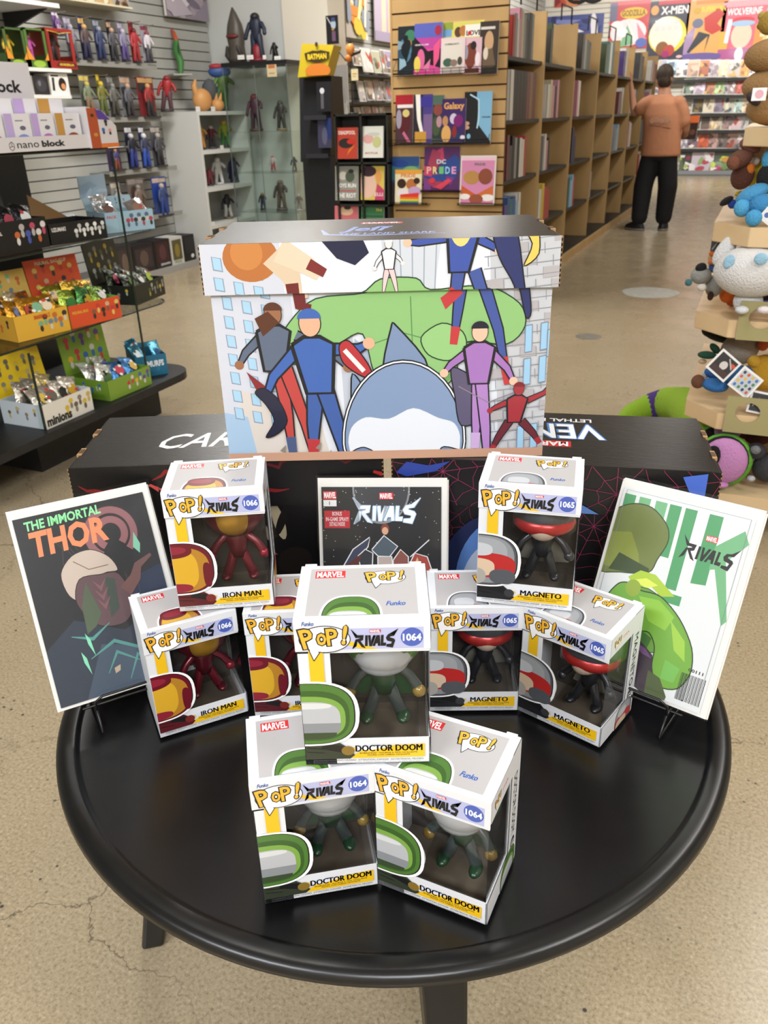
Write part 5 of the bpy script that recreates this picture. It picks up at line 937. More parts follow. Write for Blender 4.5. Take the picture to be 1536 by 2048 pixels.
for a in (
 ('purple pack with a white figure, behind the red boxed figure on the slatted wall', z45, 455, 105, 550, 330, '#6f4f8a', ('#b9a6c0','#8a6aa0','#e3dbe6')),
 ('grey pack with lilac edges, next to the red boxed figure', z45, 560, 150, 690, 545, '#7f7f8e', ('#5a5a66','#8a8a96','#b9b3c6')),
 ('navy pack with a gold side strip, top row of the slatted wall', z45, 690, 150, 810, 548, '#23255a', ('#2b2a4a','#5a4a4a','#d9b06a')),
 ('slate pack with a dark blue figure, top row of the slatted wall', z45, 825, 175, 940, 552, '#4f5568', ('#2a3560','#3a4468','#9aa0ae')),
 ('black pack with a pale strip, top row of the slatted wall', z45, 950, 190, 1045, 556, '#1f1f24', ('#2d2d33','#55525a','#c9a58a')),
 ('grey violet pack with a purple foot, top row of the slatted wall', z45, 1050, 200, 1145, 560, '#77728a', ('#5a4a86','#8a86a0','#c3bccf')),
 ('red pack with a red figure, top row of the slatted wall', z45, 1150, 190, 1245, 575, '#8a1f2a', ('#a02a30','#b03038','#6a1820')),
 ('clear white pack with bright glare, end of the top row on the slatted wall', z45, 1255, 220, 1375, 572, '#a7a3ae', ('#4a4a52','#d8d4dc','#8a3a4a')),
 ('grey green pack with a pale figure, second row of the slatted wall', z1, 565, 545, 690, 850, '#6a6f66', ('#8a6f5a','#7f8a70','#d8c46a')),
 ('olive and yellow pack, second row of the slatted wall', z1, 695, 545, 765, 850, '#a0963a', ('#5f6a3a','#7a7a3a','#e3c23c')),
 ('smoky grey pack, second row of the slatted wall', z1, 770, 560, 860, 855, '#5f605e', ('#44443f','#6a6a66','#8f8f8a')),
 ('grey pack with a tan strip and a round badge, second row of the slatted wall', z1, 865, 560, 985, 860, '#77777a', ('#3a3a40','#5f6068','#c9a58a')),
 ('red and black pack, end of the second row on the slatted wall', z1, 990, 560, 1150, 862, '#7a2328', ('#26242a','#a02a2c','#c9a06a')),
 ('dark violet pack with orange touches, third row of the slatted wall', z1, 770, 1060, 895, 1245, '#3a2f4a', ('#8a4a3a','#4a4a7a','#c98a5a')),
 ('navy pack with a white tipped figure, third row of the slatted wall', z1, 900, 925, 1000, 1235, '#20233a', ('#2a3a8a','#1f2230','#d0d0d6')),
 ('blue pack lettered in white, third row of the slatted wall', z1, 1003, 925, 1085, 1230, '#2a2f52', ('#2b4fae','#3a3f5a','#e0e0e6')),
 ('grey and black pack, end of the third row on the slatted wall', z1, 1090, 925, 1200, 1215, '#55555c', ('#2b2b30','#4a4a50','#b8b0a8')),
 ('pale grey pack, lowest row of the slatted wall', z1, 800, 1340, 910, 1590, '#8d8a8a', ('#8a6a60','#b0aaa8','#c9bcae')),
 ('brown and grey pack with a dark hat shape, lowest row of the slatted wall', z1, 920, 1310, 1085, 1585, '#6a615c', ('#4a3a34','#7a6a60','#8f8a86')),
 ('bright blue pack with a pale strip, end of the lowest row on the slatted wall', z1, 1100, 1300, 1245, 1570, '#1f3f9a', ('#23408a','#3a4a7a','#c9b8a8'))):
    pack(*a)
RAIL = M('#8f8f8b', .5)
for nm, pa, pb in (('top', z45(640, 556), z45(1390, 582)), ('second', z1(530, 862), z1(1215, 862)), ('third', z1(780, 1250), z1(1275, 1222)), ('lowest', z1(760, 1600), z1(1320, 1572))):
    a, b = at(0, -4.62, *pa), at(0, -4.62, *pb); z = (a.z + b.z)/2
    tag(MB().box((-4.79, a.y, z-.014), (-4.6, b.y, z-.004), RAIL).box((-4.6, a.y, z-.03), (-4.594, b.y, z+.004), RAIL).build('wall_shelf'), 'thin grey shelf under the ' + nm + ' row of packs on the slatted wall', 'shelf', 'thin shelves on the slatted wall')
# white shelf high up with pale printed boxes, cut by the top edge
a, b = at(0, -4.35, *z45(-200, 0)), at(0, -4.35, *z45(535, 50)); WSH = M('#dcdcd8', .5); zt = b.z
t = thing('wall_shelf', 'white shelf on a black bracket at the top of the slatted wall', 'shelf', (-4.79, b.y, zt)); MB().box((0, -1.4, -.015), (.44, 0, .01), WSH).build('board', t)
MB().add([(0, -.06, -.015), (.38, -.06, -.015), (0, -.06, -.13), (0, -.04, -.015), (.38, -.04, -.015), (0, -.04, -.13)], [(0,2,1),(3,4,5),(0,3,5,2),(1,2,5,4),(0,1,4,3)], M('#1b1b1c', .5)).build('bracket', t)
a, b = at(0, -4.6, *z45(540, 40)), at(0, -4.6, *z45(1190, 85)); t = thing('wall_shelf', 'narrow cream shelf strip carrying pale cards at the top of the slatted wall', 'shelf', (-4.79, a.y, b.z)); MB().box((0, 0, 0), (.2, b.y-a.y, .012), M('#ddd5b8', .5)).build('board', t)
for j, (y0, y1, c, nm) in enumerate(((.0, .26, '#8a5f5a', 'rosy'), (.27, .5, '#d8cda6', 'cream'), (.51, .76, '#c9a878', 'tan and brown'), (.77, 1.0, '#a8a4a2', 'silvery'))):
    L = b.y - a.y; slab_item('toy_box', nm + ' boxed toy standing on the cream shelf strip, cut by the top edge', 'toy box', 'boxed toys on the cream strip', L*(y1-y0)-.01, .26, .08, (-4.61, a.y + L*y0, b.z+.0125), pi/2, c, [('x', 40+j, ['#4a3428', '#e6dcc0', '#8a6a4a', '#b0a08a'], 9)], dz=.001)
a = at(0, -4.74, 333, 5); slab_item('wrapped_print', 'clear wrapped violet grey print hanging high on the slatted wall near the corner', 'print', None, at(0, -4.74, 418, 40).y - at(0, -4.74, 333, 26).y, .36, .02, (-4.74, at(0, -4.74, 333, 26).y, at(0, -4.74, 375, 37).z), pi/2, '#8f8494', [('x', 61, ['#b9aebb', '#6f6578', '#a698a6', '#d8d0d8'], 16), ('s', [(.12, .9), (.16, .3)], .05, '#eee8ee')], dz=.001)
# white display shelf in front of the wall with boxed figures
a = at(0, -4.2, *z45(645, 625)); sz = a.z; t = thing('wall_shelf', 'white edged shelf carrying the red boxed figure and two clear boxes', 'shelf', (-4.79, a.y, sz)); MB().box((0, -1.2, -.02), (.59, 0, 0), WSH).build('board', t)
MB().box((0, -.06, -.16), (.5, -.04, -.02), M('#1b1b1c', .5)).build('bracket', t)
def boxed(label, x0, x1, top, c, cols, X=-4.22, z=sz, name='toy_box', win=.72, print_=None):
    a, b = at(0, X, *z45(x0, top)), at(0, X, *z45(x1, top)); w, h, d = b.y-a.y, at(0, X, *z45((x0+x1)/2, top)).z - z, .13
    t = thing(name, label, 'toy box', (X, a.y, z + .0005), pi/2, 'boxed figures on the white edged shelf'); m = M(c, .4); f = .12*w
    MB().box((0, .008, 0), (w, d, .006), m).box((0, d-.006, 0), (w, d, h), m).box((0, .0, h-.05*h), (w, d, h), m).box((0, 0, 0), (f, .006, h), m).box((w-f, 0, 0), (w, .006, h), m).box((0, 0, 0), (w, .006, h*.2), m).box((0, 0, 0), (.004, d, h*.35), m).box((w-.004, 0, 0), (w, d, h*.35), m).build('carton', t)
    MB().box((f, .002, h*.2), (w-f, .004, h*.95), PLASTIC).build('window', t)
    mb = MB(); little_body(mb, h*.66, cols, .04, Matrix.Translation((w/2, d*.5, h*.2)), 1.2); mb.build('figure', t)
    if print_:
        A = Art(w, h, .4, 0, .0008); print_(A, w, h); A.build('front_print', t, face(0, -.0004, 0, 'f'))
    return t
def pr(A, w, h): A.rect(0, 0, w*.07, h, '#7a1f1a'); A.rect(0, 0, w, h*.2, '#8a241f'); A.rect(0, h*.92, w, h, '#8a241f'); A.poly([(w*.2, h*.06), (w*.95, h*.06), (w*.98, h*.12), (w*.9, h*.17), (w*.3, h*.17)], '#5a1a14'); A.text('GODZILLA', w*.32, h*.08, h*.06, '#d9b93c', w*.55, .04); A.stroke([(w*.05, h*.93), (w*.4, h*.9), (w*.5, h*.86), (w*.6, h*.9), (w*.95, h*.93)], h*.015, '#c9a23a')
boxed('red boxed dark figure lettered GODZILLA on the white edged shelf', 400, 640, 258, '#8f2620', ('#2a1c1e', '#3a2224', '#2a1a1a'), print_=pr)
def pr2(A, w, h): A.poly([(0, h*.2), (0, h*.55), (w*.3, h*.2)], '#d98a2c'); A.poly([(w, h*.2), (w, h*.4), (w*.8, h*.2)], '#d98a2c'); A.ell(w/2, h*.1, w*.3, h*.09, '#8fae3a', 14)
boxed('clear box with a pink figure and orange corners on the white edged shelf', 205, 392, 255, '#4a6a2c', ('#b84aa8', '#c85ab0', '#d8a08a'), print_=pr2)
boxed('clear box with a yellow figure and orange corners on the white edged shelf', 15, 200, 250, '#3f5a2a', ('#c9a32c', '#d8b63a', '#d8a83a'), print_=pr2)
# second white shelf below it with a black and a white boxed toy
a = at(0, -4.2, 142, 187); zs2 = at(0, -4.2, 120, 190).z
t = thing('wall_shelf', 'white shelf carrying a black cased toy beside the white sign card', 'shelf', (-4.79, a.y, zs2)); MB().box((0, -1.0, -.02), (.59, 0, 0), WSH).build('board', t)
for lab, x0, x1, y0, c, L in (('black cased toy on the white shelf behind the white sign card', 68, 100, 152, '#26262a', [('e',.5,.5,.35,.35,'#3a3a40'),('e',.4,.6,.1,.15,'#6a6a70')]), ('white boxed toy with a black haired shape on the white shelf', 102, 140, 147, '#d9d8d4', [('s',[(.15,.2),(.2,.8)],.12,'#222222'),('e',.65,.5,.2,.3,'#1d1a1a'),('e',.68,.4,.12,.14,'#c98a5a'),('r',.1,.85,.5,.92,'#222222')])):
    a, b = at(0, -4.22, x0, 180), at(0, -4.22, x1, 180); slab_item('toy_box', lab, 'toy box', 'boxes on the white shelf', b.y-a.y-.004, at(0, -4.22, (x0+x1)/2, y0).z - zs2, .12, (-4.22, a.y, zs2+.0005), pi/2, c, L, dz=.001)
# boxes on the floor deck along the wall
t = thing('wall_plinth', 'low grey plinth along the foot of the slatted wall', 'plinth', (-4.79, 4.2, 0)); MB().box((0, 0, 0), (.32, 2.0, .05), M('#9a9994', .6)).build('board', t)
for lab, p0, p1, pt, c, L in (('dark boxed figure standing lowest at the wall, first from the glass display', 236, 268, 490, '#2f2c30', [('r',.12,.12,.88,.88,'#3d3436'),('e',.5,.45,.2,.3,'#6a5a50')]), ('black boxed figure with dark red window, on the plinth', 270, 312, 487, '#1e1c20', [('r',.1,.15,.9,.85,'#352d33'),('e',.5,.5,.2,.28,'#5a4a44')]), ('black boxed figure lettered SPAWN, on the plinth', 314, 345, 478, '#221c20', [('r',.12,.2,.9,.9,'#3a2228'),('t','SPAWN',.3,.08,.09,.6,'#d8d8dc'),('e',.5,.55,.22,.28,'#55343a')]),
        ('white framed boxed figure with olive window, on the plinth', 347, 371, 472, '#c9c8c4', [('r',.12,.16,.88,.9,'#5a5538'),('e',.5,.5,.2,.25,'#8a7a3a'),('t','HULK',.2,.04,.1,.6,'#6f8a3a')]), ('black boxed figure with a round white badge, last on the plinth', 373, 395, 468, '#1c1c1f', [('r',.1,.3,.9,.9,'#2b2a2e'),('e',.7,.18,.14,.08,'#d8d8d6')])):
    a, b = at(0, -4.5, p0, 540), at(0, -4.5, p1, 530); slab_item('toy_box', lab, 'toy box', 'boxed figures on the plinth', b.y-a.y-.006, at(0, -4.5, (p0+p1)/2, pt).z - .05, .16, (-4.5, a.y, .0505), pi/2, c, L, dz=.001, edge=c)

# ------------------------------------------------------------------ white cube shelf, glass cabinet, statues
XC, CY0, CY1 = -4.42, 6.2, 6.98; WH = M('#d9dad6', .5); CZ = [.02, .30, .605, .905, 1.205]
t = thing('cube_shelf', 'white open shelf unit full of statues, standing at the corner of the slatted wall', 'shelf', (XC, CY0, 0))
for y in (0, CY1-CY0-.03): MB().box((-.37, y, 0), (0, y+.03, 1.215), WH).build('side_panel', t)
for z in CZ: MB().box((-.37, .0302, z-.02 if z > .1 else 0), (-.001, CY1-CY0-.0302, z+.0092), WH).build('shelf', t)
MB().box((-.375, 0, 0), (-.37, CY1-CY0, 1.215), M('#b9bab6', .6)).build('back_panel', t)
def statue(label, loc, h, cols, base='#26262a', rz=.9, pose=.05, lean=0.0, extra=None, group='statues around the corner', name='statue'):
    t = thing(name, label, 'statue', (loc[0], loc[1], loc[2] + .0008), rz, group); b = h*.08
    MB().lathe([(h*.2, 0), (h*.2, b*.7), (h*.17, b), (0, b)], M(base, .5), 20).build('base', t)
    mb = MB(); X = Matrix.Translation((0, 0, b*.8)) @ Matrix.Rotation(lean, 4, 'Y'); little_body(mb, h*.92, (cols[0], cols[1], cols[2]), pose, X, 1.15); mb.build('body', t)
    if extra: extra(t, h)
    return t
def cape(c): return lambda t, h: MB().add([(-.13*h, .05*h, .8*h), (.13*h, .05*h, .8*h), (.22*h, .14*h, .15*h), (0, .18*h, .1*h), (-.22*h, .14*h, .15*h)], [(0,1,2,3,4)], M(c, .7)).build('cape', t)
def horns(c): return lambda t, h: [MB().tube([(s*.05*h, 0, h), (s*.16*h, 0, 1.06*h), (s*.2*h, -.02*h, 1.16*h)], [.025*h, .02*h, .006*h], M(c, .5), 8).build('horn', t) for s in (-1, 1)]
XS = XC - .17
def on_shelf(z3x, z, X=XS): return (X, at(0, X, z3(z3x, 0)[0], 200).y if False else at(0, X, 320 + z3x/4.2667, at(0, X, 320+z3x/4.2667, 250).z*0 + 250).y, z)
for lab, x, z, h, cols, kw in (
 ('orange and white statue at the wall side of the highest cube', 335, .915, .2, ('#c98a3a', '#d9a04a', '#c9903a'), {}),
 ('black and maroon statue with a pale head in the highest cube', 430, .915, .19, ('#2a2326', '#5a2029', '#b9aaa6'), {'base': '#4a4644'}),
 ('yellow and green statue at the open side of the highest cube', 545, .915, .23, ('#3a7a34', '#8a9a2c', '#d8b32c'), {}),
 ('small red statue half hidden at the wall side of the middle cube', 375, .615, .15, ('#8a3a4a', '#a04a58', '#7a3444'), {}),
 ('white and black statue on a pale base in the middle cube', 455, .615, .23, ('#e0e0de', '#d0d0ce', '#e8e8e6'), {'base': '#bdbcba'}),
 ('dark violet caped statue in the middle cube', 590, .615, .22, ('#2a2846', '#38345a', '#2a2842'), {'extra': cape('#332f55')}),
 ('dark statue with white legs on a brown rock base in the lower cube', 505, .31, .22, ('#d8d8d4', '#26262c', '#3a3030'), {'base': '#7a6448'}),
 ('teal statue on a teal base in the lower cube', 630, .31, .2, ('#5f7a80', '#6f8a90', '#8a9a9a'), {'base': '#1f5a66'})):
    statue(lab, on_shelf(x, z), h, cols, kw.get('base', '#3a3836'), .9, .06, 0, kw.get('extra'))
statue('crouching red statue with dark trim on top of the white shelf unit', (XC-.2, at(0, XC-.2, 334, 215).y, 1.2155), .27, ('#5a3a44', '#a02a2e', '#8a2226'), '#3a3634', .5, .04, .12)
t = thing('statue', 'leaping green creature statue with a red beak, hung on a small wall ledge', 'statue', at(0, -4.7, 362, 152), .9, 'statues around the corner'); gm = M('#3f7a3a', .5)
MB().box((-.1, -.14, 0), (.06, .14, .012), M('#a5a5a0', .6)).build('base', t); MB().tube([(0, 0, .01), (.02, .03, .1), (.0, .05, .2), (.0, .02, .26)], [.02, .03, .035, .02], gm).tube([(0, .02, .27), (.0, .08, .33), (0, .15, .36)], [.02, .015, .004], M('#b5502f', .5)).build('body', t)
for s in (.14, -.06): MB().add([(0, .04, .2), (0, s, .26), (0, s*.6, .14)], [(0, 1, 2)], gm).build('wing', t)
t = thing('statue', 'orange striped cat-like creature statue lying on top of the white shelf unit', 'statue', (XC-.16, at(0, XC-.16, 416, 215).y, 1.2155), 1.2, 'statues around the corner'); om = M('#d39a5c', .5)
MB().ell((-.05, 0, .09), (.09, .07, .09), om).ell((.09, -.02, .05), (.06, .055, .05), om).build('body', t); MB().tube([(-.1, 0, .12), (-.12, 0, .2), (-.1, 0, .24)], [.03, .025, .012], om).build('tail', t)
for s in (-1, 1): MB().tube([(.1, s*.03-.02, .09), (.115, s*.035-.02, .14)], [.018, .004], om).build('ear', t)
t = statue('big rocky green statue with red, white and blue cloth, above the shelf unit', (XC-.16, at(0, XC-.16, 440, 200).y, 1.2155), .34, ('#3f6a34', '#5a7a3a', '#6a6a66'), '#4a4c44', .7, .1, .2)
MB().ell((.02, 0, .31), (.1, .05, .05), M('#3a5a9a', .5)).ell((.06, .01, .35), (.09, .04, .03), M('#c9c9cc', .5)).ell((0, -.01, .35), (.07, .04, .025), M('#a8343a', .5)).build('cloth', t); MB().ell((-.08, 0, .16), (.07, .06, .1), M('#55585c', .8), 10, 6).build('rock', t)
GY = 6.62; gx0, gx1 = at(1, GY, 419, 122).x, at(1, GY, 572, 122).x; gz = at(1, GY, 500, 123).z; gd = .42
gx0 = max(gx0, XC + .02)
t = thing('glass_cabinet', 'tall glass cabinet with a black top in the corner beside the pillar', 'display cabinet', (gx0, GY, 0)); gw = gx1 - gx0; KB2 = M('#1b1c1d', .4)
MB().box((-.01, -.01, gz-.03), (gw+.01, gd-.06, gz), KB2).build('top', t); MB().box((0, 0, 0), (gw, gd-.06, .08), KB2).build('base', t)
MB().box((0, 0, .08), (.004, gd-.07, gz-.03), GLASS).build('side_glass', t); MB().box((gw-.004, 0, .08), (gw, gd-.07, gz-.03), GLASS).build('side_glass', t)
for x in (.004, gw*.5+.003): MB().box((x, 0, .08), (x+gw*.5-.007, .004, gz-.03), GLASS).build('door_glass', t)
MB().box((0, gd-.07, .08), (gw, gd-.066, gz-.03), GLASS).build('back_glass', t)
for z in (.38, .71, 1.04): MB().box((.005, .01, z), (gw-.005, gd-.08, z+.006), GLASS).build('shelf', t)
for x, y in ((-.004, -.004), (gw*.5-.003, -.004), (gw-.004, -.004)): MB().box((x, y, .08), (x+.006, y+.004, gz-.03), M('#6a7674', .3)).build('edge_strip', t)
for lab, x, z, h, cols, base in (('dark red and navy statue on the upper glass shelf', .16, 1.047, .3, ('#3a2430', '#4a2a3a', '#6a2a30'), '#4a3a34'), ('shadowy black winged statue on the upper glass shelf', .42, 1.047, .24, ('#33322f', '#3a3936', '#44423e'), '#7a6a4a'), ('small red and white statue on the middle glass shelf', .3, .717, .13, ('#a04040', '#b0b0b0', '#c05050'), '#8a8a86'), ('small black bottle shaped statue on the middle glass shelf', .52, .717, .12, ('#17171a', '#1c1c20', '#222226'), '#333333'),
        ('tall grey brown statue on the low glass shelf', .36, .387, .26, ('#5a4f46', '#4a423c', '#6a5f54'), '#55504a'), ('blue black statue on the low glass shelf', .16, .387, .15, ('#26304a', '#2a2a30', '#8a7a3a'), '#33302c'), ('grey and white kneeling statue on the low glass shelf', .58, .387, .14, ('#8a8580', '#6a625a', '#b9b6b0'), '#d0d0cc')):
    statue(lab, (gx0 + min(x, gw-.08), GY + .2, z), h, cols, base, 0, .05, 0, group='statues in the glass cabinet')
p = lambda x, y: at(1, GY + .12, x, y)
q = p(478, 118); hh = (p(472, 14).z - gz); t = thing('statue', 'tall grey cone shaped statue with a dark red gash, on top of the glass cabinet', 'statue', (q.x - .012, GY+.12, gz), 0, 'statues on the glass cabinet'); gm = M('#4d4740', .45)
MB().sect([((0, 0, .001), (.078, .07)), ((0, 0, .04), (.08, .07)), ((.0, 0, hh*.3), (.07, .06)), ((.0, 0, hh*.5), (.082, .07)), ((0, 0, hh*.7), (.065, .055)), ((-.005, 0, hh*.9), (.028, .025)), ((-.01, 0, hh), (.006, .006))], gm, 20).build('body', t); MB().ell((.0, -.055, hh*.48), (.06, .03, .02), M('#6a2a2c', .5)).build('gash', t)
for s in (-1, 1): MB().tube([(s*.05, -.03, .03), (s*.07, -.05, .06), (s*.05, -.07, .12)], [.025, .022, .012], M('#3a3632', .5)).build('arm', t)
q = p(512, 118); hh = p(508, 24).z - gz; t = statue('dark blue standing statue on a red plinth, on top of the glass cabinet', (q.x + .022, GY+.12, gz), hh, ('#20283c', '#20283c', '#1c1a1e'), '#7a1f2a', 0, .02, group='statues on the glass cabinet'); MB().lathe([(.035, .0), (.045, .03), (.04, .11), (.02, .13)], M('#8a2430', .5), 16).build('plinth', t)
q = p(550, 118); statue('small black caped statue on top of the glass cabinet', (q.x, GY+.12, gz), p(547, 84).z - gz, ('#141416', '#17171a', '#1c1c1e'), '#17171a', 0, .08, extra=cape('#141416'), group='statues on the glass cabinet')
for lab, x, y, w in (('white price tag under the grey cone shaped statue', 482, 115, 14), ('white price tag under the dark blue statue', 500, 115, 14), ('white price tag under the red plinth', 529, 115, 7), ('white price tag under the small black caped statue', 555, 117, 13)):
    on_y('price_tag', lab, 'price tag', 'price tags on the glass cabinet', GY - .0, x-w/2, y-4.5, x+w/2, y+3.5, '#f0efec', [('r',.15,.4,.8,.5,'#b9b9b9')], .001, 0, dz=.0005)
on_y('price_note', 'cream and orange note taped inside the glass cabinet door', 'note', None, GY - .006, 533, 126, 554, 153, '#dcc9a0', [('r',.15,.6,.85,.85,'#c9764a'),('r',.2,.2,.8,.3,'#b0a080')], .001, 0, dz=.0005)
for lab, x in (('white price tag in front of the crouching red statue', 368), ('white price tag in front of the orange creature statue', 430)):
    slab_item('price_tag', lab, 'price tag', 'price tags on the white shelf unit', .06, .035, .001, (XC-.02, max(CY0 + .02, at(0, XC-.02, x-8, 217).y), 1.2155), pi/2, '#efeeea', [('r',.15,.4,.8,.5,'#b9b9b9')], dz=.0005)
for lab, x, z in (('white price tag in the highest cube', 515, .915), ('white price tag in the lower cube', 435, .31)):
    y = at(0, XC-.01, 320 + x/4.2667, 300 if z > .5 else 445).y; slab_item('price_tag', lab, 'price tag', 'price tags on the white shelf unit', .05, .03, .001, (XC-.008, y, z+.0005), pi/2, '#efeeea', [('r',.15,.4,.8,.5,'#b9b9b9')], dz=.0005)

# ------------------------------------------------------------------ tiered glass display with trays of foil bags
GX = -2.13; GZ = [.2, .478, .757, 1.062]; EDGE = M('#1f2a26', .2)
t = thing('glass_display', 'tiered display with a black plinth and glass shelves, full of trays of small bags', 'display stand', (0, 0, 0))
MB().box((-3.3, 1.965, 0), (-2.262, 2.66, .17), BLACKLAM).build('plinth', t)
def rr_(x0, y0, x1, y1, r, n=7): return [(cx + r*cos(a0 + pi/2*i/n), cy + r*sin(a0 + pi/2*i/n)) for cx, cy, a0 in ((x1-r, y0+r, -pi/2), (x1-r, y1-r, 0), (x0+r, y1-r, pi/2), (x0+r, y0+r, pi)) for i in range(n+1)]
MB().prism(rr_(-3.4, 1.45, GX+.03, 2.74, .12), .17, .2, BLACKLAM).build('platform', t)
for k, (x1, y1) in enumerate(((-2.19, 2.76), (-2.22, 2.78), (-2.24, 2.74))):
    P = rr_(-3.1, 1.45, x1, y1, .1); MB().prism(P, GZ[k+1]-.008, GZ[k+1]-.0005, GLASS).build('glass_shelf', t)
    MB().tube([(x, y, GZ[k+1]-.0045) for x, y in P[2:14]], .0035, EDGE, 6).build('shelf_edge', t)
for y, x, z1_ in ((1.905, -2.135, .47), (2.5, -2.17, 1.05)):
    MB().box((x-.02, y-.003, .2), (x, y+.003, z1_), GLASS).build('glass_panel', t); MB().box((x, y-.004, .2), (x+.004, y+.004, z1_), EDGE).build('panel_edge', t)
MB().box((-2.72, 1.5, .2), (-2.70, 2.6, 1.05), M('#1b1e22', .3)).build('core_panel', t)
FOILS = {}
def foil(c):
    if c not in FOILS: FOILS[c] = M(c, .22, .75, .3, .9, 38)
    return FOILS[c]
def bag(label, loc, rz, rx, w, h, c, c2, group):
    t = thing('foil_bag', label, 'snack-size toy bag', loc, 0, group); t['category'] = 'toy bag'; t.rotation_euler = (rx, .3*sin(rz*5), rz)
    n, k = 9, 7; vs, fs = [], []
    for s in (1, -1):
        for j in range(k+1):
            v = j/k; pv = max(0, sin(pi*min(max((v-.08)/.84, 0), 1)))**.5
            for i in range(n+1):
                u = i/n; vs.append((w*(u-.5)*(1-.06*pv), s*.24*w*pv*sin(pi*u)**.6 + (.004*sin(9*u+j) if 0 < j < k else 0), h*(v-.5)))
    for s in range(2):
        for j in range(k):
            for i in range(n):
                a = s*(n+1)*(k+1) + j*(n+1) + i; f = (a, a+1, a+n+2, a+n+1); fs.append(f if s else f[::-1])
    MB().add(vs, fs, foil(c), True).build('wrapper', t)
    vs2 = []; fs2 = []
    for j in range(k-1):
        for i in range(n-2):
            pass
    A = Art(w*.6, h*.5, .3, .2, .0006); rr = random.Random(int(abs(loc[0]*1e4)) % 9999); A.ell(w*.3, h*.25, w*.24, h*.2, c2, 14)
    for q in range(3): A.ell(w*.6*rr.random(), h*.5*rr.random(), w*.09, h*.06, rr.choice(['#2a2a2a', '#f0ece0', '#c23a3a', c2]), 9)
    A.build('bag_print', t, Matrix.Translation((-w*.3, -.245*w-.001, -h*.25)) @ face(0, 0, 0, 'f'))
    return t
def tray(label, pn, pf, z, dep, h, hh, cf, cs, ch, dots, texts=(), bags=(), group_b='', blabel='', side=True, hdr_texts=(), nb=None, seed=1, lip=None):
    a, b = at(2, z, *pn), at(2, z, *pf); w = (b - a).length; t = thing('display_tray', label, 'display carton', (a.x, a.y, z + .0006), atan2(b.y-a.y, b.x-a.x), 'open trays on the glass display'); rr = random.Random(seed)
    inn = M('#a58a5f', .8); e = .0025
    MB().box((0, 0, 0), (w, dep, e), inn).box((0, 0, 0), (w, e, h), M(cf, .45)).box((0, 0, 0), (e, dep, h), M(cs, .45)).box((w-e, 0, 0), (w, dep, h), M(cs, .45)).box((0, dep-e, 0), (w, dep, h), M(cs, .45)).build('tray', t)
    MB().add([(0, dep, h), (w, dep, h), (w, dep+.02, hh), (0, dep+.02, hh), (0, dep+.003, h), (w, dep+.003, h), (w, dep+.023, hh), (0, dep+.023, hh)], [(0,1,2,3),(7,6,5,4),(3,2,6,7),(0,3,7,4),(1,5,6,2)], M(ch, .45)).build('header_card', t)
    def dotty(A, x0, y0, x1, y1, n, r):
        for q in range(n):
            x = x0 + (x1-x0)*(q+.5)/n; y = y0 + (y1-y0)*(.35+.3*(q % 2)); c = rr.choice(dots); A.ell(x, y+r*.8, r*.75, r*.7, c, 10); A.ell(x, y-r*.5, r*.5, r*.8, rr.choice(dots), 8)
    A = Art(w, h, .4, .1, .0005); A.rect(0, 0, w, h, cf); dotty(A, .42*w, .15*h, .98*w, .9*h, nb or 6, h*.16)
    for tx, x, y, hgt, ww, c in texts: A.text(tx, x*w, y*h, hgt*h, c, ww*w, .04)
    A.build('front_print', t, face(0, -.0003, 0, 'f'))
    A = Art(w, hh-h, .4, .1, .0005); A.rect(0, 0, w, hh-h, ch)
    for r_ in range(2): dotty(A, .08*w, (.1+.42*r_)*(hh-h), .92*w, (.5+.4*r_)*(hh-h), 5, (hh-h)*.1)
    for tx, x, y, hgt, ww, c in hdr_texts: A.text(tx, x*w, y*(hh-h), hgt*(hh-h), c, ww*w, .04)
    ang = atan2(.02, hh-h); A.build('header_print', t, Matrix.Translation((0, dep-.0006, h)) @ Matrix.Rotation(-ang, 4, 'X') @ face(0, 0, 0, 'f'))
    if side:
        A = Art(dep, h, .4, .1, .0005); A.rect(0, 0, dep, h, cs); dotty(A, .1*dep, .2*h, .9*dep, .9*h, 4, h*.12); A.build('side_print', t, Matrix.Translation((-.0003, dep, 0)) @ Matrix.Rotation(pi, 4, 'Z') @ face(0, 0, 0, 'r') if False else face(-.0003, dep, 0, 'l'))
    X = Matrix.Translation(t.location) @ Matrix.Rotation(t.rotation_euler.z, 4, 'Z')
    for j, (c, c2, nm) in enumerate(bags):
        n = len(bags); row = j % 2; px = (.2 + .6*(j//2)/max(1, (n-1)//2))*w; py = dep*(.3 + .36*row) ; L = X @ Vector((px, py, h*.95 + (.014 if row else 0)))
        bag(nm + blabel, L, t.rotation_euler.z + .5*(rr.random()-.5), -.5 + .7*(rr.random()-.5), min(.085, w*.36), .1, c, c2, group_b)
    return t
Y_, W_, S_, G_ = '#e8c52c', '#dcd8ce', '#b9b4aa', '#d79a2c'
tray('yellow backed white tray lettered minions, on the black platform', (94, 860), (188, 819), GZ[0], .2, .085, .22, '#e6e2d8', '#ccd6de', '#e6c422', ['#d9b93c', '#6a6458', '#8a8274', '#c9b26a'], [('minions', .03, .08, .38, .5, '#1a1a1a')], [(W_, '#e8c52c', 'white and yellow bag in front'), (S_, '#222222', 'silver bag at the back'), (W_, '#6a6458', 'white bag with grey print, second along in front'), (S_, '#e8c52c', 'silver and yellow bag, second along at the back'), (W_, '#222222', 'white bag with black print, third along in front'), ('#c9b98a', '#e8c52c', 'pale gold bag lying highest'), (W_, '#c9a02c', 'white bag at the far end')], 'bags in the minions tray', ' of the white minions tray', seed=2)
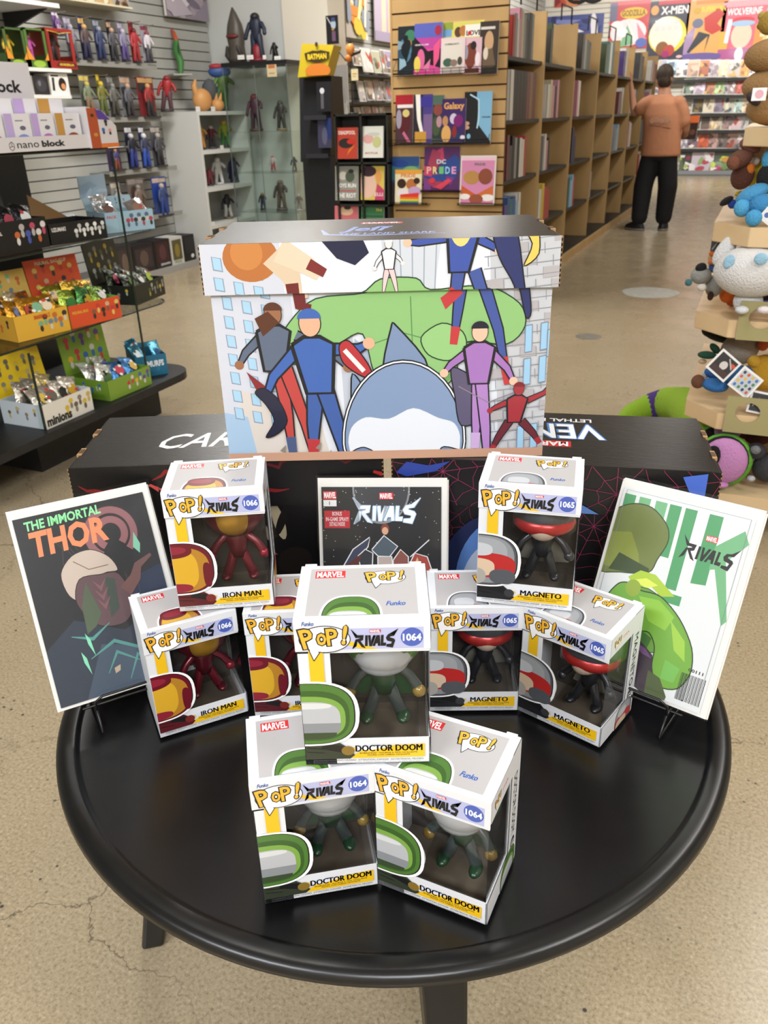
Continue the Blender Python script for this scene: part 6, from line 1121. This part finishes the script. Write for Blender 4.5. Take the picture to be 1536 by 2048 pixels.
tray('lime green tray with blue top edge full of white and blue bags', (221, 803), (304, 768), GZ[0], .2, .075, .25, '#7fa03a', '#6f9430', '#86a83c', ['#6a4a9a', '#c8404a', '#e0b03a', '#3a6ab0', '#d8d2c8'], [], [('#dfe3dc', '#5a7a4a', 'white bag leaning at the near end'), ('#e3e6e0', '#8a8a86', 'white bag at the back'), ('#3f7ab8', '#c84a5a', 'blue printed bag lying flat in front'), ('#d9ded6', '#6a4a9a', 'white bag with violet print'), ('#4a86c0', '#d8b03a', 'blue bag at the far end')], 'bags in the lime tray', ' of the lime green tray', seed=3)
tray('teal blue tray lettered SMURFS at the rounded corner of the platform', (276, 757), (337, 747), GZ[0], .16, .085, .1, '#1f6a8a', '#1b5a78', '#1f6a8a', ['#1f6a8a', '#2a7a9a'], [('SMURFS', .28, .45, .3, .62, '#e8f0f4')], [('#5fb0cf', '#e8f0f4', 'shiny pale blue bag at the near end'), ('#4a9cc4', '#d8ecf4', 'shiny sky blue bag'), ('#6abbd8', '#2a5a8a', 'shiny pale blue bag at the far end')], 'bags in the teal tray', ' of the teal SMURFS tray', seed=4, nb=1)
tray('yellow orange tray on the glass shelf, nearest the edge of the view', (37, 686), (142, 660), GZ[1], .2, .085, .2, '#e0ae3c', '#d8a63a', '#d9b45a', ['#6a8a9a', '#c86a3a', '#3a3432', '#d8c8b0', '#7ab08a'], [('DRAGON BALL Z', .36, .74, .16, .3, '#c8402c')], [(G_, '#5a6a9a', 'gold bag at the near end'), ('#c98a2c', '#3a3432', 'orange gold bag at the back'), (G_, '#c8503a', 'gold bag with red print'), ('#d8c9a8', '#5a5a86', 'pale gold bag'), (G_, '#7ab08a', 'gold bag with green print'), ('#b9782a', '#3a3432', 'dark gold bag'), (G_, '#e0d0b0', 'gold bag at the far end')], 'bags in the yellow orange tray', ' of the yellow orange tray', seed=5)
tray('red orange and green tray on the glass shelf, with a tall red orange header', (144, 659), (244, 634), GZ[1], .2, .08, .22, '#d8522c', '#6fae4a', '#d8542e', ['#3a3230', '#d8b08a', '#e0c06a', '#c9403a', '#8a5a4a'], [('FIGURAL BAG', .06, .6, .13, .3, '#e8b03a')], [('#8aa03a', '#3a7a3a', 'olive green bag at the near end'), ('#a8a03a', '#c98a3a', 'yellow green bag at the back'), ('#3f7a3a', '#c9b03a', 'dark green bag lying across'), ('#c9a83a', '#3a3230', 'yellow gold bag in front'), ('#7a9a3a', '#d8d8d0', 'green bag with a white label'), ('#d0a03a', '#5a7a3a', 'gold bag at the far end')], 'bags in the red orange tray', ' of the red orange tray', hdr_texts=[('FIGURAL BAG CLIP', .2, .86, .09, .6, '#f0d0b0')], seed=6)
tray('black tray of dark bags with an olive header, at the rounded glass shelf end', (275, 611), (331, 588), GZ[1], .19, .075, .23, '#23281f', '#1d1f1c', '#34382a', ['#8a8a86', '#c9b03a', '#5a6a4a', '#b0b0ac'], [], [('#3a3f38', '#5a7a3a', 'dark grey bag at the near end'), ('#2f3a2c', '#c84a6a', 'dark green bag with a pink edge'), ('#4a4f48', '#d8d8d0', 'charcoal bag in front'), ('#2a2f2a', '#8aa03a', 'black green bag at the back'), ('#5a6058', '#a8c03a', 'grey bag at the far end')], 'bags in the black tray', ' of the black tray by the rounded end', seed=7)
tray('black tray lettered UZUMAKI, white prints outside and brown inside, on the upper glass shelf', (104, 492), (215, 475), GZ[2], .17, .07, .08, '#121214', '#161618', '#161618', ['#d8d8d4', '#b9b9b6', '#ecece8'], [('UZUMAKI', .04, .62, .2, .24, '#d8d4d0')], nb=8, seed=8)
MB().add([(0, .0, 0), (.15, 0, 0), (0, 0, .09), (0, .003, 0), (.15, .003, 0), (0, .003, .09)], [(0,1,2),(5,4,3),(0,2,5,3),(1,4,5,2),(0,3,4,1)], M('#8a6a44', .8)).build('open_flap', bpy.data.objects['display_tray.006']).location = (.05, .168, .07)
tray('black tray with red and blue prints and black foil bags, under the UZUMAKI header', (-14, 515), (101, 493), GZ[2], .18, .1, .26, '#151416', '#17161a', '#3a3a3c', ['#c0506a', '#4a5aa8', '#b9b4b0', '#c86a3a', '#e0dcd8'], [('FIGURAL', .02, .6, .12, .2, '#e0dcd8')], [('#2a2a2e', '#d8d8d4', 'black and silver bag at the near end'), ('#8f8f94', '#222226', 'silver bag at the back'), ('#1f1f24', '#b04a5a', 'black bag with a red patch'), ('#a9a9ae', '#2a2a2e', 'bright silver bag'), ('#26262b', '#e6e6e2', 'black bag at the far end')], 'bags in the black and red tray', ' of the black tray under the UZUMAKI header', hdr_texts=[('UZUMAKI', .3, .8, .13, .4, '#d8d4d0'), ('FIGURAL BAG CLIP', .72, .84, .07, .26, '#b0b0b0')], seed=9, nb=6)
tray('pale blue tray of silver packs at the end of the upper glass shelf', (215, 468), (310, 457), GZ[2], .16, .075, .12, '#9fc0d2', '#9fc0d2', '#9fc0d2', ['#b04a56', '#3a3436', '#d8c8b8', '#5a6a86'], [('PACK', .04, .7, .14, .2, '#c85a6a')], [('#b9bcc2', '#6a4a44', 'silver pack leaning at the near end'), ('#c9ccd2', '#d8dce0', 'bright silver pack'), ('#a8a0a0', '#8a6a5a', 'grey pack at the far end')], 'packs in the pale blue tray', ' of the pale blue tray', seed=10, nb=7)
on_x('clear_card', 'pale blue clear card hanging above the pale blue tray', 'sign card', None, -2.5, 152, 350, 214, 391, '#a9c3dc', [('x',71,['#b9d0e6','#98b4d0'],5)], .002, 0, dz=.0005)
# white tray with small boxes and the sign card on top
a, b = at(0, -2.2, -60, 312), at(0, -2.2, 182, 295); z = GZ[3]; w = b.y - a.y
t = thing('display_tray', 'white tray lettered nanoblock on the top glass shelf', 'display carton', (-2.2, a.y, z), pi/2, 'open trays on the glass display'); WT = M('#dcd8da', .45); lh = at(0, -2.2, 90, 272).z - z
MB().box((0, 0, 0), (w, .003, lh), WT).box((0, 0, 0), (w, .22, .003), WT).box((0, .22, 0), (w, .223, .12), WT).box((0, 0, 0), (.003, .22, lh), WT).add([(w-.003, 0, 0), (w-.003, .22, 0), (w-.003, .22, .15), (w-.003, .08, .09), (w-.003, 0, lh), (w, 0, 0), (w, .22, 0), (w, .22, .15), (w, .08, .09), (w, 0, lh)], [(0,1,2,3,4),(9,8,7,6,5),(4,3,8,9),(3,2,7,8)], WT).build('tray', t)
A = Art(w, lh, .45, 0, .0005); x0 = at(0, -2.2, 36, 300).y - a.y; x1 = at(0, -2.2, 131, 292).y - a.y; A.text('nano', x0, lh*.3, lh*.32, '#2a2a2c', (x1-x0)*.44, .0); A.text('block', x0 + (x1-x0)*.5, lh*.3, lh*.42, '#222224', (x1-x0)*.5, .04)
xh = x0 - .022; A.stroke([(xh + .011*cos(q*pi/3+.5), lh*.45 + .013*sin(q*pi/3+.5)) for q in range(7)], .0016, '#2a2a2c'); A.stroke([(xh, lh*.45), (xh+.0, lh*.45+.013)], .0014, '#2a2a2c'); A.stroke([(xh, lh*.45), (xh-.01, lh*.38)], .0014, '#2a2a2c'); A.stroke([(xh, lh*.45), (xh+.01, lh*.38)], .0014, '#2a2a2c'); A.build('front_print', t, face(0, -.0004, 0, 'f'))
for j, (p0, p1, c, cw, nm, tk) in enumerate(((-50, 6, '#e8d8dc', '#c84a5a', 'white carton with a red print, first in the white tray', 0), (9, 61, '#c3aee0', '#8f9ad8', 'violet edged white carton with a pale grey print, second in the white tray', 1), (63, 108, '#c3a8de', '#c87ac0', 'violet edged white carton with a pink winged print, third in the white tray', 1), (111, 160, '#c9964a', '#a0522c', 'orange edged white carton with a brown ball print, last in the white tray', 1))):
    y0, y1 = at(0, -2.23, p0, 280).y, at(0, -2.23, p1, 280).y; ww = y1-y0-.002; h0, h1 = .11, .135; zz = z + .0035
    o = thing('small_carton', nm, 'toy box', (-2.215, y0, zz), pi/2, 'small cartons in the white tray'); MB().box((0, 0, 0), (ww, .06, h0), M('#e6e4e8', .4)).build('carton', o)
    A = Art(ww, h0, .4, .1, .0005); A.rect(0, 0, ww, h0, '#e9e7ec'); A.rect(0, 0, ww*.3, h0, c); A.ell(ww*.64, h0*.3, ww*.26, h0*.16, cw, 18); A.ell(ww*.66, h0*.62, ww*.12, h0*.06, '#6a6a7a', 12); A.rect(ww*.4, h0*.8, ww*.7, h0*.83, '#8a8a92'); A.poly([(ww*.0, h0*.35), (ww*.3, h0*.3), (ww*.3, 0), (0, 0)], '#9aa4e0' if tk and j < 3 else c); A.build('front_print', o, face(0, -.0003, 0, 'f'))
    o2 = thing('small_carton', nm.replace('carton with', 'taller carton with').replace(' in the white', ' behind in the white'), 'toy box', (-2.28, y0, zz), pi/2, 'small cartons in the white tray'); MB().box((0, 0, 0), (ww, .06, h1+.02), M('#e6e4e8', .4)).build('carton', o2)
    A = Art(ww, h1+.02, .4, .1, .0005); A.rect(0, 0, ww, h1+.02, '#e9e7ec'); A.rect(0, 0, ww*.45, h1+.02, c); A.build('front_print', o2, face(0, -.0003, 0, 'f'))
a, b = at(0, -2.42, -140, 190), at(0, -2.42, 67, 190); zt_ = at(0, -2.42, 30, 125).z; slab_item('sign_card', 'white sign card lettered nanoblock above the small cartons, cut by the picture edge', 'sign', None, b.y-a.y, zt_ - z, .004, (-2.42, a.y, z+.0005), pi/2, '#dedade', [('t','nanoblock',.2,.66,.14,.68,'#222224')], dz=.0006)
a, b = at(0, -2.19, 185, 297), at(0, -2.19, 238, 291); o = thing('small_carton', 'orange carton with a white slanted side panel at the end of the top glass shelf', 'toy box', (-2.19, a.y, GZ[3]+.001), pi/2); w = b.y-a.y; h = at(0, -2.19, 205, 200).z - GZ[3]
MB().prism([(0, 0), (w, 0), (w, h*.45), (w*.55, h*.78), (.0, h*.86)], 0, .16, M('#d8d4d6', .4), Matrix(((1,0,0,0),(0,0,1,0),(0,1,0,0),(0,0,0,1)))).build('carton', o)
A = Art(w, h, .4, .1, .0005); A.rect(0, 0, w*.35, h*.83, '#b5522c'); A.rect(w*.35, 0, w, h*.09, '#e07a3a'); A.poly([(w*.3, h*.8), (w*.52, h*.78), (w*.8, h*.58), (w*.36, h*.6)], '#5a3f96')
for x, y, c in ((.5, .38, '#3a6ac0'), (.74, .36, '#d89a9a'), (.62, .55, '#2a2a32')): A.ell(x*w, y*h, w*.06, h*.04, c, 12); A.ell(x*w, y*h-h*.06, w*.04, h*.035, '#33333a', 10)
A.ell(w*.17, h*.68, w*.06, h*.035, '#3a2a22', 12); A.ell(w*.2, h*.28, w*.08, h*.04, '#c9903a', 12); A.build('front_print', o, face(0, -.0004, 0, 'f'))

# ------------------------------------------------------------------ tiered wooden stand full of stuffed toys
SX0, SX1, SY0, SY1 = -.13, .75, 2.4, 3.2
t = thing('plush_stand', 'pale wooden tiered stand of stuffed toys beside the aisle', 'display stand', (0, 0, 0)); PZ = [.115, .345, .605, .85, 1.085]
for k, z in enumerate(PZ):
    x0, y0 = (SX0, SX0+.01, SX0, -.115, -.075)[k], (2.36, 2.4, 2.43, 2.42, 2.46)[k]
    P = [(x0+.095, y0), (SX1, y0), (SX1, SY1), (x0, SY1), (x0, y0+.1)]
    MB().prism(P, z-(.05 if k < 4 else .045), z, PINE).build('plank', t, bevel=.003)
MB().box((.02, 2.5, 0), (SX1-.1, SY1-.1, .065), M('#131313', .6)).build('kick_base', t); MB().box((.22, 2.72, .12), (.5, 2.95, 1.04), PINE).build('core_post', t)
for k, (z, y, x) in enumerate(((PZ[1], 2.395, -.005), (PZ[2], 2.425, -.012))):
    L = MB(); mt = M('#a39a6c', .4); cw, zc, r = .092, z+.012, .03; L.box((x, y-.006, z-.05), (x+.012, y, z+.056), mt)
    for q in range(8):
        x0 = x + .012 + cw*q; C = [(x0 + cw/2 + r*cos(a)*1.1, zc + r*sin(a)) for a in [2*pi*i/16 for i in range(16)]]
        Q = [(max(x0, min(x0+cw, x0 + cw/2 + cw*cos(a))), max(z-.05, min(z+.056, zc + .106*sin(a)*.9))) for a in [2*pi*i/16 for i in range(16)]]
        Q = [((x0 if u < x0+cw*.5 and abs(u-x0) < .02 else x0+cw if u > x0+cw*.5 and abs(u-x0-cw) < .02 else u), v) for u, v in Q]
        V = [(u, y-.006, v) for u, v in C] + [(u, y-.006, v) for u, v in Q] + [(u, y, v) for u, v in C] + [(u, y, v) for u, v in Q]; F = []
        for i in range(16): j = (i+1) % 16; F += [(i, 16+i, 16+j, j), (32+i, 32+j, 48+j, 48+i), (i, j, 32+j, 32+i)]
        L.add(V, F, mt)
    L.build('edge_plate', t)
def P3(px, py, Y): return at(1, Y, px, py)
def sz_(n, Y, px, py): q = at(1, Y, px, py) - Vector((0, 0, CH)); return n*q.dot(vf)/FPX
def toy(name, label, Y, parts, group=None):
    """parts: (name, pixel x, pixel y, half width, half height, colour, depth ratio, y offset, tilt)"""
    base = P3(parts[0][1], parts[0][2], Y); t = thing(name, label, 'stuffed toy', base, 0, group)
    for (nm, px, py, rw, rh, c, dr, yo, *tl) in parts:
        q = P3(px, py, Y + yo) - base; k = sz_(1, Y + yo, px, py); mb = MB(); mb.ell(tuple(q), (rw*k, rw*k*dr, rh*k), fuzz(c), 20, 12, ry=(tl[0] if tl else 0)); o = mb.build(nm, t)
    lo = min(v.co.z for c in t.children for v in c.data.vertices) + t.location.z; top = [z for z in PZ if z <= t.location.z + .02]
    if top and 0 < top[-1] - lo < .06: t.location.z += min(top[-1] - lo + .001, .03)
    return t
for j, (py, px, lab) in enumerate(((112, 1550, 'brown bun shaped stuffed toy, topmost of its stack'), (172, 1546, 'brown bun shaped stuffed toy in the middle of its stack'), (229, 1552, 'brown bun shaped stuffed toy, lowest of its stack'))):
    o = toy('stuffed_toy', lab, 2.62, [('body', px, py, 58, 33, '#a07c4e', .9, 0), ('top_patch', px+8, py-20, 42, 14, '#c79a96' if j < 2 else '#a8845a', .8, 0)] + ([('foot', 1507, 198, 17, 9, '#3f3438', .8, -.05, .6)] if j == 1 else []), 'bun shaped stuffed toys')
toy('stuffed_toy', 'gold spiky stuffed ball at the picture corner above the bun shaped toys', 2.62, [('body', 1540, 45, 22, 22, '#a88a3a', .9, 0), ('spike', 1524, 32, 8, 8, '#b89a4a', .9, 0), ('spike', 1522, 52, 8, 7, '#8f7430', .9, 0)])
bpy.data.objects[-1].name if False else None
on_y('price_tag', 'white and pink paper tag hanging on the middle bun shaped toy', 'price tag', None, 2.5, 1506, 176, 1531, 201, '#f0e8e8', [('e',.5,.5,.3,.35,'#d8a0a8')], .001, .15, dz=.0003)
toy('stuffed_toy', 'dark brown long legged stuffed toy with a tan back, under the bun shaped toys', 2.6, [('body', 1515, 300, 34, 26, '#b79a7c', .9, .06), ('leg', 1480, 318, 26, 17, '#6a4234', .8, -.02, -.5), ('leg', 1485, 352, 22, 26, '#5a3428', .8, 0, .2), ('foot', 1468, 326, 12, 13, '#7a4a36', .8, -.05), ('arm', 1500, 292, 22, 12, '#7a4c3e', .8, -.02, .4)])
toy('stuffed_toy', 'yellow and white stuffed toy beside the big blue one', 2.62, [('body', 1525, 345, 22, 38, '#d8c23c', .8, .04, .3), ('belly', 1532, 350, 14, 34, '#d8cdbc', .8, -.005, .3), ('beak', 1500, 338, 9, 11, '#d8762a', .9, -.03), ('head', 1510, 322, 9, 8, '#e8dcd2', .9, 0)])
toy('stuffed_toy', 'big shaggy blue stuffed toy in a black vest on the upper plank', 2.52, [('body', 1536, 372, 24, 30, '#17191c', .9, .02), ('head', 1540, 335, 18, 22, '#4fa3cf', .9, .02), ('leg', 1502, 405, 32, 17, '#4a98c9', .9, -.02, -.5), ('leg', 1520, 425, 24, 20, '#3f8cc2', .9, -.05), ('foot', 1482, 432, 16, 17, '#54a8d6', .9, -.05), ('foot', 1505, 452, 16, 16, '#4c9fd0', .9, -.08)])
toy('stuffed_toy', 'small black and blue stuffed toy with a yellow hat behind the big blue one', 2.66, [('body', 1488, 398, 17, 13, '#101014', .9, 0, -.5), ('hat', 1479, 387, 9, 5, '#d8b42c', .9, -.01, -.3), ('leg', 1465, 408, 9, 9, '#24459a', .9, -.03), ('foot', 1453, 402, 14, 7, '#141414', .9, -.03, -.6), ('head', 1502, 383, 9, 9, '#c9a58c', .9, 0), ('tail', 1460, 398, 5, 4, '#c95a2a', .9, -.03)])
toy('stuffed_toy', 'black and orange stuffed toy peeking behind the wooden planks', 2.75, [('body', 1440, 492, 16, 12, '#1c1c1e', .9, 0), ('hat', 1437, 508, 11, 6, '#c86a2a', .9, -.02), ('foot', 1446, 436, 7, 9, '#101012', .9, 0), ('arm', 1425, 525, 8, 12, '#c8a06a', .9, -.03)])
toy('stuffed_toy', 'big white round headed stuffed toy with two blue spots, on the middle plank', 2.45, [('head', 1505, 543, 74, 50, '#dcdad8', .8, 0), ('body', 1496, 603, 28, 24, '#e2e3e4', .9, .01), ('foot', 1484, 620, 13, 8, '#d8dadc', .9, -.05), ('foot', 1528, 620, 13, 8, '#e6dcdc', .9, -.05), ('ear', 1450, 500, 16, 34, '#dcdcdc', .7, .03, .5), ('blue_spot', 1458, 523, 10, 14, '#9cc4dc', .3, -.062, .3), ('blue_spot', 1522, 518, 13, 12, '#9cc6de', .3, -.092)])
toy('stuffed_toy', 'grey stuffed toy with a teal nose beside the big white one', 2.54, [('body', 1428, 572, 17, 22, '#8f908c', .9, .02), ('head', 1402, 551, 20, 17, '#94958f', .9, 0), ('nose', 1377, 565, 7, 7, '#3f6f74', .9, -.03), ('cap', 1402, 535, 11, 9, '#17181a', .8, -.01, -.4), ('hand', 1404, 575, 9, 7, '#d8d2c8', .9, -.05), ('foot', 1421, 592, 6, 9, '#3a1f1a', .9, 0)])
toy('stuffed_toy', 'small orange and blue stuffed toy above the grey one', 2.62, [('body', 1426, 533, 8, 12, '#3a5f96', .8, 0), ('head', 1425, 515, 9, 11, '#c9a270', .9, 0), ('hair', 1428, 507, 10, 6, '#d0722c', .9, -.01), ('scarf', 1424, 524, 8, 5, '#d8763a', .9, -.015)])
toy('stuffed_toy', 'round orange stuffed toy tucked under the big white one', 2.6, [('body', 1455, 592, 16, 17, '#cf6420', .9, 0), ('patch', 1464, 604, 12, 12, '#b5561c', .9, .01)])
toy('stuffed_toy', 'violet and black stuffed toy at the picture edge on the middle plank', 2.6, [('body', 1538, 598, 18, 10, '#121214', .9, .02), ('belly', 1534, 610, 15, 9, '#6a4fb0', .9, -.01)])
toy('stuffed_toy', 'long blackish green stuffed toy lying under the middle plank', 2.66, [('body', 1450, 667, 44, 17, '#10150f', .9, 0, .12), ('snout', 1420, 660, 16, 14, '#141a13', .9, -.02), ('tail', 1500, 680, 40, 12, '#120f0c', .8, .03, .1)])
toy('stuffed_toy', 'taupe shell backed stuffed toy with dark green arms', 2.54, [('shell', 1480, 697, 38, 32, '#8f8478', .8, .03, -.6), ('arm', 1414, 710, 18, 7, '#12402c', .9, -.02), ('arm', 1430, 697, 13, 7, '#123a28', .9, 0, .7), ('tail', 1512, 670, 14, 10, '#4a2418', .9, .06), ('head', 1526, 690, 11, 12, '#b5532c', .9, 0), ('leg', 1405, 723, 8, 5, '#c9b08a', .9, -.01)])
toy('stuffed_toy', 'blue trousered stuffed toy with a brown shoe on the lower plank', 2.47, [('body', 1470, 750, 34, 18, '#2f68a4', .8, .02, -.3), ('leg', 1430, 770, 26, 13, '#2f6aa8', .9, -.01, .1), ('leg', 1424, 747, 16, 9, '#2c5fa0', .9, .02, .3), ('shoe', 1396, 763, 13, 14, '#6a4430', .9, -.01), ('shoe', 1412, 748, 7, 9, '#c9ccd0', .9, .02)])
toy('stuffed_toy', 'mustard yellow stuffed toy at the picture edge above the patterned tag', 2.55, [('body', 1530, 745, 36, 36, '#c99a2a', .8, .02), ('arm', 1508, 722, 16, 12, '#d0a234', .9, 0, .6)])
Z0 = at(2, .05, 1300, 815)
t = thing('stuffed_toy', 'lime green and purple long stuffed tail on the floor behind the black carton', 'stuffed toy', (0, 0, 0)); f = [at(2, z, *q) for q, z in (((1235, 845), .03), ((1262, 828), .05), ((1300, 815), .07), ((1335, 808), .085), ((1372, 812), .14), ((1400, 835), .2), ((1424, 868), .205))]
for nm, i0, i1, c, rs in (('tail_tip', 0, 2, '#8fb52c', [.02, .04, .055]), ('tail_band', 2, 3, '#4a2f7a', [.056, .066]), ('body', 3, 6, '#93b92e', [.067, .07, .074, .07])):
    MB().tube([tuple(p) for p in f[i0:i1+1]], rs, fuzz(c), 16).build(nm, t)
for k in range(4):
    p = f[3]*(1-.22*k) + f[4]*(.22*k); MB().tube([(p.x-.05, p.y-.04, p.z+.03), (p.x, p.y-.03, p.z+.066), (p.x+.04, p.y+.0, p.z+.066)], [.003, .006, .003], fuzz('#1d2a12'), 8).build('stripe', t)
toy('stuffed_toy', 'pink disc faced stuffed toy with a green collar on the bottom plank', 2.37, [('collar', 1447, 920, 54, 56, '#69b03a', .5, .04), ('ruff', 1446, 920, 48, 51, '#121014', .5, .02), ('head', 1448, 922, 44, 48, '#c488be', .5, -.01), ('mouth', 1423, 915, 16, 26, '#140f14', .4, -.045, .15), ('tongue', 1421, 915, 6, 9, '#b54a5a', .5, -.062), ('arm', 1442, 968, 14, 7, '#c98ac4', .9, -.02)])
toy('stuffed_toy', 'lilac stuffed toy in a black cape behind the pink disc faced one', 2.5, [('head', 1455, 862, 25, 22, '#9a7fae', .8, 0), ('cape', 1425, 880, 24, 26, '#101012', .8, .02), ('arm', 1432, 846, 14, 8, '#a88aba', .9, -.02), ('collar', 1410, 870, 10, 26, '#6ab84a', .6, .03, .5), ('hand', 1404, 890, 7, 8, '#b08abf', .9, -.02)])
toy('stuffed_toy', 'charcoal grey stuffed toy at the picture edge on the bottom plank', 2.42, [('body', 1536, 935, 30, 30, '#3a3a3e', .9, .02), ('head', 1512, 902, 19, 17, '#33343a', .9, 0), ('stripe', 1511, 900, 10, 9, '#7a7a7e', .8, -.025), ('foot', 1502, 957, 8, 6, '#b9bcc4', .9, -.04)])
toy('stuffed_toy', 'dark maroon stuffed toy between the lilac and the charcoal ones', 2.58, [('body', 1515, 872, 26, 18, '#4a1f1c', .9, 0), ('arm', 1490, 868, 14, 10, '#5a2c1c', .9, 0)])
def tagcard(label, Y, cx, cy, hw, ang, bg, L):
    c = P3(cx, cy, Y); k = sz_(1, Y, cx, cy); w = 2*hw*k; t = thing('toy_tag', label, 'paper tag', c, 0, 'paper tags on the stuffed toys'); t.rotation_euler = (-.25, ang, 0)
    MB().box((-w/2, 0, -w/2), (w/2, .001, w/2), M('#e8e6e2', .5)).build('card', t); A = Art(w, w, .4, .1, .0004); A.rect(.09*w, .09*w, .91*w, .91*w, bg); A.clip = (.09*w, .09*w, .91*w, .91*w); shapes(A, L); A.build('tag_print', t, face(-w/2, -.0004, -w/2, 'f')); return t
tagcard('white edged black tag with a pale round print, hanging turned on edge', 2.42, 1447, 731, 24, .65, '#1c1618', [('e',.5,.5,.16,.18,'#c9c4c0'),('r',.1,.1,.9,.35,'#3a2020'),('e',.8,.7,.14,.08,'#c84a30'),('s',[(.5,.85),(.85,.55)],.05,'#b9b4b4')])
tagcard('pale tag covered with small coloured patches, hanging turned on edge', 2.41, 1491, 765, 24, .6, '#b9c0c8', [('e',.2+.2*i,.2+.2*j,.06,.07,['#3a6ab0','#c8502c','#4a7a4a','#d8b03a','#2a2f4a'][(i*2+j*3) % 5]) for i in range(4) for j in range(4)])
tagcard('white edged black tag with pale scribbled letters at the picture edge', 2.41, 1521, 806, 22, .12, '#17161a', [('s',[(.2,.3),(.4,.7),(.5,.3),(.7,.7),(.8,.3)],.04,'#c9c4c4'),('s',[(.2,.6),(.8,.55)],.03,'#c9c4c4')])
tagcard('small white tag with a blue and yellow print beside the big blue toy', 2.44, 1536, 432, 13, .6, '#d8d8d4', [('e',.4,.5,.2,.2,'#2a4a9a'),('e',.7,.6,.15,.15,'#e0c03a')])
on_y('sign_card', 'black leaning sign card clipped to the plank edge below the big blue toy', 'sign', None, 2.6, 1425, 470, 1452, 503, '#2a2a2c', [('s',[(.1,.1),(.6,.9)],.06,'#a9a6a2')], .002, .1, dz=.0004)
